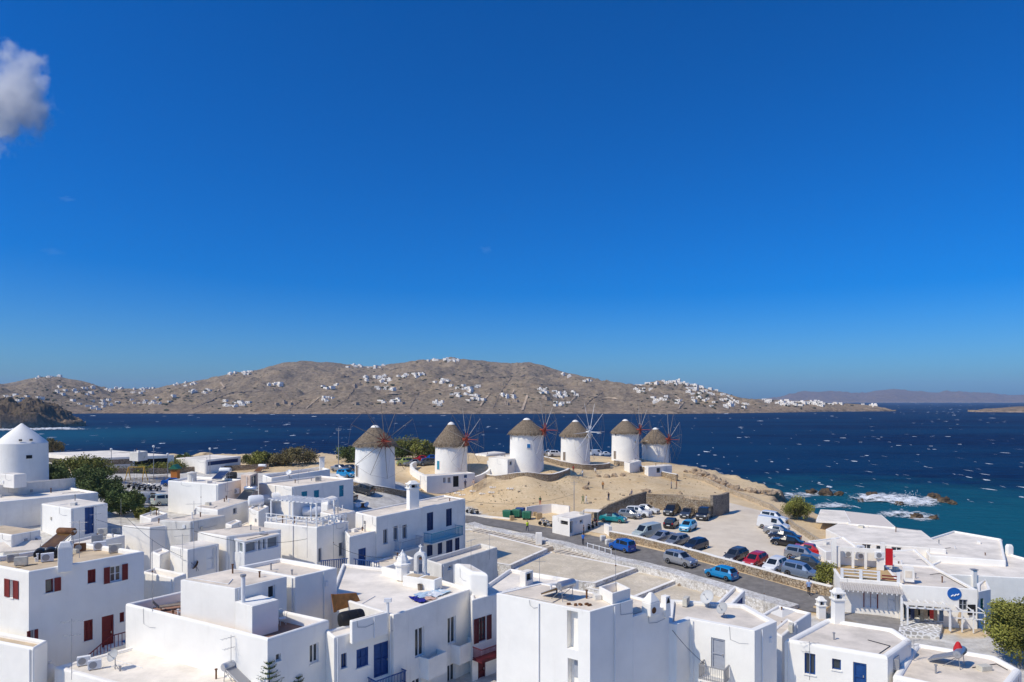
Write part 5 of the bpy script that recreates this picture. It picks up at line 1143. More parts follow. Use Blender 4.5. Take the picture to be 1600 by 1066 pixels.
def car(px, py, head, kind, m, label, group=None, soft=False):
    v = G(px, py)
    if kind not in CARS: CARS[kind] = car_model(kind); o = CARS[kind]; first = True
    else: o = copy_tree(CARS[kind]); first = False
    if 205 < head < 225: v = v - Vector((math.cos(R(head)), math.sin(R(head)), 0)) * 1.0; v.z = ground_z(v.x, v.y)
    o.location = (v.x, v.y, v.z + .07); o.rotation_euler[2] = R(head); o['label'] = label; o['group'] = group or 'cars parked around the windmills'
    hx, hy = math.cos(R(head)) * 1.3, math.sin(R(head)) * 1.3
    o.rotation_euler[1] = -math.atan2(ground_z(v.x + hx, v.y + hy) - ground_z(v.x - hx, v.y - hy), 2.6)
    for ob in o.children_recursive:
        for k_, sl_ in enumerate(ob.material_slots):
            if ob.data.materials[k_] == PAINT: sl_.link = 'OBJECT'; sl_.material = m
    return o
pBLK = paint('black', (.008, .008, .010)); pDGR = paint('dark_grey', (.045, .05, .055)); pNAV = paint('navy', (.012, .02, .045)); pWHT = paint('white', (.72, .72, .71)); pSIL = paint('silver', (.36, .37, .39), .5); pGRY = paint('grey', (.22, .23, .24), .4)
pRED = paint('red', (.42, .012, .015)); pBLU = paint('blue', (.005, .085, .36)); pCYA = paint('cyan', (.005, .22, .48)); pLTB = paint('light_blue', (.08, .38, .62)); pTEA = paint('teal', (.005, .20, .22)); pPAL = paint('pale_green', (.42, .47, .43)); pYEL = paint('yellow_green', (.38, .42, .10)); pSBL = paint('silver_blue', (.22, .28, .38), .4)
GRD = 'cars on the road'; GL = 'cars in the car park'
car(972, 861, 129, 'mpv', pBLU, 'bright blue compact car at the top of the road', GRD)
car(1063, 883, -51, 'suv', pSIL, 'silver off-roader driving down the road', GRD)
car(1127, 904, 129, 'hatch', pCYA, 'cyan hatchback driving up the road', GRD)
car(1003, 842, 215, 'van', pPAL, 'pale green van behind the road wall', GL)
car(1027, 849, 217, 'sedan', pSIL, 'silver saloon behind the road wall, second from the top', GL)
car(1051, 855, 217, 'hatch', pGRY, 'grey hatchback behind the road wall', GL)
car(1080, 862, 217, 'hatch', pNAV, 'navy hatchback with sunshade behind the road wall', GL)
car(1143, 879, 220, 'hatch', pDGR, 'dark grey hatchback left of the red one', GL)
car(1174, 887, 222, 'hatch', pRED, 'small red hatchback facing the road wall', GL)
car(1205, 895, 222, 'hatch', pWHT, 'small white hatchback right of the red one', GL)
o = car(958, 816, -28, 'sedan', pTEA, 'teal convertible with black soft top by the dark wall', GL)
car(984, 810, -35, 'hatch', pSIL, 'silver and black hatchback beside the teal convertible', GL)
car(998, 807, -35, 'suv', pWHT, 'white off-roader third from the dark wall', GL)
car(1010, 802, -35, 'sedan', pWHT, 'white saloon at the back beside the stone wall', GL)
car(1049, 804, 240, 'suv', pBLK, 'black off-roader against the sunlit stone wall', GL)
car(1074, 808, 242, 'sedan', pDGR, 'dark grey saloon between two black cars at the wall', GL)
car(1101, 811, 240, 'van', pBLK, 'black van beside the ruined wall', GL)
car(1049, 824, 62, 'hatch', pBLK, 'small black hatchback seen from behind', GL)
car(1075, 829, 235, 'hatch', pLTB, 'light blue hatchback in the middle of the car park', GL)
car(1209, 816, -40, 'suv', pWHT, 'white off-roader at the far end of the right column', GL)
car(1208, 828, -35, 'van', pWHT, 'white delivery van in the right column', GL)
car(1217, 837, -33, 'sedan', pSIL, 'silver saloon with red lamps beside the white van', GL)
car(1226, 845, 150, 'sedan', pNAV, 'navy saloon in the right column', GL)
car(1230, 854, 152, 'sedan', pBLK, 'black saloon with bright headlamp in the right column', GL)
car(1267, 868, -35, 'sedan', pRED, 'red saloon at the right end of the car park', GL)
car(1253, 876, -33, 'suv', pSIL, 'silver estate car in front of the red saloon', GL)
car(1263, 888, -33, 'sedan', pDGR, 'dark saloon beside the green bush', GL)
car(1252, 903, -42, 'suv', pSBL, 'silver blue off-roader nearest the pedestrian', GL)
GM = 'cars parked by the mills'
car(532, 737, -30, 'sedan', pSIL, 'silver saloon left of the nearest mill', GM); car(548, 737, -30, 'sedan', pNAV, 'navy saloon half hidden by the nearest mill', GM); car(541, 746, -35, 'hatch', pCYA, 'bright blue hatchback left of the nearest mill', GM)
car(567, 771, 160, 'mpv', pDGR, 'dark people carrier in front of the nearest mill', GM); car(537, 780, 160, 'sedan', pBLK, 'black saloon behind the flat roofs below the mill', GM)
car(632, 727, 200, 'mpv', pYEL, 'yellow green car behind the nearest mill', GM); car(645, 728, 200, 'sedan', pGRY, 'grey saloon beside the yellow green car', GM); car(657, 722, 200, 'sedan', pRED, 'red saloon between the first two mills', GM); car(672, 721, 200, 'sedan', pBLU, 'blue saloon beside the second mill', GM); car(668, 727, 200, 'hatch', pDGR, 'dark hatchback in front of the red saloon', GM)
car(856, 713, 20, 'sedan', pSIL, 'silver car right of the third mill', GM); car(868, 714, 20, 'suv', pWHT, 'white car left of the fourth mill', GM); car(933, 712, 15, 'van', pWHT, 'white van between the fourth and fifth mills', GM); car(947, 713, 15, 'sedan', pWHT, 'white car left of the fifth mill', GM)
car(229, 789, 62, 'van', pWHT, 'white van parked beside the blank white house', GM); car(213, 783, 62, 'sedan', pSIL, 'silver car left of the white van', GM); car(254, 790, 62, 'mpv', pPAL, 'pale green car right of the white van', GM); car(272, 760, 20, 'sedan', pBLU, 'blue car above the blank white house', GM); car(173, 734, 100, 'van', pWHT, 'white minibus by the shore building', GM)
for ob in list(o.children):      # the convertible's fabric roof
    if ob.name.startswith('body'):
        me = ob.data.copy(); ob.data = me; me.materials[0] = pTEA; me.materials.append(SOFT)
        for p in me.polygons:
            c = p.center
            if c.z > 1.3 and p.normal.z > .4: p.material_index = 1

# ------------------------------------------------------------------ people
SKIN = mat('skin', (.42, .25, .17), .6)
def person(px, py, h, shirt, legs, pose, label, hair=(.03, .02, .015), face=0.0, at=None):
    v = at or G(px, py); sw = {'stand': .06, 'walk': .24, 'sit': 0}[pose]
    J = {}; E = []; s = h / 1.75
    if pose == 'sit':
        J = dict(pel=(0, 0, .48), ch=(0, -.04, .98), nk=(0, -.02, 1.16), hd=(0, .0, 1.24), tp=(0, 0, 1.42), kl=(-.1, .42, .5), fl=(-.11, .45, .06), tl=(-.11, .58, .03), kr=(.1, .42, .5), fr=(.11, .45, .06), tr=(.11, .58, .03), sl=(-.19, -.03, 1.06), el=(-.25, .1, .80), hl=(-.12, .33, .62), sr=(.19, -.03, 1.06), er=(.25, .1, .80), hr=(.12, .33, .62), ll=(-.09, .03, .48), lr=(.09, .03, .48))
    else:
        J = dict(pel=(0, 0, .95), ch=(0, .01, 1.28), nk=(0, 0, 1.48), hd=(0, .02, 1.56), tp=(0, .02, 1.74), ll=(-.09, 0, .90), lr=(.09, 0, .90), kl=(-.10, sw * .6, .50), fl=(-.11, sw, .08), tl=(-.12, sw + .15, .03), kr=(.10, -sw * .2, .50), fr=(.11, -sw, .08), tr=(.12, -sw + .15, .03), sl=(-.19, 0, 1.40), el=(-.25, -sw * .7, 1.14), hl=(-.24, -sw * .3 + .05, .88), sr=(.19, 0, 1.40), er=(.25, sw * .6, 1.14), hr=(.24, sw + .05, .90))
    rad = dict(pel=.145, ch=.15, nk=.06, hd=.085, tp=.07, ll=.10, lr=.10, kl=.068, fl=.05, tl=.04, kr=.068, fr=.05, tr=.04, sl=.065, el=.048, hl=.04, sr=.065, er=.048, hr=.04)
    names = list(J); idx = {n: i for i, n in enumerate(names)}
    for a, b in (('pel', 'ch'), ('ch', 'nk'), ('nk', 'hd'), ('hd', 'tp'), ('pel', 'll'), ('ll', 'kl'), ('kl', 'fl'), ('fl', 'tl'), ('pel', 'lr'), ('lr', 'kr'), ('kr', 'fr'), ('fr', 'tr'), ('ch', 'sl'), ('sl', 'el'), ('el', 'hl'), ('ch', 'sr'), ('sr', 'er'), ('er', 'hr')): E.append((idx[a], idx[b]))
    me = bpy.data.meshes.new('person'); me.from_pydata([tuple(c * s for c in J[n]) for n in names], E, []); ob = bpy.data.objects.new('person', me); COL.objects.link(ob)
    sk = ob.modifiers.new('skin', 'SKIN'); sk.use_smooth_shade = True
    for i, n in enumerate(names): d = me.skin_vertices[0].data[i]; d.radius = (rad[n] * s * (1.15 if n in ('ch', 'pel') else 1), rad[n] * s * (.8 if n in ('ch', 'pel') else 1)); d.use_root = (n == 'pel')
    sb = ob.modifiers.new('sub', 'SUBSURF'); sb.levels = 1; sb.render_levels = 1
    dg = bpy.context.evaluated_depsgraph_get(); m2 = bpy.data.meshes.new_from_object(ob.evaluated_get(dg)); ob.modifiers.clear(); ob.data = m2; bpy.data.meshes.remove(me)
    m2.materials.clear(); ms = [SKIN, mat('cloth_%.2f_%.2f_%.2f' % shirt, shirt, .9), mat('cloth_%.2f_%.2f_%.2f' % legs, legs, .9), mat('hair_%.2f' % hair[0], hair, .8)]
    for m in ms: m2.materials.append(m)
    for p in m2.polygons:
        z = p.center.z / s; x = abs(p.center.x) / s; top = 1.22 if pose == 'sit' else 1.5
        p.use_smooth = True
        hip = .55 if pose == 'sit' else .93
        if z > top + .13 or (z > top + .05 and p.center.y < 0): i = 3
        elif z > top - .03: i = 0
        elif pose != 'sit' and x > .215 and z < 1.2: i = 0
        elif z > hip: i = 1
        elif z > (.12 if pose == 'stand' else .10): i = 2
        else: i = 3
        p.material_index = i
    ob.location = (v.x, v.y, v.z + .02); ob.rotation_euler[2] = face; tag(ob, label, 'person', 'people about the mills and the road'); return ob
random.seed(4)
person(824, 831, 1.75, (.62, .78, .03), (.03, .04, .08), 'walk', 'person in a yellow green high visibility vest walking on the road', face=.4)
person(911, 852, 1.75, (.02, .14, .50), (.05, .05, .06), 'stand', 'person in a bright blue top by the road barrier', face=2.5)
person(912, 838, 1.7, (.03, .03, .04), (.05, .05, .06), 'stand', 'person in dark clothes beside the kiosk', face=1.5)
person(893, 833, 1.75, (.02, .02, .03), (.02, .02, .025), 'stand', 'person in black standing in the kiosk doorway', face=3)
person(1264, 931, 1.8, (.24, .34, .55), (.015, .015, .02), 'walk', 'person in a light blue shirt and dark trousers at the end of the road wall', (.45, .42, .4), face=2.6)
person(1336, 960, 1.75, (.07, .02, .22), (.04, .03, .05), 'stand', 'person in a purple top outside the tavern', face=1.0)
person(844, 790, 1.7, (.10, .17, .08), (.55, .13, .08), 'stand', 'person with green top and orange red shorts on the earth slope', face=.3)
person(911, 787, 1.7, (.12, .22, .08), (.14, .20, .08), 'walk', 'person in green strolling on the earth field', face=1.2)
person(916, 787.5, 1.7, (.72, .71, .68), (.66, .65, .62), 'walk', 'person all in white beside the one in green', face=1.2)
person(951, 783, 1.7, (.05, .05, .06), (.10, .12, .18), 'stand', 'person with dark top near the dark stone wall', face=.6)
person(942, 765, 1.7, (.40, .18, .05), (.03, .03, .04), 'stand', 'person in orange and black in the middle of the field', face=-.5)
person(920, 762, 1.65, (.08, .07, .08), (.25, .22, .2), 'sit', 'person sitting on a rock in the field', face=1.0)
person(910, 746, 1.7, (.75, .74, .72), (.10, .13, .22), 'walk', 'person in a white shirt below the fourth mill', face=-1)
person(896, 739, 1.7, (.48, .07, .04), (.35, .10, .06), 'stand', 'person in red by the curved wall', face=.2)
person(930, 740, 1.7, (.70, .68, .64), (.45, .33, .25), 'sit', 'person in pale clothes sitting below the fourth mill', face=-.3)
person(987, 776, 1.7, (.22, .20, .24), (.08, .08, .10), 'sit', 'person sitting on top of the dark stone wall', face=.8)
person(1049, 764, 1.7, (.22, .24, .30), (.10, .11, .14), 'stand', 'person in grey at the seaward end of the wall', face=1.4)
person(1057, 764, 1.7, (.45, .22, .10), (.42, .26, .17), 'stand', 'person in tan at the seaward end of the wall', face=1.0)
person(727, 763, 1.75, (.12, .13, .18), (.08, .08, .1), 'stand', 'person with a cap outside the gift shop', face=.5)
person(740, 762, 1.7, (.52, .36, .28), (.5, .42, .36), 'stand', 'person in pale summer clothes outside the gift shop', face=-.5)

# ------------------------------------------------------------------ motorbikes, bins, lamp posts
def motorbike_model():
    t = thing('motorbike', 'x', 'motorbike', (0, 0, 0), local=True)
    for x in (-.65, .68):
        w_ = MB().lathe([(.22, -.05), (.30, -.06), (.31, 0), (.30, .06), (.22, .05)], (x, 0, .31), 16, (0, 1, 0)).build('wheel', RUBBER, t); MB().lathe([(.21, -.03), (.21, .03)], (x, 0, .31), 12, (0, 1, 0)).build('rim', STEEL, w_)
    MB().tube((.68, 0, .31), (.45, 0, .98), .045).tube((-.65, 0, .31), (-.1, 0, .45), .05).tube((-.1, 0, .45), (.45, 0, .85), .05).box((0, 0, .42), (.5, .3, .32)).build('frame', GREYM, t)
    MB().sphere((.15, 0, .78), .24, 10, 6, (1.2, .7, .7)).box((-.72, 0, .72), (.3, .18, .1)).build('bodywork', BLACK, t, smooth=True)
    MB().box((-.35, 0, .80), (.7, .26, .12), 0, .8).build('seat', RUBBER, t); MB().tube((.42, -.36, 1.05), (.42, .36, 1.05), .022).build('handlebar', STEEL, t); MB().sphere((.58, 0, .88), .11, 8, 5).build('headlight', HLIGHT, t)
    return t
BIKE = motorbike_model(); _first = [True]
def bike(px, py, rz, label, m=None):
    v = G(px, py)
    if _first[0]: o = BIKE; _first[0] = False
    else: o = copy_tree(BIKE)
    o.location = (v.x, v.y, v.z + .1); o.rotation_euler = (R(8), 0, R(rz)); o['label'] = label; o['group'] = 'parked motorbikes'
    if m:
        for ob in o.children_recursive:
            for k_, sl_ in enumerate(ob.material_slots):
                if ob.data.materials[k_] == BLACK: sl_.link = 'OBJECT'; sl_.material = m
bike(741, 804, 150, 'motorbike parked at the edge of the earth field', pGRY); bike(734, 803, 140, 'scooter beside the parked motorbike behind the balcony house'); bike(850, 822, 160, 'black motorbike parked left of the kiosk'); bike(857, 824, 150, 'dark motorbike next to the kiosk wall')
bike(916, 828, 120, 'scooter in the shade right of the kiosk'); bike(922, 826, 120, 'second scooter in the kiosk shade', pGRY); bike(929, 822, 110, 'red motorbike under the kiosk awning', pRED)
for i, (x, y) in enumerate([(207, 763), (214, 765), (222, 766), (230, 767), (239, 767), (248, 768)]): bike(x, y, 60 + i * 7, ['silver scooter at the left end of the bike row', 'black scooter second in the bike row', 'grey scooter third in the bike row', 'dark scooter fourth in the bike row', 'navy scooter fifth in the bike row', 'black scooter at the right end of the bike row'][i], [pSIL, None, pGRY, None, pNAV, None][i])
def dumpster(px, py, rz, m, label):
    v = G(px, py); t = thing('rubbish_container', label, 'container', (v.x, v.y, v.z), 'rubbish containers', local=True, rz=R(rz))
    mb = MB(); mb.box((0, 0, .75), (1.35, .95, 1.0), 0, 1.12).build('bin', m, t, bevel=.04); MB().box((0, 0, 1.33), (1.55, 1.12, .14), 0, .9).build('lid', m, t, bevel=.04)
    for a in (-.5, .5):
        for b in (-.35, .35): MB().lathe([(.12, -.04), (.12, .04)], (a, b, .12), 10, (0, 1, 0)).build('wheel', RUBBER, t)
    for a in (-.3, 0, .3): MB().box((a, -.53, .75), (.06, .06, .85)).build('rib', m, t)
dumpster(793, 810, -25, GREENP, 'green rubbish container at the left of the row'); dumpster(807, 809, -20, GREENP, 'green rubbish container with a box in front'); dumpster(813, 806, -20, BLUE, 'blue recycling container at the back'); dumpster(823, 812, -15, GREENP, 'green rubbish container nearest the road')
for x, y, s_, l in [(800, 813, .7, 'brown cardboard box in front of the rubbish containers'), (842, 811, .95, 'tall tan carton right of the rubbish containers'), (836, 806, .6, 'small carton by the white wall')]:
    v = G(x, y); o = tag(MB().box((0, 0, s_ / 2 + .05), (s_, s_ * .8, s_), .3).build('carton', TANW, bevel=.02), l, 'box'); o.location = v
def lamp_post(px, py, h, label, head=True, group=None):
    v = G(px, py); t = thing('lamp_post', label, 'lamp post', (v.x, v.y, v.z), group, local=True); MB().tube((0, 0, -.3), (0, 0, h), .07, .05, 8).build('pole', GREYM, t)
    if head: MB().sphere((0, 0, h + .16), .24, 12, 8).build('globe', mat('globe_white', (.7, .7, .68), .3), t, smooth=True)
    else: MB().tube((-.6, 0, h - .3), (.6, 0, h - .3), .03).tube((-.4, 0, h - .6), (.4, 0, h - .6), .03).build('crossarm', GREYM, t)
lamp_post(529, 742, 9.5, 'tall bare pole left of the nearest mill', False); lamp_post(174, 745, 5, 'globe lamp by the shore car park, leftmost'); lamp_post(240, 750, 6.2, 'tall lamp post before the dark shore facade'); lamp_post(262, 748, 4.6, 'globe lamp beside the playground'); lamp_post(328, 742, 5.2, 'globe lamp by the blue fascia'); lamp_post(897, 806, 6.0, 'wooden utility pole behind the kiosk', False)
# playground fence with coloured pales, swing and hut
f0, f1 = G(170, 762), G(262, 752); ft = thing('picket_fence', 'playground fence with blue and brown pales', 'fence', f0)
for k in range(46):
    p = f0.lerp(f1, k / 45); p.z = ground_z(p.x, p.y); MB().box((p.x, p.y, p.z + .6), (.09, .05, 1.3), .1).build('pale', BLUE if k % 6 == 0 else TIMBER, ft)
MB().tube(f0 + Vector((0, .06, .9)), f1 + Vector((0, .06, .9)), .035).tube(f0 + Vector((0, .06, .35)), f1 + Vector((0, .06, .35)), .035).build('rail', TIMBER, ft)
wall_line('retaining_wall', 'long stone wall behind the playground', [(165, 741), (230, 740), (330, 736), (420, 733)], 1.1, .4, STONE)
v = G(213, 752); t = thing('swing', 'yellow timber playground swing', 'swing', v, local=True); YEL = mat('yellow_wood', (.55, .32, .04), .7)
for x in (-1.6, 1.6): MB().tube((x, -1, 0), (x * .9, 0, 2.6), .07).tube((x, 1, 0), (x * .9, 0, 2.6), .07).build('frame_leg', YEL, t)
MB().tube((-1.5, 0, 2.6), (1.5, 0, 2.6), .07).build('beam', YEL, t); MB().tube((-.4, 0, 2.6), (-.4, 0, .5), .02).tube((.1, 0, 2.6), (.1, 0, .5), .02).box((-.15, 0, .5), (.6, .3, .05)).build('seat', RUBBER, t)
v = G(274, 752); t = thing('play_hut', 'small orange and green playground hut', 'play hut', v, local=True); MB().box((0, 0, 1), (1.2, 1.2, 2.2)).build('hut', mat('orange_wood', (.5, .17, .03), .7), t); MB().hexa([(-.9, -.9, 2.4), (.9, -.9, 2.4), (.9, .9, 2.4), (-.9, .9, 2.4), (-.05, -.9, 3.2), (.05, -.9, 3.2), (.05, .9, 3.2), (-.05, .9, 3.2)]).build('hut_roof', GREENP, t)
# ------------------------------------------------------------------ things on the roofs: stand them where the photo shows their foot
bpy.context.view_layer.update(); _dg = bpy.context.evaluated_depsgraph_get()
def hit(px, py):
    d = Vector(((px - HX) / F, 1, -(py - HY) / F)).normalized(); ok, loc, n, i, ob, _m = scene.ray_cast(_dg, cam.location, d)
    return loc if ok else at_z(px, py, 3)
def ac(px, py, rz, label, s=1.0, m=CREAM):
    v = hit(px, py); t = thing('air_conditioner', label, 'air conditioner', v, 'air conditioning units', local=True, rz=R(rz)); w_, d_, h_ = .85 * s, .34 * s, .62 * s
    MB().box((0, 0, h_ / 2 + .06), (w_, d_, h_)).build('casing', m, t, bevel=.02)
    MB().lathe([(.25 * s, 0), (.25 * s, .012), (.06 * s, .018)], (-.1 * s, -d_ / 2, h_ / 2 + .06), 18, (0, -1, 0)).build('fan_grille', GREYM, t)
    for x in (-.3 * s, .3 * s): MB().box((x, 0, .03), (.06, d_ + .06, .06)).build('foot', GREYM, t)
def dish(px, py, az, label, r=.45, m=None, mast=.7):
    v = hit(px, py); t = thing('satellite_dish', label, 'satellite dish', v, 'satellite dishes', local=True, rz=R(az)); c = Vector((0, -.1, mast + .25)); ax = Vector((0, -.82, .57))
    MB().tube((0, 0, -.05), (0, 0, mast + .2), .03).tube((-.2, .1, 0), (0, 0, .4), .02).tube((.2, .1, 0), (0, 0, .4), .02).build('mast', GREYM, t)
    MB().lathe([(.03, 0), (r * .5, r * .06), (r * .85, r * .18), (r, r * .27), (r * .99, r * .30), (r * .84, r * .21), (r * .5, r * .09), (.03, .03)], c, 24, ax).build('reflector', m or mat('dish_grey', (.42, .42, .41), .5), t, smooth=True)
    MB().tube((0, -.05, mast), c + ax * r * 1.1, .015).sphere(c + ax * r * 1.1, .06, 8, 5).build('receiver', GREYM, t)
def antenna(px, py, h, label, az=0, n=6, yagi=True):
    v = hit(px, py); t = thing('aerial', label, 'aerial', v, 'television aerials', local=True, rz=R(az)); MB().tube((0, 0, -.1), (0, 0, h), .022, .016, 5).build('mast', GREYM, t)
    if yagi:
        for q, z in enumerate((h * .95, h * .72)):
            L = 1.3 - q * .3; m = MB().tube((-L / 2, 0, z), (L / 2, 0, z), .014, k=4)
            for k in range(n): x = -L / 2 + L * k / (n - 1); m.tube((x, -.24 + .02 * k, z), (x, .24 - .02 * k, z), .009, k=4)
            m.build('boom', GREYM, t)
    else: MB().sphere((0, 0, h * .55), .06, 6, 4).build('insulator', RUST, t)
TANKM = mat('tank_steel', (.48, .50, .54), .28, metal=.7, var=.1, vscale=2)
def heater(px, py, rz, label, tank=TANKM, panel=AMBER, s=1.0, text=None, flat=False):
    v = hit(px, py); t = thing('solar_water_heater', label, 'solar heater', v, 'solar water heaters', local=True, rz=R(rz))
    z = 1.05 * s; MB().lathe([(.05, -.72 * s), (.24 * s, -.70 * s), (.28 * s, -.64 * s), (.28 * s, .64 * s), (.24 * s, .70 * s), (.05, .72 * s)], (0, 0, z), 20, (0, 1, 0)).build('tank', tank, t, smooth=True)
    MB().lathe([(.10 * s, 0), (.10 * s, .03)], (0, -.715 * s, z), 12, (0, -1, 0)).build('end_cap', GREYM, t)
    p = MB(); a, b = Vector((-.22 * s, 0, z - .18 * s)), Vector((-1.75 * s, 0, .16)); nn = Vector((-.45, 0, .9)).normalized() * .05; hw = Vector((0, .62 * s, 0))
    p.hexa([b - hw - nn, a - hw - nn, a + hw - nn, b + hw - nn, b - hw + nn, a - hw + nn, a + hw + nn, b + hw + nn]).build('collector', panel, t)
    e = MB(); [e.tube(q + sgn * hw + nn, r_ + sgn * hw + nn, .03, k=5) for sgn in (-1, 1) for q, r_ in ((a, b),)]; e.tube(b - hw + nn, b + hw + nn, .03, k=5); e.build('collector_frame', GREYM, t)
    for sgn in (-1, 1): MB().tube((.15, sgn * .5 * s, 0), (.05, sgn * .5 * s, z - .26 * s), .025).tube((-.9 * s, sgn * .5 * s, 0), (.05, sgn * .5 * s, z - .26 * s), .02).build('stand_leg', GREYM, t)
    MB().tube((.12, -.5 * s, .35), (.12, .5 * s, .35), .02).build('brace', GREYM, t)
    if text:
        cu = bpy.data.curves.new('lettering', 'FONT'); cu.body = text; cu.size = .26 * s; cu.extrude = .004; cu.align_x = 'CENTER'; cu.align_y = 'CENTER'; o = bpy.data.objects.new('lettering', cu); COL.objects.link(o)
        dg = bpy.context.evaluated_depsgraph_get(); me = bpy.data.meshes.new_from_object(o.evaluated_get(dg)); bpy.data.objects.remove(o); me.materials.clear(); me.materials.append(BLACK)
        for vv in me.vertices:     # wrap the lettering round the tank
            x, y = vv.co.x, vv.co.y; an = y / (.28 * s); vv.co = Vector(((.283 * s + vv.co.z) * math.cos(an), x, z + (.283 * s) * math.sin(an)))
        o = bpy.data.objects.new('lettering', me); COL.objects.link(o); o.parent = t
def chimney(px, py, w_, h_, label, cap='gable', rz=0.0):
    v = hit(px, py); t = thing('chimney', label, 'chimney', v, 'whitewashed chimneys', local=True, rz=R(rz))
    MB().box((0, 0, h_ * .5 - .2), (w_, w_ * .85, h_ + .4)).build('shaft', WHITE2, t, bevel=.03)
    if cap == 'gable': MB().hexa([(-w_ / 2, -w_ * .42, h_), (w_ / 2, -w_ * .42, h_), (w_ / 2, w_ * .42, h_), (-w_ / 2, w_ * .42, h_), (-w_ * .33, -w_ * .3, h_ + w_ * .4), (w_ * .33, -w_ * .3, h_ + w_ * .4), (w_ * .33, w_ * .3, h_ + w_ * .4), (-w_ * .33, w_ * .3, h_ + w_ * .4)]).build('cap', WHITE2, t, bevel=.03)
    elif cap == 'lantern':
        MB().box((0, 0, h_ + .05), (w_ * 1.25, w_ * 1.1, .1)).build('ledge', WHITE2, t)
        for a in (-1, 1):
            for b in (-1, 1): MB().box((a * w_ * .4, b * w_ * .33, h_ + .28), (w_ * .2, w_ * .2, .38)).build('lantern_pier', WHITE2, t)
        MB().box((0, 0, h_ + .28), (w_ * .3, w_ * .25, .36)).build('lantern_core', DARK, t)
        MB().box((0, 0, h_ + .55), (w_ * 1.2, w_ * 1.05, .14)).box((0, 0, h_ + .75), (w_ * .95, w_ * .8, .28), 0, .55).build('cap', WHITE2, t, bevel=.03)
    else: MB().box((0, 0, h_ + .04), (w_ * 1.3, w_ * 1.2, .08)).build('cap', GREYM, t)
# roof of the red shuttered house
chimney(102, 884, .92, 1.4, 'square white chimney on the red shuttered house', 'gable', 32)
heater(104, 852, 80, 'brown rusty solar heater on the red shuttered house', RUST, AMBER, 1.25)
ac(20, 878, 35, 'tan air conditioner at the left end of the crowded roof', .9, CREAM); ac(33, 884, 200, 'dark fronted air conditioner nearest the parapet corner', 1.0); ac(74, 878, 35, 'white air conditioner left of the square chimney', 1.0, WPAINT); ac(125, 862, 25, 'rusty air conditioner right of the square chimney', 1.0, RUST); ac(156, 860, 30, 'white air conditioner on the right half of the crowded roof', 1.1, WPAINT); ac(180, 864, 30, 'tan air conditioner by the right parapet of the crowded roof', 1.1)
ac(160, 836, 20, 'white air conditioner on the ledge under the blue door'); ac(181, 834, 20, 'air conditioner with dark fan on the ledge under the blue door', 1.05)
ac(58, 848, 20, 'small white air conditioner on the grey roof at the left', .8, WPAINT); ac(152, 848, 25, 'grey roof cabinet between aerial and ledge', 1.1, GREYM)
v = hit(75, 872); t = thing('water_tank', 'pair of black plastic tanks on the crowded roof', 'water tank', v, local=True, rz=.5)
for x in (-.55, .15, .8): MB().lathe([(.1, -.5), (.36, -.48), (.4, -.4), (.4, .4), (.36, .48), (.1, .5)], (x, 0, .42), 16, (0, 1, 0)).build('drum', BLACK, t, smooth=True)
v = hit(22, 862); t = thing('roof_panel', 'tilted grey roof panels at the left edge', 'panel', v, local=True, rz=.4); MB().hexa([(-2.2, -.6, .1), (2.2, -.6, .1), (2.2, .7, .8), (-2.2, .7, .8), (-2.2, -.6, .18), (2.2, -.6, .18), (2.2, .7, .88), (-2.2, .7, .88)]).build('panel', ROOFG, t); MB().box((0, .68, .35), (4.2, .06, .7)).build('support', GREYM, t)
antenna(124, 872, 3.0, 'rusty aerial mast on the crowded roof'); antenna(150, 842, 3.4, 'tall aerial mast behind the grey cabinet', 60); antenna(189, 830, 4.0, 'white pole at the end of the ledge', 0, yagi=False)
# white flat roof bottom left
ac(131, 1040, 28, 'left one of two white air conditioners in front of the blank wall', .95, WPAINT); ac(148, 1046, 28, 'right one of two white air conditioners in front of the blank wall', .95, WPAINT)
dish(180, 1046, -25, 'round grey satellite dish in front of the blank white wall', .42); antenna(112, 1060, 4.0, 'thin aerial in front of the red shuttered house', 20); 
heater(362, 1062, 150, 'steel solar tank at the foot of the blank white wall', TANKM, GREYM, .95); antenna(361, 1064, 3.0, 'aerial mast in front of the small steel tank', 50)
v = hit(78, 1052); t = thing('chimney_pot', 'rounded white chimney pot at the bottom left', 'chimney', v, local=True); MB().lathe([(.3, -.3), (.42, .1), (.40, .4), (.22, .62), (.12, .7), (.13, .85), (.02, .87)], (0, 0, 0), 18).build('pot', WHITE2, t, smooth=True)
v = hit(196, 1008); mb = MB(); 
for k in range(9): mb.box((rnd(-.6, .6), rnd(-.3, .3), rnd(.05, .3)), (rnd(.25, .5), rnd(.2, .4), rnd(.12, .3)), rnd(0, 3))
o = tag(mb.build('junk_pile', [SKYB]), 'heap of blue crates and rags beside the blank wall', 'junk'); o.location = v
# terrace building
MB_ = hit(380, 941); t = thing('chimney_pipe', 'slim white chimney pipe on the low annexe', 'chimney', MB_, local=True); MB().tube((0, 0, -.1), (0, 0, 1.75), .14, k=12).build('pipe', WPAINT, t); MB().tube((0, 0, 1.75), (0, 0, 1.87), .2, k=12).build('cap', GREYM, t)
v = Vector((BIGW.P[1].x, BIGW.P[1].y, 8.17)); 
def chair(x, y, z, rz, label):
    t = thing('garden_chair', label, 'chair', (x, y, z), local=True, rz=rz)
    MB().box((0, 0, .44), (.46, .46, .04)).build('seat', WPAINT, t)
    for a in (-.2, .2):
        for b in (-.2, .2): MB().tube((a, b, 0), (a, b, .44), .02).build('leg', WPAINT, t)
    MB().path([(-.21, .22, .44), (-.21, .27, .95), (0, .28, 1.05), (.21, .27, .95), (.21, .22, .44)], .02).build('backrest', WPAINT, t)
q = at_z(441, 975, 8.2); chair(q.x, q.y, 8.17, .6, 'white metal garden chair on the red terrace')
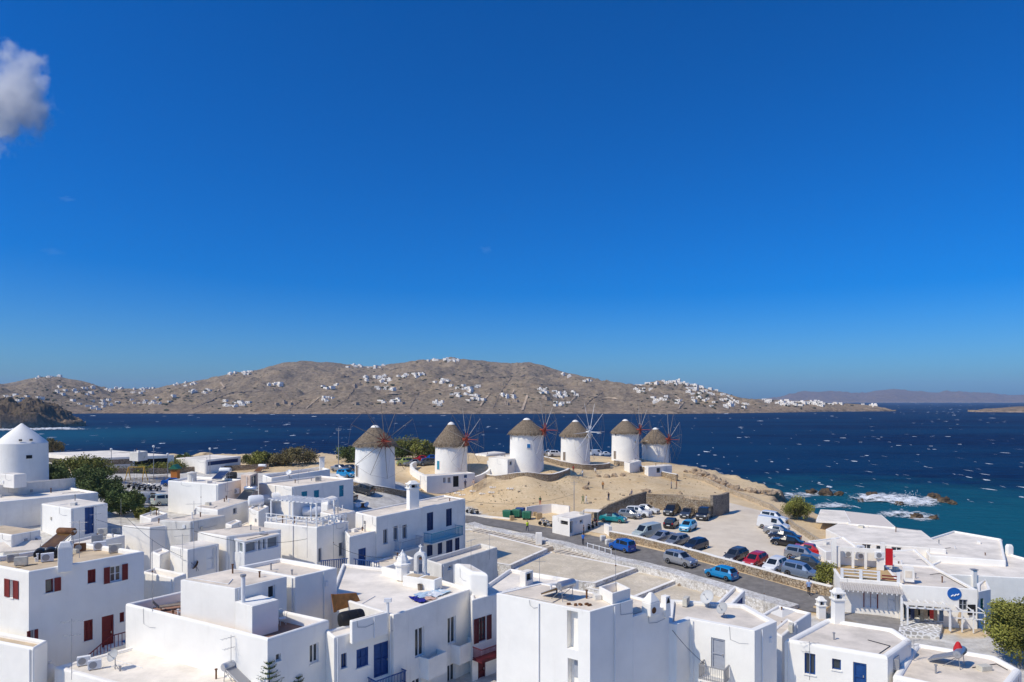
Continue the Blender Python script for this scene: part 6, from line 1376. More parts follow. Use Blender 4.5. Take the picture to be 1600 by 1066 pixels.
q = at_z(268, 952, 8.2); t = thing('sun_lounger', 'brown lounger on the sunken roof terrace', 'lounger', (q.x, q.y, 8.17), local=True, rz=.5); MB().hexa([(-.9, -.3, .3), (.9, -.3, .3), (.9, .3, .3), (-.9, .3, .3), (-.9, -.3, .36), (.9, -.3, .36), (.9, .3, .36), (-.9, .3, .36)]).build('bed', TIMBER, t); MB().hexa([(-1.3, -.3, .8), (-.9, -.3, .3), (-.9, .3, .3), (-1.3, .3, .8), (-1.25, -.3, .84), (-.86, -.3, .36), (-.86, .3, .36), (-1.25, .3, .84)]).build('backrest', TIMBER, t)
for x in (-.7, .7): MB().box((x, 0, .15), (.06, .5, .3)).build('leg', TIMBER, t)
antenna(238, 955, 5.2, 'white mast rising from the roof terrace', 0, yagi=False)
antenna(285, 892, 3.4, 'bushy aerial by the small stair house', 30, 8); antenna(303, 884, 6.0, 'tall thin mast with aerial before the sunroom house', 10, 8)
dish(307, 892, -30, 'rusty brown satellite dish near the stair house', .42, RUST, .3)
# laundry roof
v = hit(660, 918); t = thing('parapet_trough', 'white open masonry trough on the laundry roof', 'trough', v, local=True, rz=R(-28)); MB().box((0, 0, .45), (3.2, 1.1, .9)).build('trough', WHITE2, t, bevel=.04)
for x in (-.75, .75): MB().box((x, 0, .91), (1.2, .8, .03)).build('hollow', ROOFT, t)
cl = [('navy', (.02, .03, .28), 649, 935, .7), ('dark blue', (.02, .025, .22), 657, 940, .8), ('pale blue', (.42, .55, .66), 668, 931, 1.5), ('white', (.66, .68, .70), 682, 928, 1.5), ('peach', (.62, .42, .33), 672, 937, .7), ('light blue striped', (.35, .50, .62), 690, 926, 1.0)]
for nme, c, x, y, s_ in cl:
    v = hit(x, y); mb = MB(); n = 7; vs = []
    for j in range(n):
        for i in range(n): vs.append(((i / (n - 1) - .5) * s_ * 1.3, (j / (n - 1) - .5) * s_, .05 + rnd(0, .12)))
    mb.add(vs, grid_faces(n, n)); o = tag(mb.build('laundry', mat('laundry_' + nme, c, .95)), nme + ' cloth spread to dry on the flat roof', 'laundry', 'laundry spread on the roof'); o.location = v; o.rotation_euler[2] = rnd(0, 3)
v = hit(656, 922); o = tag(MB().lathe([(.16, 0), (.2, .45), (.21, .47), (.17, .47), (.15, .1)], (0, 0, 0), 14).build('bucket', TIMBER), 'brown bucket beside the masonry trough', 'bucket'); o.location = v
v = hit(545, 947); o = thing('plank', 'tall orange boards leaning against the lavender wall', 'boards', v, local=True, rz=R(50)); ORG = mat('orange_board', (.50, .20, .05), .8, var=.35, vscale=2)
MB().hexa([(-1.3, 0, -.1), (1.2, 0, -.1), (1.2, .08, -.1), (-1.3, .08, -.1), (-1.3, .25, 1.1), (.9, .25, .75), (.9, .33, .75), (-1.3, .33, 1.1)]).build('board', ORG, o); MB().hexa([(-1.5, -.25, -.1), (-1.25, -.25, -.1), (-1.25, -.2, -.1), (-1.5, -.2, -.1), (-1.5, .1, 1.2), (-1.25, .1, 1.15), (-1.25, .15, 1.15), (-1.5, .15, 1.2)]).build('board', ORG, o)
v = at_z(549, 977, 8.0); t = thing('water_tank', 'black barrel shaped water tank behind the low parapet', 'water tank', v, local=True, rz=R(35)); MB().lathe([(.2, -.95), (.48, -.85), (.55, -.7), (.57, -.35), (.53, -.33), (.53, -.28), (.57, -.26), (.57, .26), (.53, .28), (.53, .33), (.57, .35), (.55, .7), (.48, .85), (.2, .95)], (0, 0, .5), 22, (1, 0, 0)).build('tank', BLACK, t, smooth=True)
v = hit(606, 985); t = thing('flue', 'tall white flue pipe with cowl on the blue balcony house', 'flue', (v.x, v.y, v.z - .3), local=True); MB().tube((0, 0, 0), (0, 0, 2.4), .1, k=10).build('pipe', WPAINT, t); MB().box((0, 0, 2.45), (.5, .3, .25)).build('cowl', WPAINT, t)
# chapel bell gable and neighbours
v = hit(657, 897); t = thing('bell_gable', 'white chapel bell gable with cross and bell', 'bell gable', (v.x, v.y, v.z), local=True, rz=R(-12)); t.scale = (.78, .78, .74)
for x in (-.5, .5): MB().box((x, 0, .95), (.38, .6, 2.1)).build('pier', WHITE2, t, bevel=.04)
pts = [(.69 * math.cos(a), .69 * math.sin(a)) for a in np.linspace(0, math.pi, 13)]; inn = [(.31 * math.cos(a), .31 * math.sin(a)) for a in np.linspace(0, math.pi, 13)]
vs = []; 
for y in (-.3, .3): vs += [(a, y, 2.0 + b) for a, b in pts] + [(a, y, 2.0 + b) for a, b in inn]
fs = []
for k in range(12): fs += [(k, k + 1, 14 + k, 13 + k), (26 + k, 39 + k, 40 + k, 27 + k), (k, 26 + k, 27 + k, k + 1), (13 + k, 14 + k, 40 + k, 39 + k)]
MB().add(vs, fs).build('arch', WHITE2, t); MB().box((0, 0, -.15), (1.9, 1.0, .3)).box((0, 0, 2.78), (.34, .34, .3), 0, .6).build('base', WHITE2, t, bevel=.04)
MB().box((0, 0, 3.2), (.12, .12, .6)).box((0, 0, 3.28), (.4, .11, .12)).build('cross', WHITE2, t); MB().lathe([(.03, .3), (.1, .26), (.13, .1), (.19, 0), (.17, 0)], (0, 0, 1.75), 14).build('bell', RUST, t)
v = hit(629, 899); t = thing('turret', 'small white domed turret left of the bell gable', 'turret', v, local=True); MB().lathe([(.62, -.3), (.6, .9), (.75, .92), (.75, 1.05), (.52, 1.1), (.5, 1.35), (.34, 1.75), (.1, 2.0), (.03, 2.2)], (0, 0, 0), 8).build('drum', WHITE2, t)
antenna(625, 902, 4.5, 'tall aerial in front of the white turret', 20); antenna(736, 890, 2.5, 'aerial beside the sloped stair house', 60)
antenna(765, 873, 3, 'aerial above the grey yard wall', 0)
v = hit(620, 868); tag(MB().box((0, 0, 0), (.1, .1, .1)).build('lamp_box', GREYM), 'small grey fitting below the grey balcony', 'fitting').location = v
# balcony house roof
chimney(645, 795, 1.2, 2.4, 'white lantern chimney on the blue balcony house', 'lantern', 30); dish(560, 797, 10, 'left white dish on the balcony house roof', .45, WPAINT, .5); dish(574, 796, -30, 'right white dish on the balcony house roof', .45, WPAINT, .5)
v = hit(567, 793); tag(MB().box((0, 0, .35), (1.3, .6, .6), .4).build('roof_cabinet', RUST, bevel=.03), 'brown cabinet between two white dishes', 'cabinet').location = v
antenna(588, 779, 2.5, 'rusty aerial at the back of the balcony house roof')
# left middle clutter
chimney(503, 733, .8, 2.0, 'white chimney by the parked cars below the nearest mill', 'plain', 20); dish(452, 748, -10, 'white dish on the parapet terrace', .45, WPAINT); ac(497, 752, 25, 'tan air conditioner on the turquoise shuttered house', 1.1); antenna(466, 756, 2.4, 'aerial on the turquoise shuttered house', 20)
heater(392, 779, 80, 'dark solar heater below the peach turret', TANKM, mat('dark_panel', (.03, .035, .04), .3), 1.3); heater(352, 748, 80, 'white solar tank behind the blank white house', WPAINT, NAVY, 1.2); heater(410, 737, 80, 'white solar tank with tall frame by the peach turret', WPAINT, RUST, 1.2)
v = hit(362, 748); t = thing('water_tank', 'dark covered tank on the blank white house', 'water tank', v, local=True); MB().lathe([(.3, -1), (.7, -.9), (.75, 0), (.7, .9), (.3, 1)], (0, 0, .6), 16, (1, .2, 0)).build('tank', BLACK, t, smooth=True)
v = hit(300, 752); t = thing('chimney', 'stubby round grey chimney on the blank white house', 'chimney', v, local=True); MB().lathe([(.6, -.2), (.6, 1.1), (.7, 1.15), (.7, 1.25), (.1, 1.4)], (0, 0, 0), 14).build('drum', DIRTY, t)
ac(368, 772, 25, 'white air conditioner before the peach wall', 1.2, WPAINT); antenna(355, 780, 3, 'aerial on the buckled cream roof', 40); antenna(314, 800, 3, 'thin aerial above the dusty roof', 0, yagi=False)
for i, (x, y) in enumerate([(400, 790), (418, 786), (434, 783)]):
    v = hit(x, y); t = thing('water_tank', ['leftmost', 'middle', 'rightmost'][i] + ' white rounded tank behind the pergola', 'water tank', v, local=True, rz=.5); MB().lathe([(.2, -.9), (.6, -.8), (.68, -.5), (.68, .5), (.6, .8), (.2, .9)], (0, 0, .55), 18, (1, 0, 0)).build('tank', WPAINT, t, smooth=True)
# pergola on the terrace
p = PERG; t = thing('pergola', 'white timber pergola on the roof terrace', 'pergola', (p.P[0].x, p.P[0].y, p.zt)); L0 = (p.P[1] - p.P[0]).length; L3 = (p.P[2] - p.P[1]).length
for u in (.6, L0 * .5, L0 - .5):
    for n_ in (-.5, -3.2): p.wbox(MB(), 0, u - .07, u + .07, p.zt - .25, p.zt + 2.3, n_ - .07, n_ + .07).build('post', WPAINT, t)
for k in range(12): u = .4 + (L0 - .8) * k / 11; p.wbox(MB(), 0, u - .12, u + .12, p.zt + 2.42, p.zt + 2.47, -3.5, -.3).build('slat', WPAINT, t)
for n_ in (-.5, -3.2): p.wbox(MB(), 0, .3, L0 - .3, p.zt + 2.3, p.zt + 2.41, n_ - .06, n_ + .06).build('beam', WPAINT, t)
rl = thing('terrace_railing', 'white timber railing around the pergola terrace', 'railing', (p.P[1].x, p.P[1].y, p.zt))
for f_, L in ((0, L0), (1, L3)):
    for z in (.45, .85): p.wbox(MB(), f_, .15, L - .15, p.zt + z, p.zt + z + .07, -.19, -.12).build('rail', WPAINT, rl)
    for k in range(6): u = .2 + (L - .4) * k / 5; p.wbox(MB(), f_, u - .05, u + .05, p.zt + .001, p.zt + .92, -.27, -.195).build('post', WPAINT, rl)
v = hit(487, 806); t = thing('water_tank', 'white cylindrical tank on the pergola terrace', 'water tank', (v.x, v.y, v.z), local=True, rz=R(20)); MB().lathe([(.2, -1.3), (.55, -1.25), (.65, -1.1), (.65, 1.1), (.55, 1.25), (.2, 1.3)], (0, 0, .62), 18, (1, 0, 0)).build('tank', WPAINT, t, smooth=True)
# railings of the little blue terrace
q = [at_z(x, y, 6.6) for x, y in ((502, 890), (545, 886), (592, 892))]; t = thing('fence', 'blue timber railing below the blue door', 'fence', q[0])
for a, b in zip(q[:-1], q[1:]):
    for k in range(14): s_ = a.lerp(b, k / 13); MB().box((s_.x, s_.y, s_.z + .45), (.07, .07, .95)).build('baluster', BLUE, t)
    MB().tube(a + Vector((0, 0, .9)), b + Vector((0, 0, .9)), .05).build('rail', BLUE, t)
antenna(521, 884, 4.5, 'bare leggy pole before the pergola house', 0, yagi=False)
antenna(480, 870, 4.2, 'rusty mast against the white pergola house wall', 0, 8)
# tall block roof
heater(885, 938, -48, 'steel solar heater with amber collector on the tall block', TANKM, AMBER, 1.0); antenna(843, 911, 2.6, 'pale wooden mast behind the tall block', 0); antenna(962, 914, 2.4, 'thin aerial behind the tank box', 0, yagi=False)
v = hit(905, 946); mb = MB(); [mb.box((rnd(-.7, .7), rnd(-.15, .15), .06), (.25, .15, .12), rnd(0, 3)) for k in range(5)]; o = tag(mb.build('rubble', RUST), 'bits of rubble at the parapet of the tall block', 'rubble'); o.location = v
v = hit(1017, 958); t = thing('oven_chimney', 'small white house shaped chimney on the lower wing', 'chimney', (v.x, v.y, v.z), local=True, rz=R(38)); MB().box((0, 0, .35), (1.0, .8, .9)).hexa([(-.5, -.4, .8), (.5, -.4, .8), (.5, .4, .8), (-.5, .4, .8), (-.1, -.1, 1.4), (.1, -.1, 1.4), (.1, .1, 1.4), (-.1, .1, 1.4)]).build('hood', WHITE2, t, bevel=.06); MB().lathe([(.22, 0), (.2, .03)], (-.15, -.4, .3), 12, (0, -1, 0)).build('opening', RUST, t)
v = hit(1040, 958); t = thing('pinnacle', 'narrow white pinnacle with dark slot at the end of the lower wing', 'pinnacle', (v.x, v.y, v.z), local=True, rz=R(38)); MB().hexa([(-.25, -.25, -.2), (.25, -.25, -.2), (.25, .25, -.2), (-.25, .25, -.2), (-.22, -.22, 1.2), (.22, -.22, 1.2), (.22, .22, 1.2), (-.22, .22, 1.2)]).build('shaft', WHITE2, t); MB().hexa([(-.18, -.26, .75), (.18, -.26, .75), (.18, -.2, .75), (-.18, -.2, .75), (-.02, -.26, 1.1), (.02, -.26, 1.1), (.02, -.2, 1.1), (-.02, -.2, 1.1)]).build('slot', DARK, t)
# grey balcony house roof
dish(1107, 949, -50, 'large grey dish on the grey balcony house', .55, mat('dish_pale', (.55, .55, .53), .5), .5); dish(1131, 965, -60, 'smaller grey dish on the grey balcony house', .45, None, .4); ac(1072, 947, 60, 'tan air conditioner at the back of the grey balcony house', 1.0); antenna(1194, 957, 3.6, 'dark slim pole beside the stone steps', 0, yagi=False)
ac(1236, 988, 60, 'air conditioner in the gap beside the right foreground house', 1.0); antenna(1265, 1060, 2.6, 'white aerial in front of the blue window', 0, 5)
# right foreground
chimney(1283, 966, .72, 1.25, 'left of two ornate white chimneys at the back of the right house', 'lantern', 0); chimney(1309, 969, .78, 1.6, 'right of two ornate white chimneys at the back of the right house', 'lantern', 0)
heater(1500, 1043, -48, 'steel solar heater with lettering on the bottom right roof', TANKM, GREYM, 1.0, 'seadora'); antenna(1428, 1033, 1.5, 'bent rusty aerial on the bottom right roof', 20)
v = hit(1497, 1012); t = thing('parasol', 'folded red parasol behind the bottom right roof', 'parasol', (v.x, v.y, v.z - .6), local=True); MB().lathe([(.3, .35), (.27, .6), (.12, .95), (.03, 1.02)], (0, 0, 0), 10).build('canopy', mat('red_canvas', (.50, .02, .025), .8), t); MB().tube((0, 0, 0), (0, 0, .5), .04).build('pole', WPAINT, t)
v = hit(1500, 985); t = thing('parasol', 'folded beige parasol below the shop', 'parasol', v, local=True); MB().lathe([(.05, 0), (.05, .6), (.2, .65), (.18, 1.4), (.05, 1.9)], (0, 0, 0), 10).build('canopy', mat('beige_canvas', (.5, .38, .25), .9), t)
ac(1400, 1045, 60, 'grey air conditioner in the gap between the two right roofs', 1.2, GREYM)
v = hit(1517, 962); t = thing('notice_board', 'black notice board on the lower shop wall', 'sign', (v.x, v.y - .05, v.z + .6), local=True); MB().box((0, -.05, 0), (.75, .06, 1.0)).build('board', BLACK, t); MB().box((0, -.085, -.1), (.4, .02, .25)).build('notice', WPAINT, t)
# canopy over the lane
q = [at_z(x, y, 4.6) for x, y in ((1190, 962), (1222, 974), (1256, 958), (1222, 949))]; c_ = sum(q, Vector()) / 4 + Vector((0, 0, .6)); t = thing('canopy', 'white pyramid sun canopy over the lane', 'canopy', q[0]); MB().add(q + [c_], [(0, 1, 4), (1, 2, 4), (2, 3, 4), (3, 0, 4)]).build('cloth', mat('white_canvas', (.72, .69, .63), .9), t)
for a in q: MB().tube((a.x, a.y, 1.5), a, .05).build('pole', WPAINT, t)
# machines on the tavern deck
for x, y, l in [(1326, 871, 'white washing machine sized unit in the left bay of the tavern deck'), (1374, 873, 'single air conditioner under the red deck door')]: ac(x, y, -5, l, 1.1, WPAINT)
for z in (0, .75): 
    v = hit(1341, 872); t = thing('air_conditioner', ('upper' if z else 'lower') + ' of two stacked units in the middle bay of the tavern deck', 'air conditioner', (v.x, v.y - .4, v.z + z), 'air conditioning units', local=True); MB().box((0, 0, .37), (.9, .35, .7)).build('casing', WPAINT, t, bevel=.02); MB().lathe([(.27, 0), (.25, .015)], (0, -.176, .37), 16, (0, -1, 0)).build('fan_grille', GREYM, t)
chimney(1522, 912, .5, 1.6, 'rusty topped square vent on the grey shop roof', 'plain', 0); 
chimney(1577, 867, .7, 1.1, 'white chimney with pointed cap by the sea', 'gable', 0)

# stair with red rail at the red door, cables between the houses, laundry line, road barrier, kiosk awning
i_ = 1; u0, u1, z0, z1 = REDB.rect(1, (150, 1008, 182, 1030)); t = thing('stair', 'white steps with dark red railing below the red door', 'stair', REDB.W(1, u0, z0, .5))
for k in range(6): REDB.wbox(MB(), 1, u1 - .9 - .28 * (k + 1), u1 - .9 - .28 * k - .004, z0 - 3, z1 - .17 * (k + 1), .02, 1.1).build('step', WHITE2, t)
REDB.wbox(MB(), 1, u1 - .896, u1 + .3, z0 - 3, z1, .02, 1.1).build('landing', WHITE2, t)
rl = MB(); a = REDB.W(1, u1 + .2, z1 + .95, 1.05); b_ = REDB.W(1, u1 - .9, z1 + .95, 1.05); c_ = REDB.W(1, u1 - 2.6, z1 - .1, 1.05); rl.path([a, b_, c_], .04)
for k in range(5): p_ = a.lerp(b_, k / 4); rl.tube(p_, p_ - Vector((0, 0, .95)), .025)
for k in range(1, 8): p_ = b_.lerp(c_, k / 7); rl.tube(p_, p_ - Vector((0, 0, .95)), .025)
rl.build('railing', RED, t)
def cable(p, q, sag, label, r_=.018):
    p, q = Vector(p), Vector(q); mb = MB(); pts = [p.lerp(q, k / 12) - Vector((0, 0, sag * 4 * (k / 12) * (1 - k / 12))) for k in range(13)]; tag(mb.path(pts, r_, 4).build('overhead_cable', BLACK), label, 'cable', 'overhead cables')
cable(hit(1050, 984) + Vector((0, -.1, 0)), hit(1100, 1040) + Vector((0, -.3, .2)), .15, 'black cable sagging to the grey balcony')
cable(at_Y(189, 800, 72), at_Y(285, 870, 62), .5, 'thin cable from the ledge pole to the stair house aerial'); cable(at_Y(303, 830, 61), at_Y(480, 842, 66), .7, 'thin cable before the sunroom house'); cable(at_Y(521, 850, 66), at_Y(625, 868, 58), .6, 'cable from the bare pole to the turret aerial'); cable(at_Y(150, 812, 74), at_Y(303, 826, 61), .5, 'cable from the tall mast across the left roofs'); cable(at_Y(529, 660, 121), at_Y(470, 735, 100), .8, 'cable from the tall pole down to the roofs'); cable(at_Y(897, 772, 116), at_Y(724, 782, 88), 1.0, 'long cable from the utility pole to the balcony house')
q = G(925, 822); t = thing('awning', 'pale lean-to awning on posts at the right of the kiosk', 'awning', q, local=True, rz=R(-20)); MB().box((0, 0, 2.45), (2.6, 2.4, .08)).build('sheet', ROOFW, t)
for x in (-1.2, 1.2): MB().tube((x, -1.1, 0), (x, -1.1, 2.41), .05).build('post', GREYM, t)
for i, (x, y) in enumerate([(942, 846), (950, 852), (957, 858)]): v = G(x, y); o = tag(MB().box((0, 0, .45), (.9, .5, .9), .4).build('boulder', DIRTY, bevel=.2), ['upper', 'middle', 'lower'][i] + ' stone block beside the bright blue car', 'stone'); o.location = v
v0, v1 = G(918, 858), G(955, 868); t = thing('barrier', 'white low chain barrier at the road edge', 'barrier', v0)
for k in range(5): p_ = v0.lerp(v1, k / 4); p_.z = ground_z(p_.x, p_.y); MB().tube(p_, p_ + Vector((0, 0, .9)), .06).build('post', WPAINT, t)
MB().tube(v0 + Vector((0, 0, .8)), v1 + Vector((0, 0, .8)), .04).build('rail', WPAINT, t)
v = at_z(842, 848, 3.4); t = thing('pillar', 'short white gate pillar on the rubble wall', 'pillar', (v.x, v.y, 3.4), local=True); MB().box((0, 0, .5), (.9, .7, 1.9)).build('shaft', WHITE, t, bevel=.05)
# ------------------------------------------------------------------ vegetation
def leaf_mats(name, c): return [mat('%s_%d' % (name, i), tuple(min(1, x * f) for x in c), .75, spec=.2) for i, f in enumerate((.55, .8, 1.05, 1.4))]
GR_OLIVE = leaf_mats('leaf_olive', (.20, .20, .042)); GR_DEEP = leaf_mats('leaf_deep', (.095, .125, .034)); GR_DRY = leaf_mats('leaf_dry', (.17, .14, .06))
def tree(v, rx, ry, h, mats, label, n=2600, leaf=.16, name='tree', trunk=.3, seed=0, cat='tree', clumps=34, group=None, lo=.12):
    rg = random.Random(seed); t = thing(name, label, cat, v, group, local=True); b = MB()
    top = Vector((0, 0, h * .55)); b.tube((0, 0, -.3), top, .05 * h * trunk + .04, .03 * h * trunk + .02, 7); C = []
    for k in range(clumps):
        while True:
            p = Vector((rg.uniform(-1, 1), rg.uniform(-1, 1), rg.uniform(-1, 1)))
            if .25 < p.length < 1: break
        c = Vector((p.x * rx * .85, p.y * ry * .85, h * (lo + (1 - lo) * (.5 + .45 * p.z)))); C.append((c, rg.uniform(.20, .42)))
        if k < 9: b.tube(Vector((0, 0, h * rg.uniform(.1, .4))), c, .03 * h * trunk + .012, .01, 5)
    b.build('trunk', TIMBER, t)
    me = bpy.data.meshes.new('crown'); V = []; Fs = []; MI = []
    per = n // clumps; rad = (rx + ry + h * .6) / 2.6
    for c, r_ in C:
        base = rg.randint(0, 3); R_ = r_ * rad
        for k in range(per):
            d = Vector((rg.gauss(0, 1), rg.gauss(0, 1), rg.gauss(0, 1))).normalized() * R_ * rg.random() ** .45; p = c + Vector((d.x, d.y, d.z * .85))
            if p.z < .05: p.z = .05 + rg.random() * .1
            a = Vector((rg.gauss(0, 1), rg.gauss(0, 1), rg.gauss(0, 1))).normalized(); e = a.orthogonal().normalized(); s_ = leaf * rg.uniform(.6, 1.4); o = len(V)
            V += [p - a * s_, p + e * s_ * .5, p + a * s_, p - e * s_ * .5]; Fs.append((o, o + 1, o + 2, o + 3)); MI.append(min(3, max(0, base + rg.choice((-1, 0, 0, 1)))))
    me.from_pydata(V, [], Fs)
    for m in mats: me.materials.append(m)
    me.polygons.foreach_set('material_index', MI); me.update(); o = bpy.data.objects.new('crown', me); COL.objects.link(o); o.parent = t; return t
tree(at_z(1594, 1040, 1.8), 2.3, 2.3, 5.4, GR_OLIVE, 'feathery green tamarisk tree at the lower right edge', 26000, .10, 'tamarisk_tree', seed=1, clumps=85)
tree(G(1246, 812), 3.0, 2.4, 3.6, GR_OLIVE, 'green shrub tree between car park and sea', 8000, .12, 'shrub', seed=2, cat='shrub', clumps=40)
tree(at_z(1290, 917, 3.3), 1.35, 1.2, 2.6, GR_OLIVE, 'green bush beside the parked cars and the tavern', 5200, .10, 'bush', seed=3, cat='bush')
GV = 'bushes by the left car park'
for i, (x, y, rx, h, mt, l) in enumerate([(120, 748, 4.2, 4.6, GR_OLIVE, 'broad olive bush right of the conical mill'), (150, 752, 3.4, 4.4, GR_OLIVE, 'olive bush in the middle of the hedge'), (85, 752, 3.5, 3.0, GR_DEEP, 'low dark bush in front of the conical mill'), (45, 752, 3.0, 2.2, GR_DEEP, 'low dark bush under the conical mill'), (165, 790, 3.4, 5.6, GR_DEEP, 'tall dark tree behind the blue door house'), (140, 775, 3.2, 5.0, GR_DEEP, 'dark tree left of the motorbikes'), (190, 806, 2.6, 4.6, GR_DEEP, 'dark green tree in front of the parked van'), (208, 800, 1.8, 3.0, GR_DEEP, 'small dark tree beside the white van'), (228, 812, 1.9, 1.7, GR_OLIVE, 'bright green bush below the white van')]):
    tree(G(x, y), rx * .92, rx * .75, h * .88, mt, l, 6500, .14, 'bush' if h < 3.5 else 'tree', seed=10 + i, cat='bush' if h < 3.5 else 'tree', group=GV)
GM2 = 'shrubs behind the nearest mill'
for i, (x, y, rx, h, mt, l) in enumerate([(645, 717, 5.2, 5.0, GR_OLIVE, 'large olive tree right of the nearest mill'), (668, 718, 4.0, 4.2, GR_OLIVE, 'olive shrub left of the second mill'), (620, 718, 4.0, 4.0, GR_DEEP, 'dark shrub peeping behind the nearest mill'), (548, 722, 4.0, 3.6, GR_DEEP, 'dark shrub left of the nearest mill'), (467, 726, 6.0, 3.6, GR_DRY, 'broad brown green bush by the shore'), (405, 728, 4.5, 3.0, GR_OLIVE, 'green bush by the blue fascia building'), (435, 727, 4.0, 2.2, GR_DRY, 'low dry bush between the two shore bushes'), (78, 712, 4.0, 4.5, GR_DRY, 'brown bush behind the conical mill'), (288, 728, 3.0, 2.5, GR_DEEP, 'small dark bush before the gatehouse'), (220, 738, 6.0, 1.6, GR_OLIVE, 'low green hedge along the shore car park'), (255, 737, 6.0, 1.6, GR_OLIVE, 'low green hedge before the dark facade')]):
    tree(G(x, y), rx, rx * .7, h, mt, l, 5200, .17, 'shrub', seed=40 + i, cat='shrub', group=GM2)
def norfolk(px, py, s_, label):
    v = hit(px, py); t = thing('pine_tree', label, 'pine', (v.x, v.y, v.z - 2.0), local=True); MB().tube((0, 0, -1), (0, 0, 3.4 * s_), .07, .02, 6).build('trunk', TIMBER, t); rg = random.Random(7); V = []; Fs = []
    for j in range(8):
        z = (.9 + j * .33) * s_; L = (1.25 - j * .13) * s_
        for k in range(7):
            a = 2 * math.pi * k / 7 + j * .4; d = Vector((math.cos(a), math.sin(a), .25))
            for q in range(26):
                p = Vector((0, 0, z)) + d * L * (q + 1) / 26 + Vector((0, 0, .12 * (q / 26) ** 2)); e = Vector((rg.gauss(0, 1), rg.gauss(0, 1), abs(rg.gauss(0, 1)))).normalized() * .14 * s_; w_ = d.cross(e).normalized() * .03; o = len(V); V += [p - w_, p + w_, p + e]; Fs.append((o, o + 1, o + 2))
    MB().add(V, Fs).build('crown', leaf_mats('leaf_pine', (.06, .09, .022))[2], t)
norfolk(421, 1064, .95, 'young tiered pine rising in front of the blank wall'); norfolk(466, 1074, .8, 'second tiered pine at the bottom edge')
# tufts on the earth field, one uncountable scatter
random.seed(9); V = []; Fs = []
for k in range(1500):
    px, py = rnd(640, 1130), rnd(735, 800); p = G(px, py)
    if p.y < 112 or p.y > 175: continue
    dens = fbm(p.x, p.y, .09, 3, 2.0)
    if dens < .12: continue
    s_ = rnd(.06, .2)
    for q in range(5):
        a = rnd(0, 6.28); d = Vector((math.cos(a) * .5, math.sin(a) * .5, 1)) * s_; w_ = Vector((-math.sin(a), math.cos(a), 0)) * s_ * .35; o = len(V); V += [p - w_, p + w_, p + d]; Fs.append((o, o + 1, o + 2))
tag(MB().add(V, Fs).build('dry_grass', mat('straw_tufts', (.32, .24, .10), .9)), 'dry grass tufts on the earth field', kind='stuff')
# loose stones on the field, another scatter nobody could count
_m = MB()
for k in range(700):
    p = G(rnd(640, 1140), rnd(736, 802))
    if p.y < 112 or p.y > 185 or fbm(p.x, p.y, .12, 3, 6.0) < .0: continue
    r_ = .05 + .22 * random.random() ** 4; _m.sphere((p.x, p.y, p.z + r_ * .3), r_, 5, 3, (rnd(.8, 1.5), rnd(.8, 1.3), .7))
tag(_m.build('loose_stones', mat('field_stone', (.40, .32, .22), .95, var=.3, vscale=1)), 'loose stones littering the earth field', kind='stuff')
# rocks
def rock(v, s_, m, label, seed, group=None, sink=.3, flat=.6):
    mb = MB().sphere((0, 0, 0), 1, 12, 8); vs = []
    for q in mb.v: d = Vector(q); k = 1 + .55 * noise.fractal(d * 1.3 + Vector((seed, seed * .7, 0)), .9, 2, 4); vs.append((d.x * k * s_, d.y * k * s_ * .8, d.z * k * s_ * flat))
    mb.v = vs; o = mb.build('rock', m, smooth=False); o.location = (v.x, v.y, v.z + s_ * flat * (.5 - sink)); tag(o, label, 'rock', group); return o
ROCKM = mat('coast_rock', (.26, .185, .12), .95, col2=(.52, .40, .27), vscale=.9, bump=.6, bscale=3); WETR = mat('wet_rock', (.055, .038, .022), .6, col2=(.13, .085, .045), vscale=.8, bump=.6, bscale=3)
random.seed(14)
ROCKS = [(1072, 738), (1084, 739), (1093, 741), (1101, 744), (1090, 745), (1108, 748), (1115, 751), (1122, 755), (1112, 755), (1131, 758), (1140, 762), (1148, 765), (1157, 767), (1166, 768), (1175, 770), (1184, 771), (1193, 772), (1203, 773), (1213, 774), (1145, 770), (1130, 765)]
for i, (x, y) in enumerate(ROCKS):
    v = G(x, y); rock(v, rnd(.5, 1.4), ROCKM, 'tan boulder ' + ('on the upper rocky point nearest the seaward mill' if i < 6 else 'half way down the rocky point' if i < 13 or i > 18 else 'at the low tip of the rocky point near the surf'), i * 3.3, 'boulders on the rocky point', .3, .8)
for i, (x, y, s_, l) in enumerate([(1268, 772, 2.2, 'dark rock at the left of the surf'), (1290, 774, 2.8, 'long dark rock awash left of the breakers'), (1310, 774, 1.8, 'dark rock at the end of the awash reef'), (1362, 775, 2.0, 'low rock inside the breakers'), (1405, 789, 1.6, 'brown rock in front of the main breaker'), (1459, 779, 2.6, 'tallest dark rock in the spray'), (1476, 785, 2.3, 'dark rock right of the spray'), (1488, 788, 1.6, 'last rock of the reef at the right'), (1432, 810, 2.0, 'round brown rock off the restaurant'), (1459, 811, 1.5, 'flat brown rock right of the round one'), (1345, 784, 1.2, 'small rock between the two breakers')]):
    rock(at_z(x, y, 0), s_ * .62, WETR, l, 50 + i * 2.1, None, .25, .7)
for i, (x, y, s_, l) in enumerate([(1556, 900, 1.2, 'brown shore rock behind the passage house'), (1566, 905, 1.5, 'large brown shore rock right of the green door'), (1578, 898, 1.3, 'flat brown rock below the blank seaside wall'), (1592, 901, 1.4, 'brown rock at the right edge of the shore'), (1560, 919, 1.2, 'rock above the tamarisk crown'), (1586, 921, .7, 'small mossy rock in the foam'), (1552, 928, 1.0, 'rock hidden beside the tamarisk')]):
    rock(at_z(x, y, .3), s_, ROCKM, l, 90 + i * 1.7, None, .3, .6)
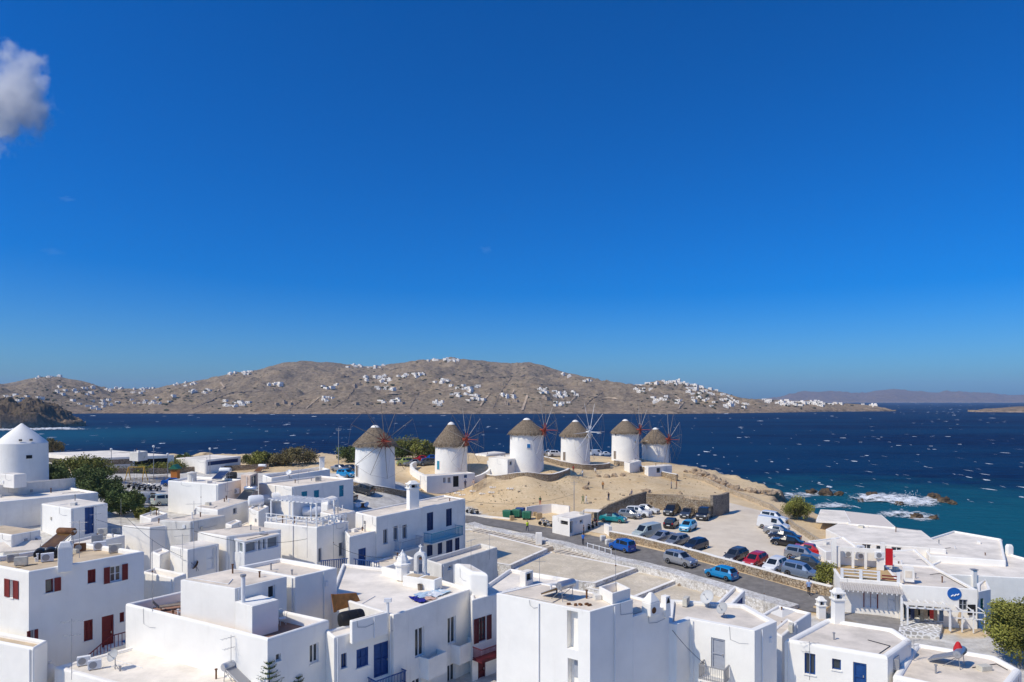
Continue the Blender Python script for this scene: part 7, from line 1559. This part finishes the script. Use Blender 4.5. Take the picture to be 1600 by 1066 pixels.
for i, (x, y, s_, l) in enumerate([(915, 764, .6, 'dark boulder where a person sits'), (935, 745, .5, 'left rock of the outcrop below the fourth mill'), (948, 746, .7, 'middle rock of the outcrop below the fourth mill'), (960, 745, .7, 'rock right of the middle of the outcrop'), (973, 744, .6, 'right rock of the outcrop below the fourth mill'), (1012, 770, .8, 'dark boulder at the start of the broken wall'), (1062, 772, .5, 'small dark stone on the ruin floor')]):
    rock(G(x, y), s_, ROCKM, l, 120 + i, None, .2, .8)
for i in range(11):
    x, y = [(667, 766), (683, 768), (697, 770), (714, 771), (720, 766), (739, 768), (754, 772), (768, 770), (770, 762), (797, 764), (722, 774)][i]; v = G(x, y); t = thing('flower_bed', 'ring of white stones with a small plant before the gift shop', 'flower bed', v, 'stone ringed plants before the gift shop', local=True); m = MB()
    for k in range(9): a = 6.28 * k / 9; m.sphere((math.cos(a) * .55, math.sin(a) * .4, .06), .15, 6, 4)
    m.build('stone_ring', WHITE, t); mb = MB()
    for k in range(14): a = rnd(0, 6.28); mb.add([(0, -.05, .05), (0, .05, .05), (math.cos(a) * .3, math.sin(a) * .3, rnd(.2, .55))], [(0, 1, 2)])
    mb.build('plant', GR_OLIVE[1], t)

# ------------------------------------------------------------------ surf
def surf_mat(name, scale, lo, hi):
    m = bpy.data.materials.new(name); m.use_nodes = True; n = m.node_tree.nodes; l = m.node_tree.links; b = n['Principled BSDF']; b.inputs['Base Color'].default_value = (.82, .84, .85, 1); b.inputs['Roughness'].default_value = .9
    geo = n.new('ShaderNodeNewGeometry'); t = n.new('ShaderNodeTexNoise'); t.inputs['Scale'].default_value = scale; t.inputs['Detail'].default_value = 8; t.inputs['Roughness'].default_value = .7; l.new(geo.outputs['Position'], t.inputs['Vector'])
    at = n.new('ShaderNodeAttribute'); at.attribute_name = 'edge'; s_ = n.new('ShaderNodeMath'); s_.operation = 'ADD'; l.new(t.outputs['Fac'], s_.inputs[0]); l.new(at.outputs['Fac'], s_.inputs[1])
    r = n.new('ShaderNodeMapRange'); r.inputs[1].default_value = lo; r.inputs[2].default_value = hi; l.new(s_.outputs[0], r.inputs[0]); l.new(r.outputs[0], b.inputs['Alpha']); return m
SURF = surf_mat('surf', .5, .62, .85)
def surf(px0, py0, px1, py1, label, k=1.0, crest=.5):
    nx, ny = 60, 16; vs = []; ed = []
    for j in range(ny):
        for i in range(nx):
            u, w_ = i / (nx - 1), j / (ny - 1); bow = math.sin(u * 7 + px0) * .12; p = at_z(px0 + (px1 - px0) * u, py1 + (py0 - py1) * min(1.2, max(-.2, w_ + bow)), 0); e = (1 - (2 * u - 1) ** 4) * (1 - (2 * w_ - 1) ** 2)
            vs.append((p.x, p.y, .06 + crest * e * abs(noise.noise(Vector((p.x * .25, p.y * .4, 1)))) * 1.5)); ed.append((e - .55) * k)
    me = bpy.data.meshes.new('surf'); me.from_pydata(vs, [], grid_faces(ny, nx)); a = me.attributes.new('edge', 'FLOAT', 'POINT'); a.data.foreach_set('value', ed); me.materials.append(SURF); me.polygons.foreach_set('use_smooth', [True] * len(me.polygons)); o = bpy.data.objects.new('surf', me); COL.objects.link(o); tag(o, label, kind='stuff')
surf(1300, 768, 1500, 796, 'white breaker over the reef', .75, 1.0); surf(1350, 795, 1482, 818, 'surf behind the restaurant', .6, .8); surf(1190, 764, 1330, 782, 'foam around the awash rocks', .5, .4); surf(1255, 784, 1345, 800, 'foam along the rocky beach', .6, .5); surf(1540, 893, 1680, 950, 'churned white water at the right shore', .6, .4); surf(-60, 668, 165, 674.5, 'surf line below the dark headland', .7, 1.5); surf(1040, 725, 1085, 736, 'foam at the foot of the seaward mill', .4, .4)
# spray thrown up by the main breaker
rg = random.Random(3); m = MB(); c = at_z(1443, 787, 0)
for k in range(420):
    u = rg.random(); px = 1400 + 60 * u; hgt = rg.random() ** 1.6 * (2.6 * math.exp(-((px - 1436) / 18) ** 2) + .5); p = at_z(px + rg.gauss(0, 4), 788 + rg.gauss(0, 2), 0); m.sphere((p.x - hgt * .9, p.y, hgt), rg.uniform(.03, .11), 5, 3)
tag(m.build('sea_spray', FOAM), 'spray flying off the main breaker', kind='stuff')

# ------------------------------------------------------------------ cloud and haze
def cloud(px, py, dist, rx, rz_, label, dens, seed):
    c = at_Y(px, py, dist); m = bpy.data.materials.new('cloud_vapour'); m.use_nodes = True; n = m.node_tree.nodes; l = m.node_tree.links; n.clear(); out = n.new('ShaderNodeOutputMaterial'); v = n.new('ShaderNodeVolumePrincipled'); v.inputs['Color'].default_value = (.95, .95, .97, 1); v.inputs['Anisotropy'].default_value = 0.1; l.new(v.outputs[0], out.inputs['Volume'])
    tc = n.new('ShaderNodeTexCoord'); t = n.new('ShaderNodeTexNoise'); t.inputs['Scale'].default_value = 1.7; t.inputs['Detail'].default_value = 6; t.inputs['Roughness'].default_value = .6; mp = n.new('ShaderNodeMapping'); mp.inputs['Location'].default_value = (seed, seed, 0); l.new(tc.outputs['Object'], mp.inputs[0]); l.new(mp.outputs[0], t.inputs['Vector'])
    ln = n.new('ShaderNodeVectorMath'); ln.operation = 'LENGTH'; l.new(tc.outputs['Object'], ln.inputs[0]); s_ = n.new('ShaderNodeMath'); s_.operation = 'MULTIPLY_ADD'; l.new(ln.outputs['Value'], s_.inputs[0]); s_.inputs[1].default_value = -.42; l.new(t.outputs['Fac'], s_.inputs[2])
    r = n.new('ShaderNodeMapRange'); r.inputs[1].default_value = .235; r.inputs[2].default_value = .33; r.inputs[3].default_value = 0; r.inputs[4].default_value = dens; l.new(s_.outputs[0], r.inputs[0]); l.new(r.outputs[0], v.inputs['Density'])
    o = MB().sphere((0, 0, 0), 1.0, 20, 12).build('cloud', m); o.location = c; o.scale = (rx, rx * .5, rz_); tag(o, label, kind='stuff'); return o
cloud(8, 150, 3000, 290, 300, 'soft white cloud at the upper left edge', .022, 3.0)
cloud(-8, 200, 3050, 120, 90, 'small ragged scrap under the upper left cloud', .02, 5.0)
cloud(760, 390, 4200, 60, 34, 'tiny faint wisp of cloud in the middle of the sky', .0022, 1.0); cloud(104, 311, 4200, 90, 22, 'faint wisp below the upper left cloud', .0014, 2.0); cloud(85, 393, 4200, 110, 30, 'faintest wisp low on the left', .0010, 7.0)
hz = bpy.data.materials.new('sea_haze'); hz.use_nodes = True; n = hz.node_tree.nodes; n.clear(); out = n.new('ShaderNodeOutputMaterial'); v = n.new('ShaderNodeVolumePrincipled'); v.inputs['Color'].default_value = (.50, .72, 1, 1); v.inputs['Density'].default_value = 7e-5; v.inputs['Anisotropy'].default_value = 0.0; hz.node_tree.links.new(v.outputs[0], out.inputs['Volume'])
o = MB().box((0, 0, 130), (19800, 19800, 290)).build('haze', hz); tag(o, 'thin blue sea haze over the bay', kind='stuff')
for ob in bpy.data.objects:
    if '_o' in ob: del ob['_o']
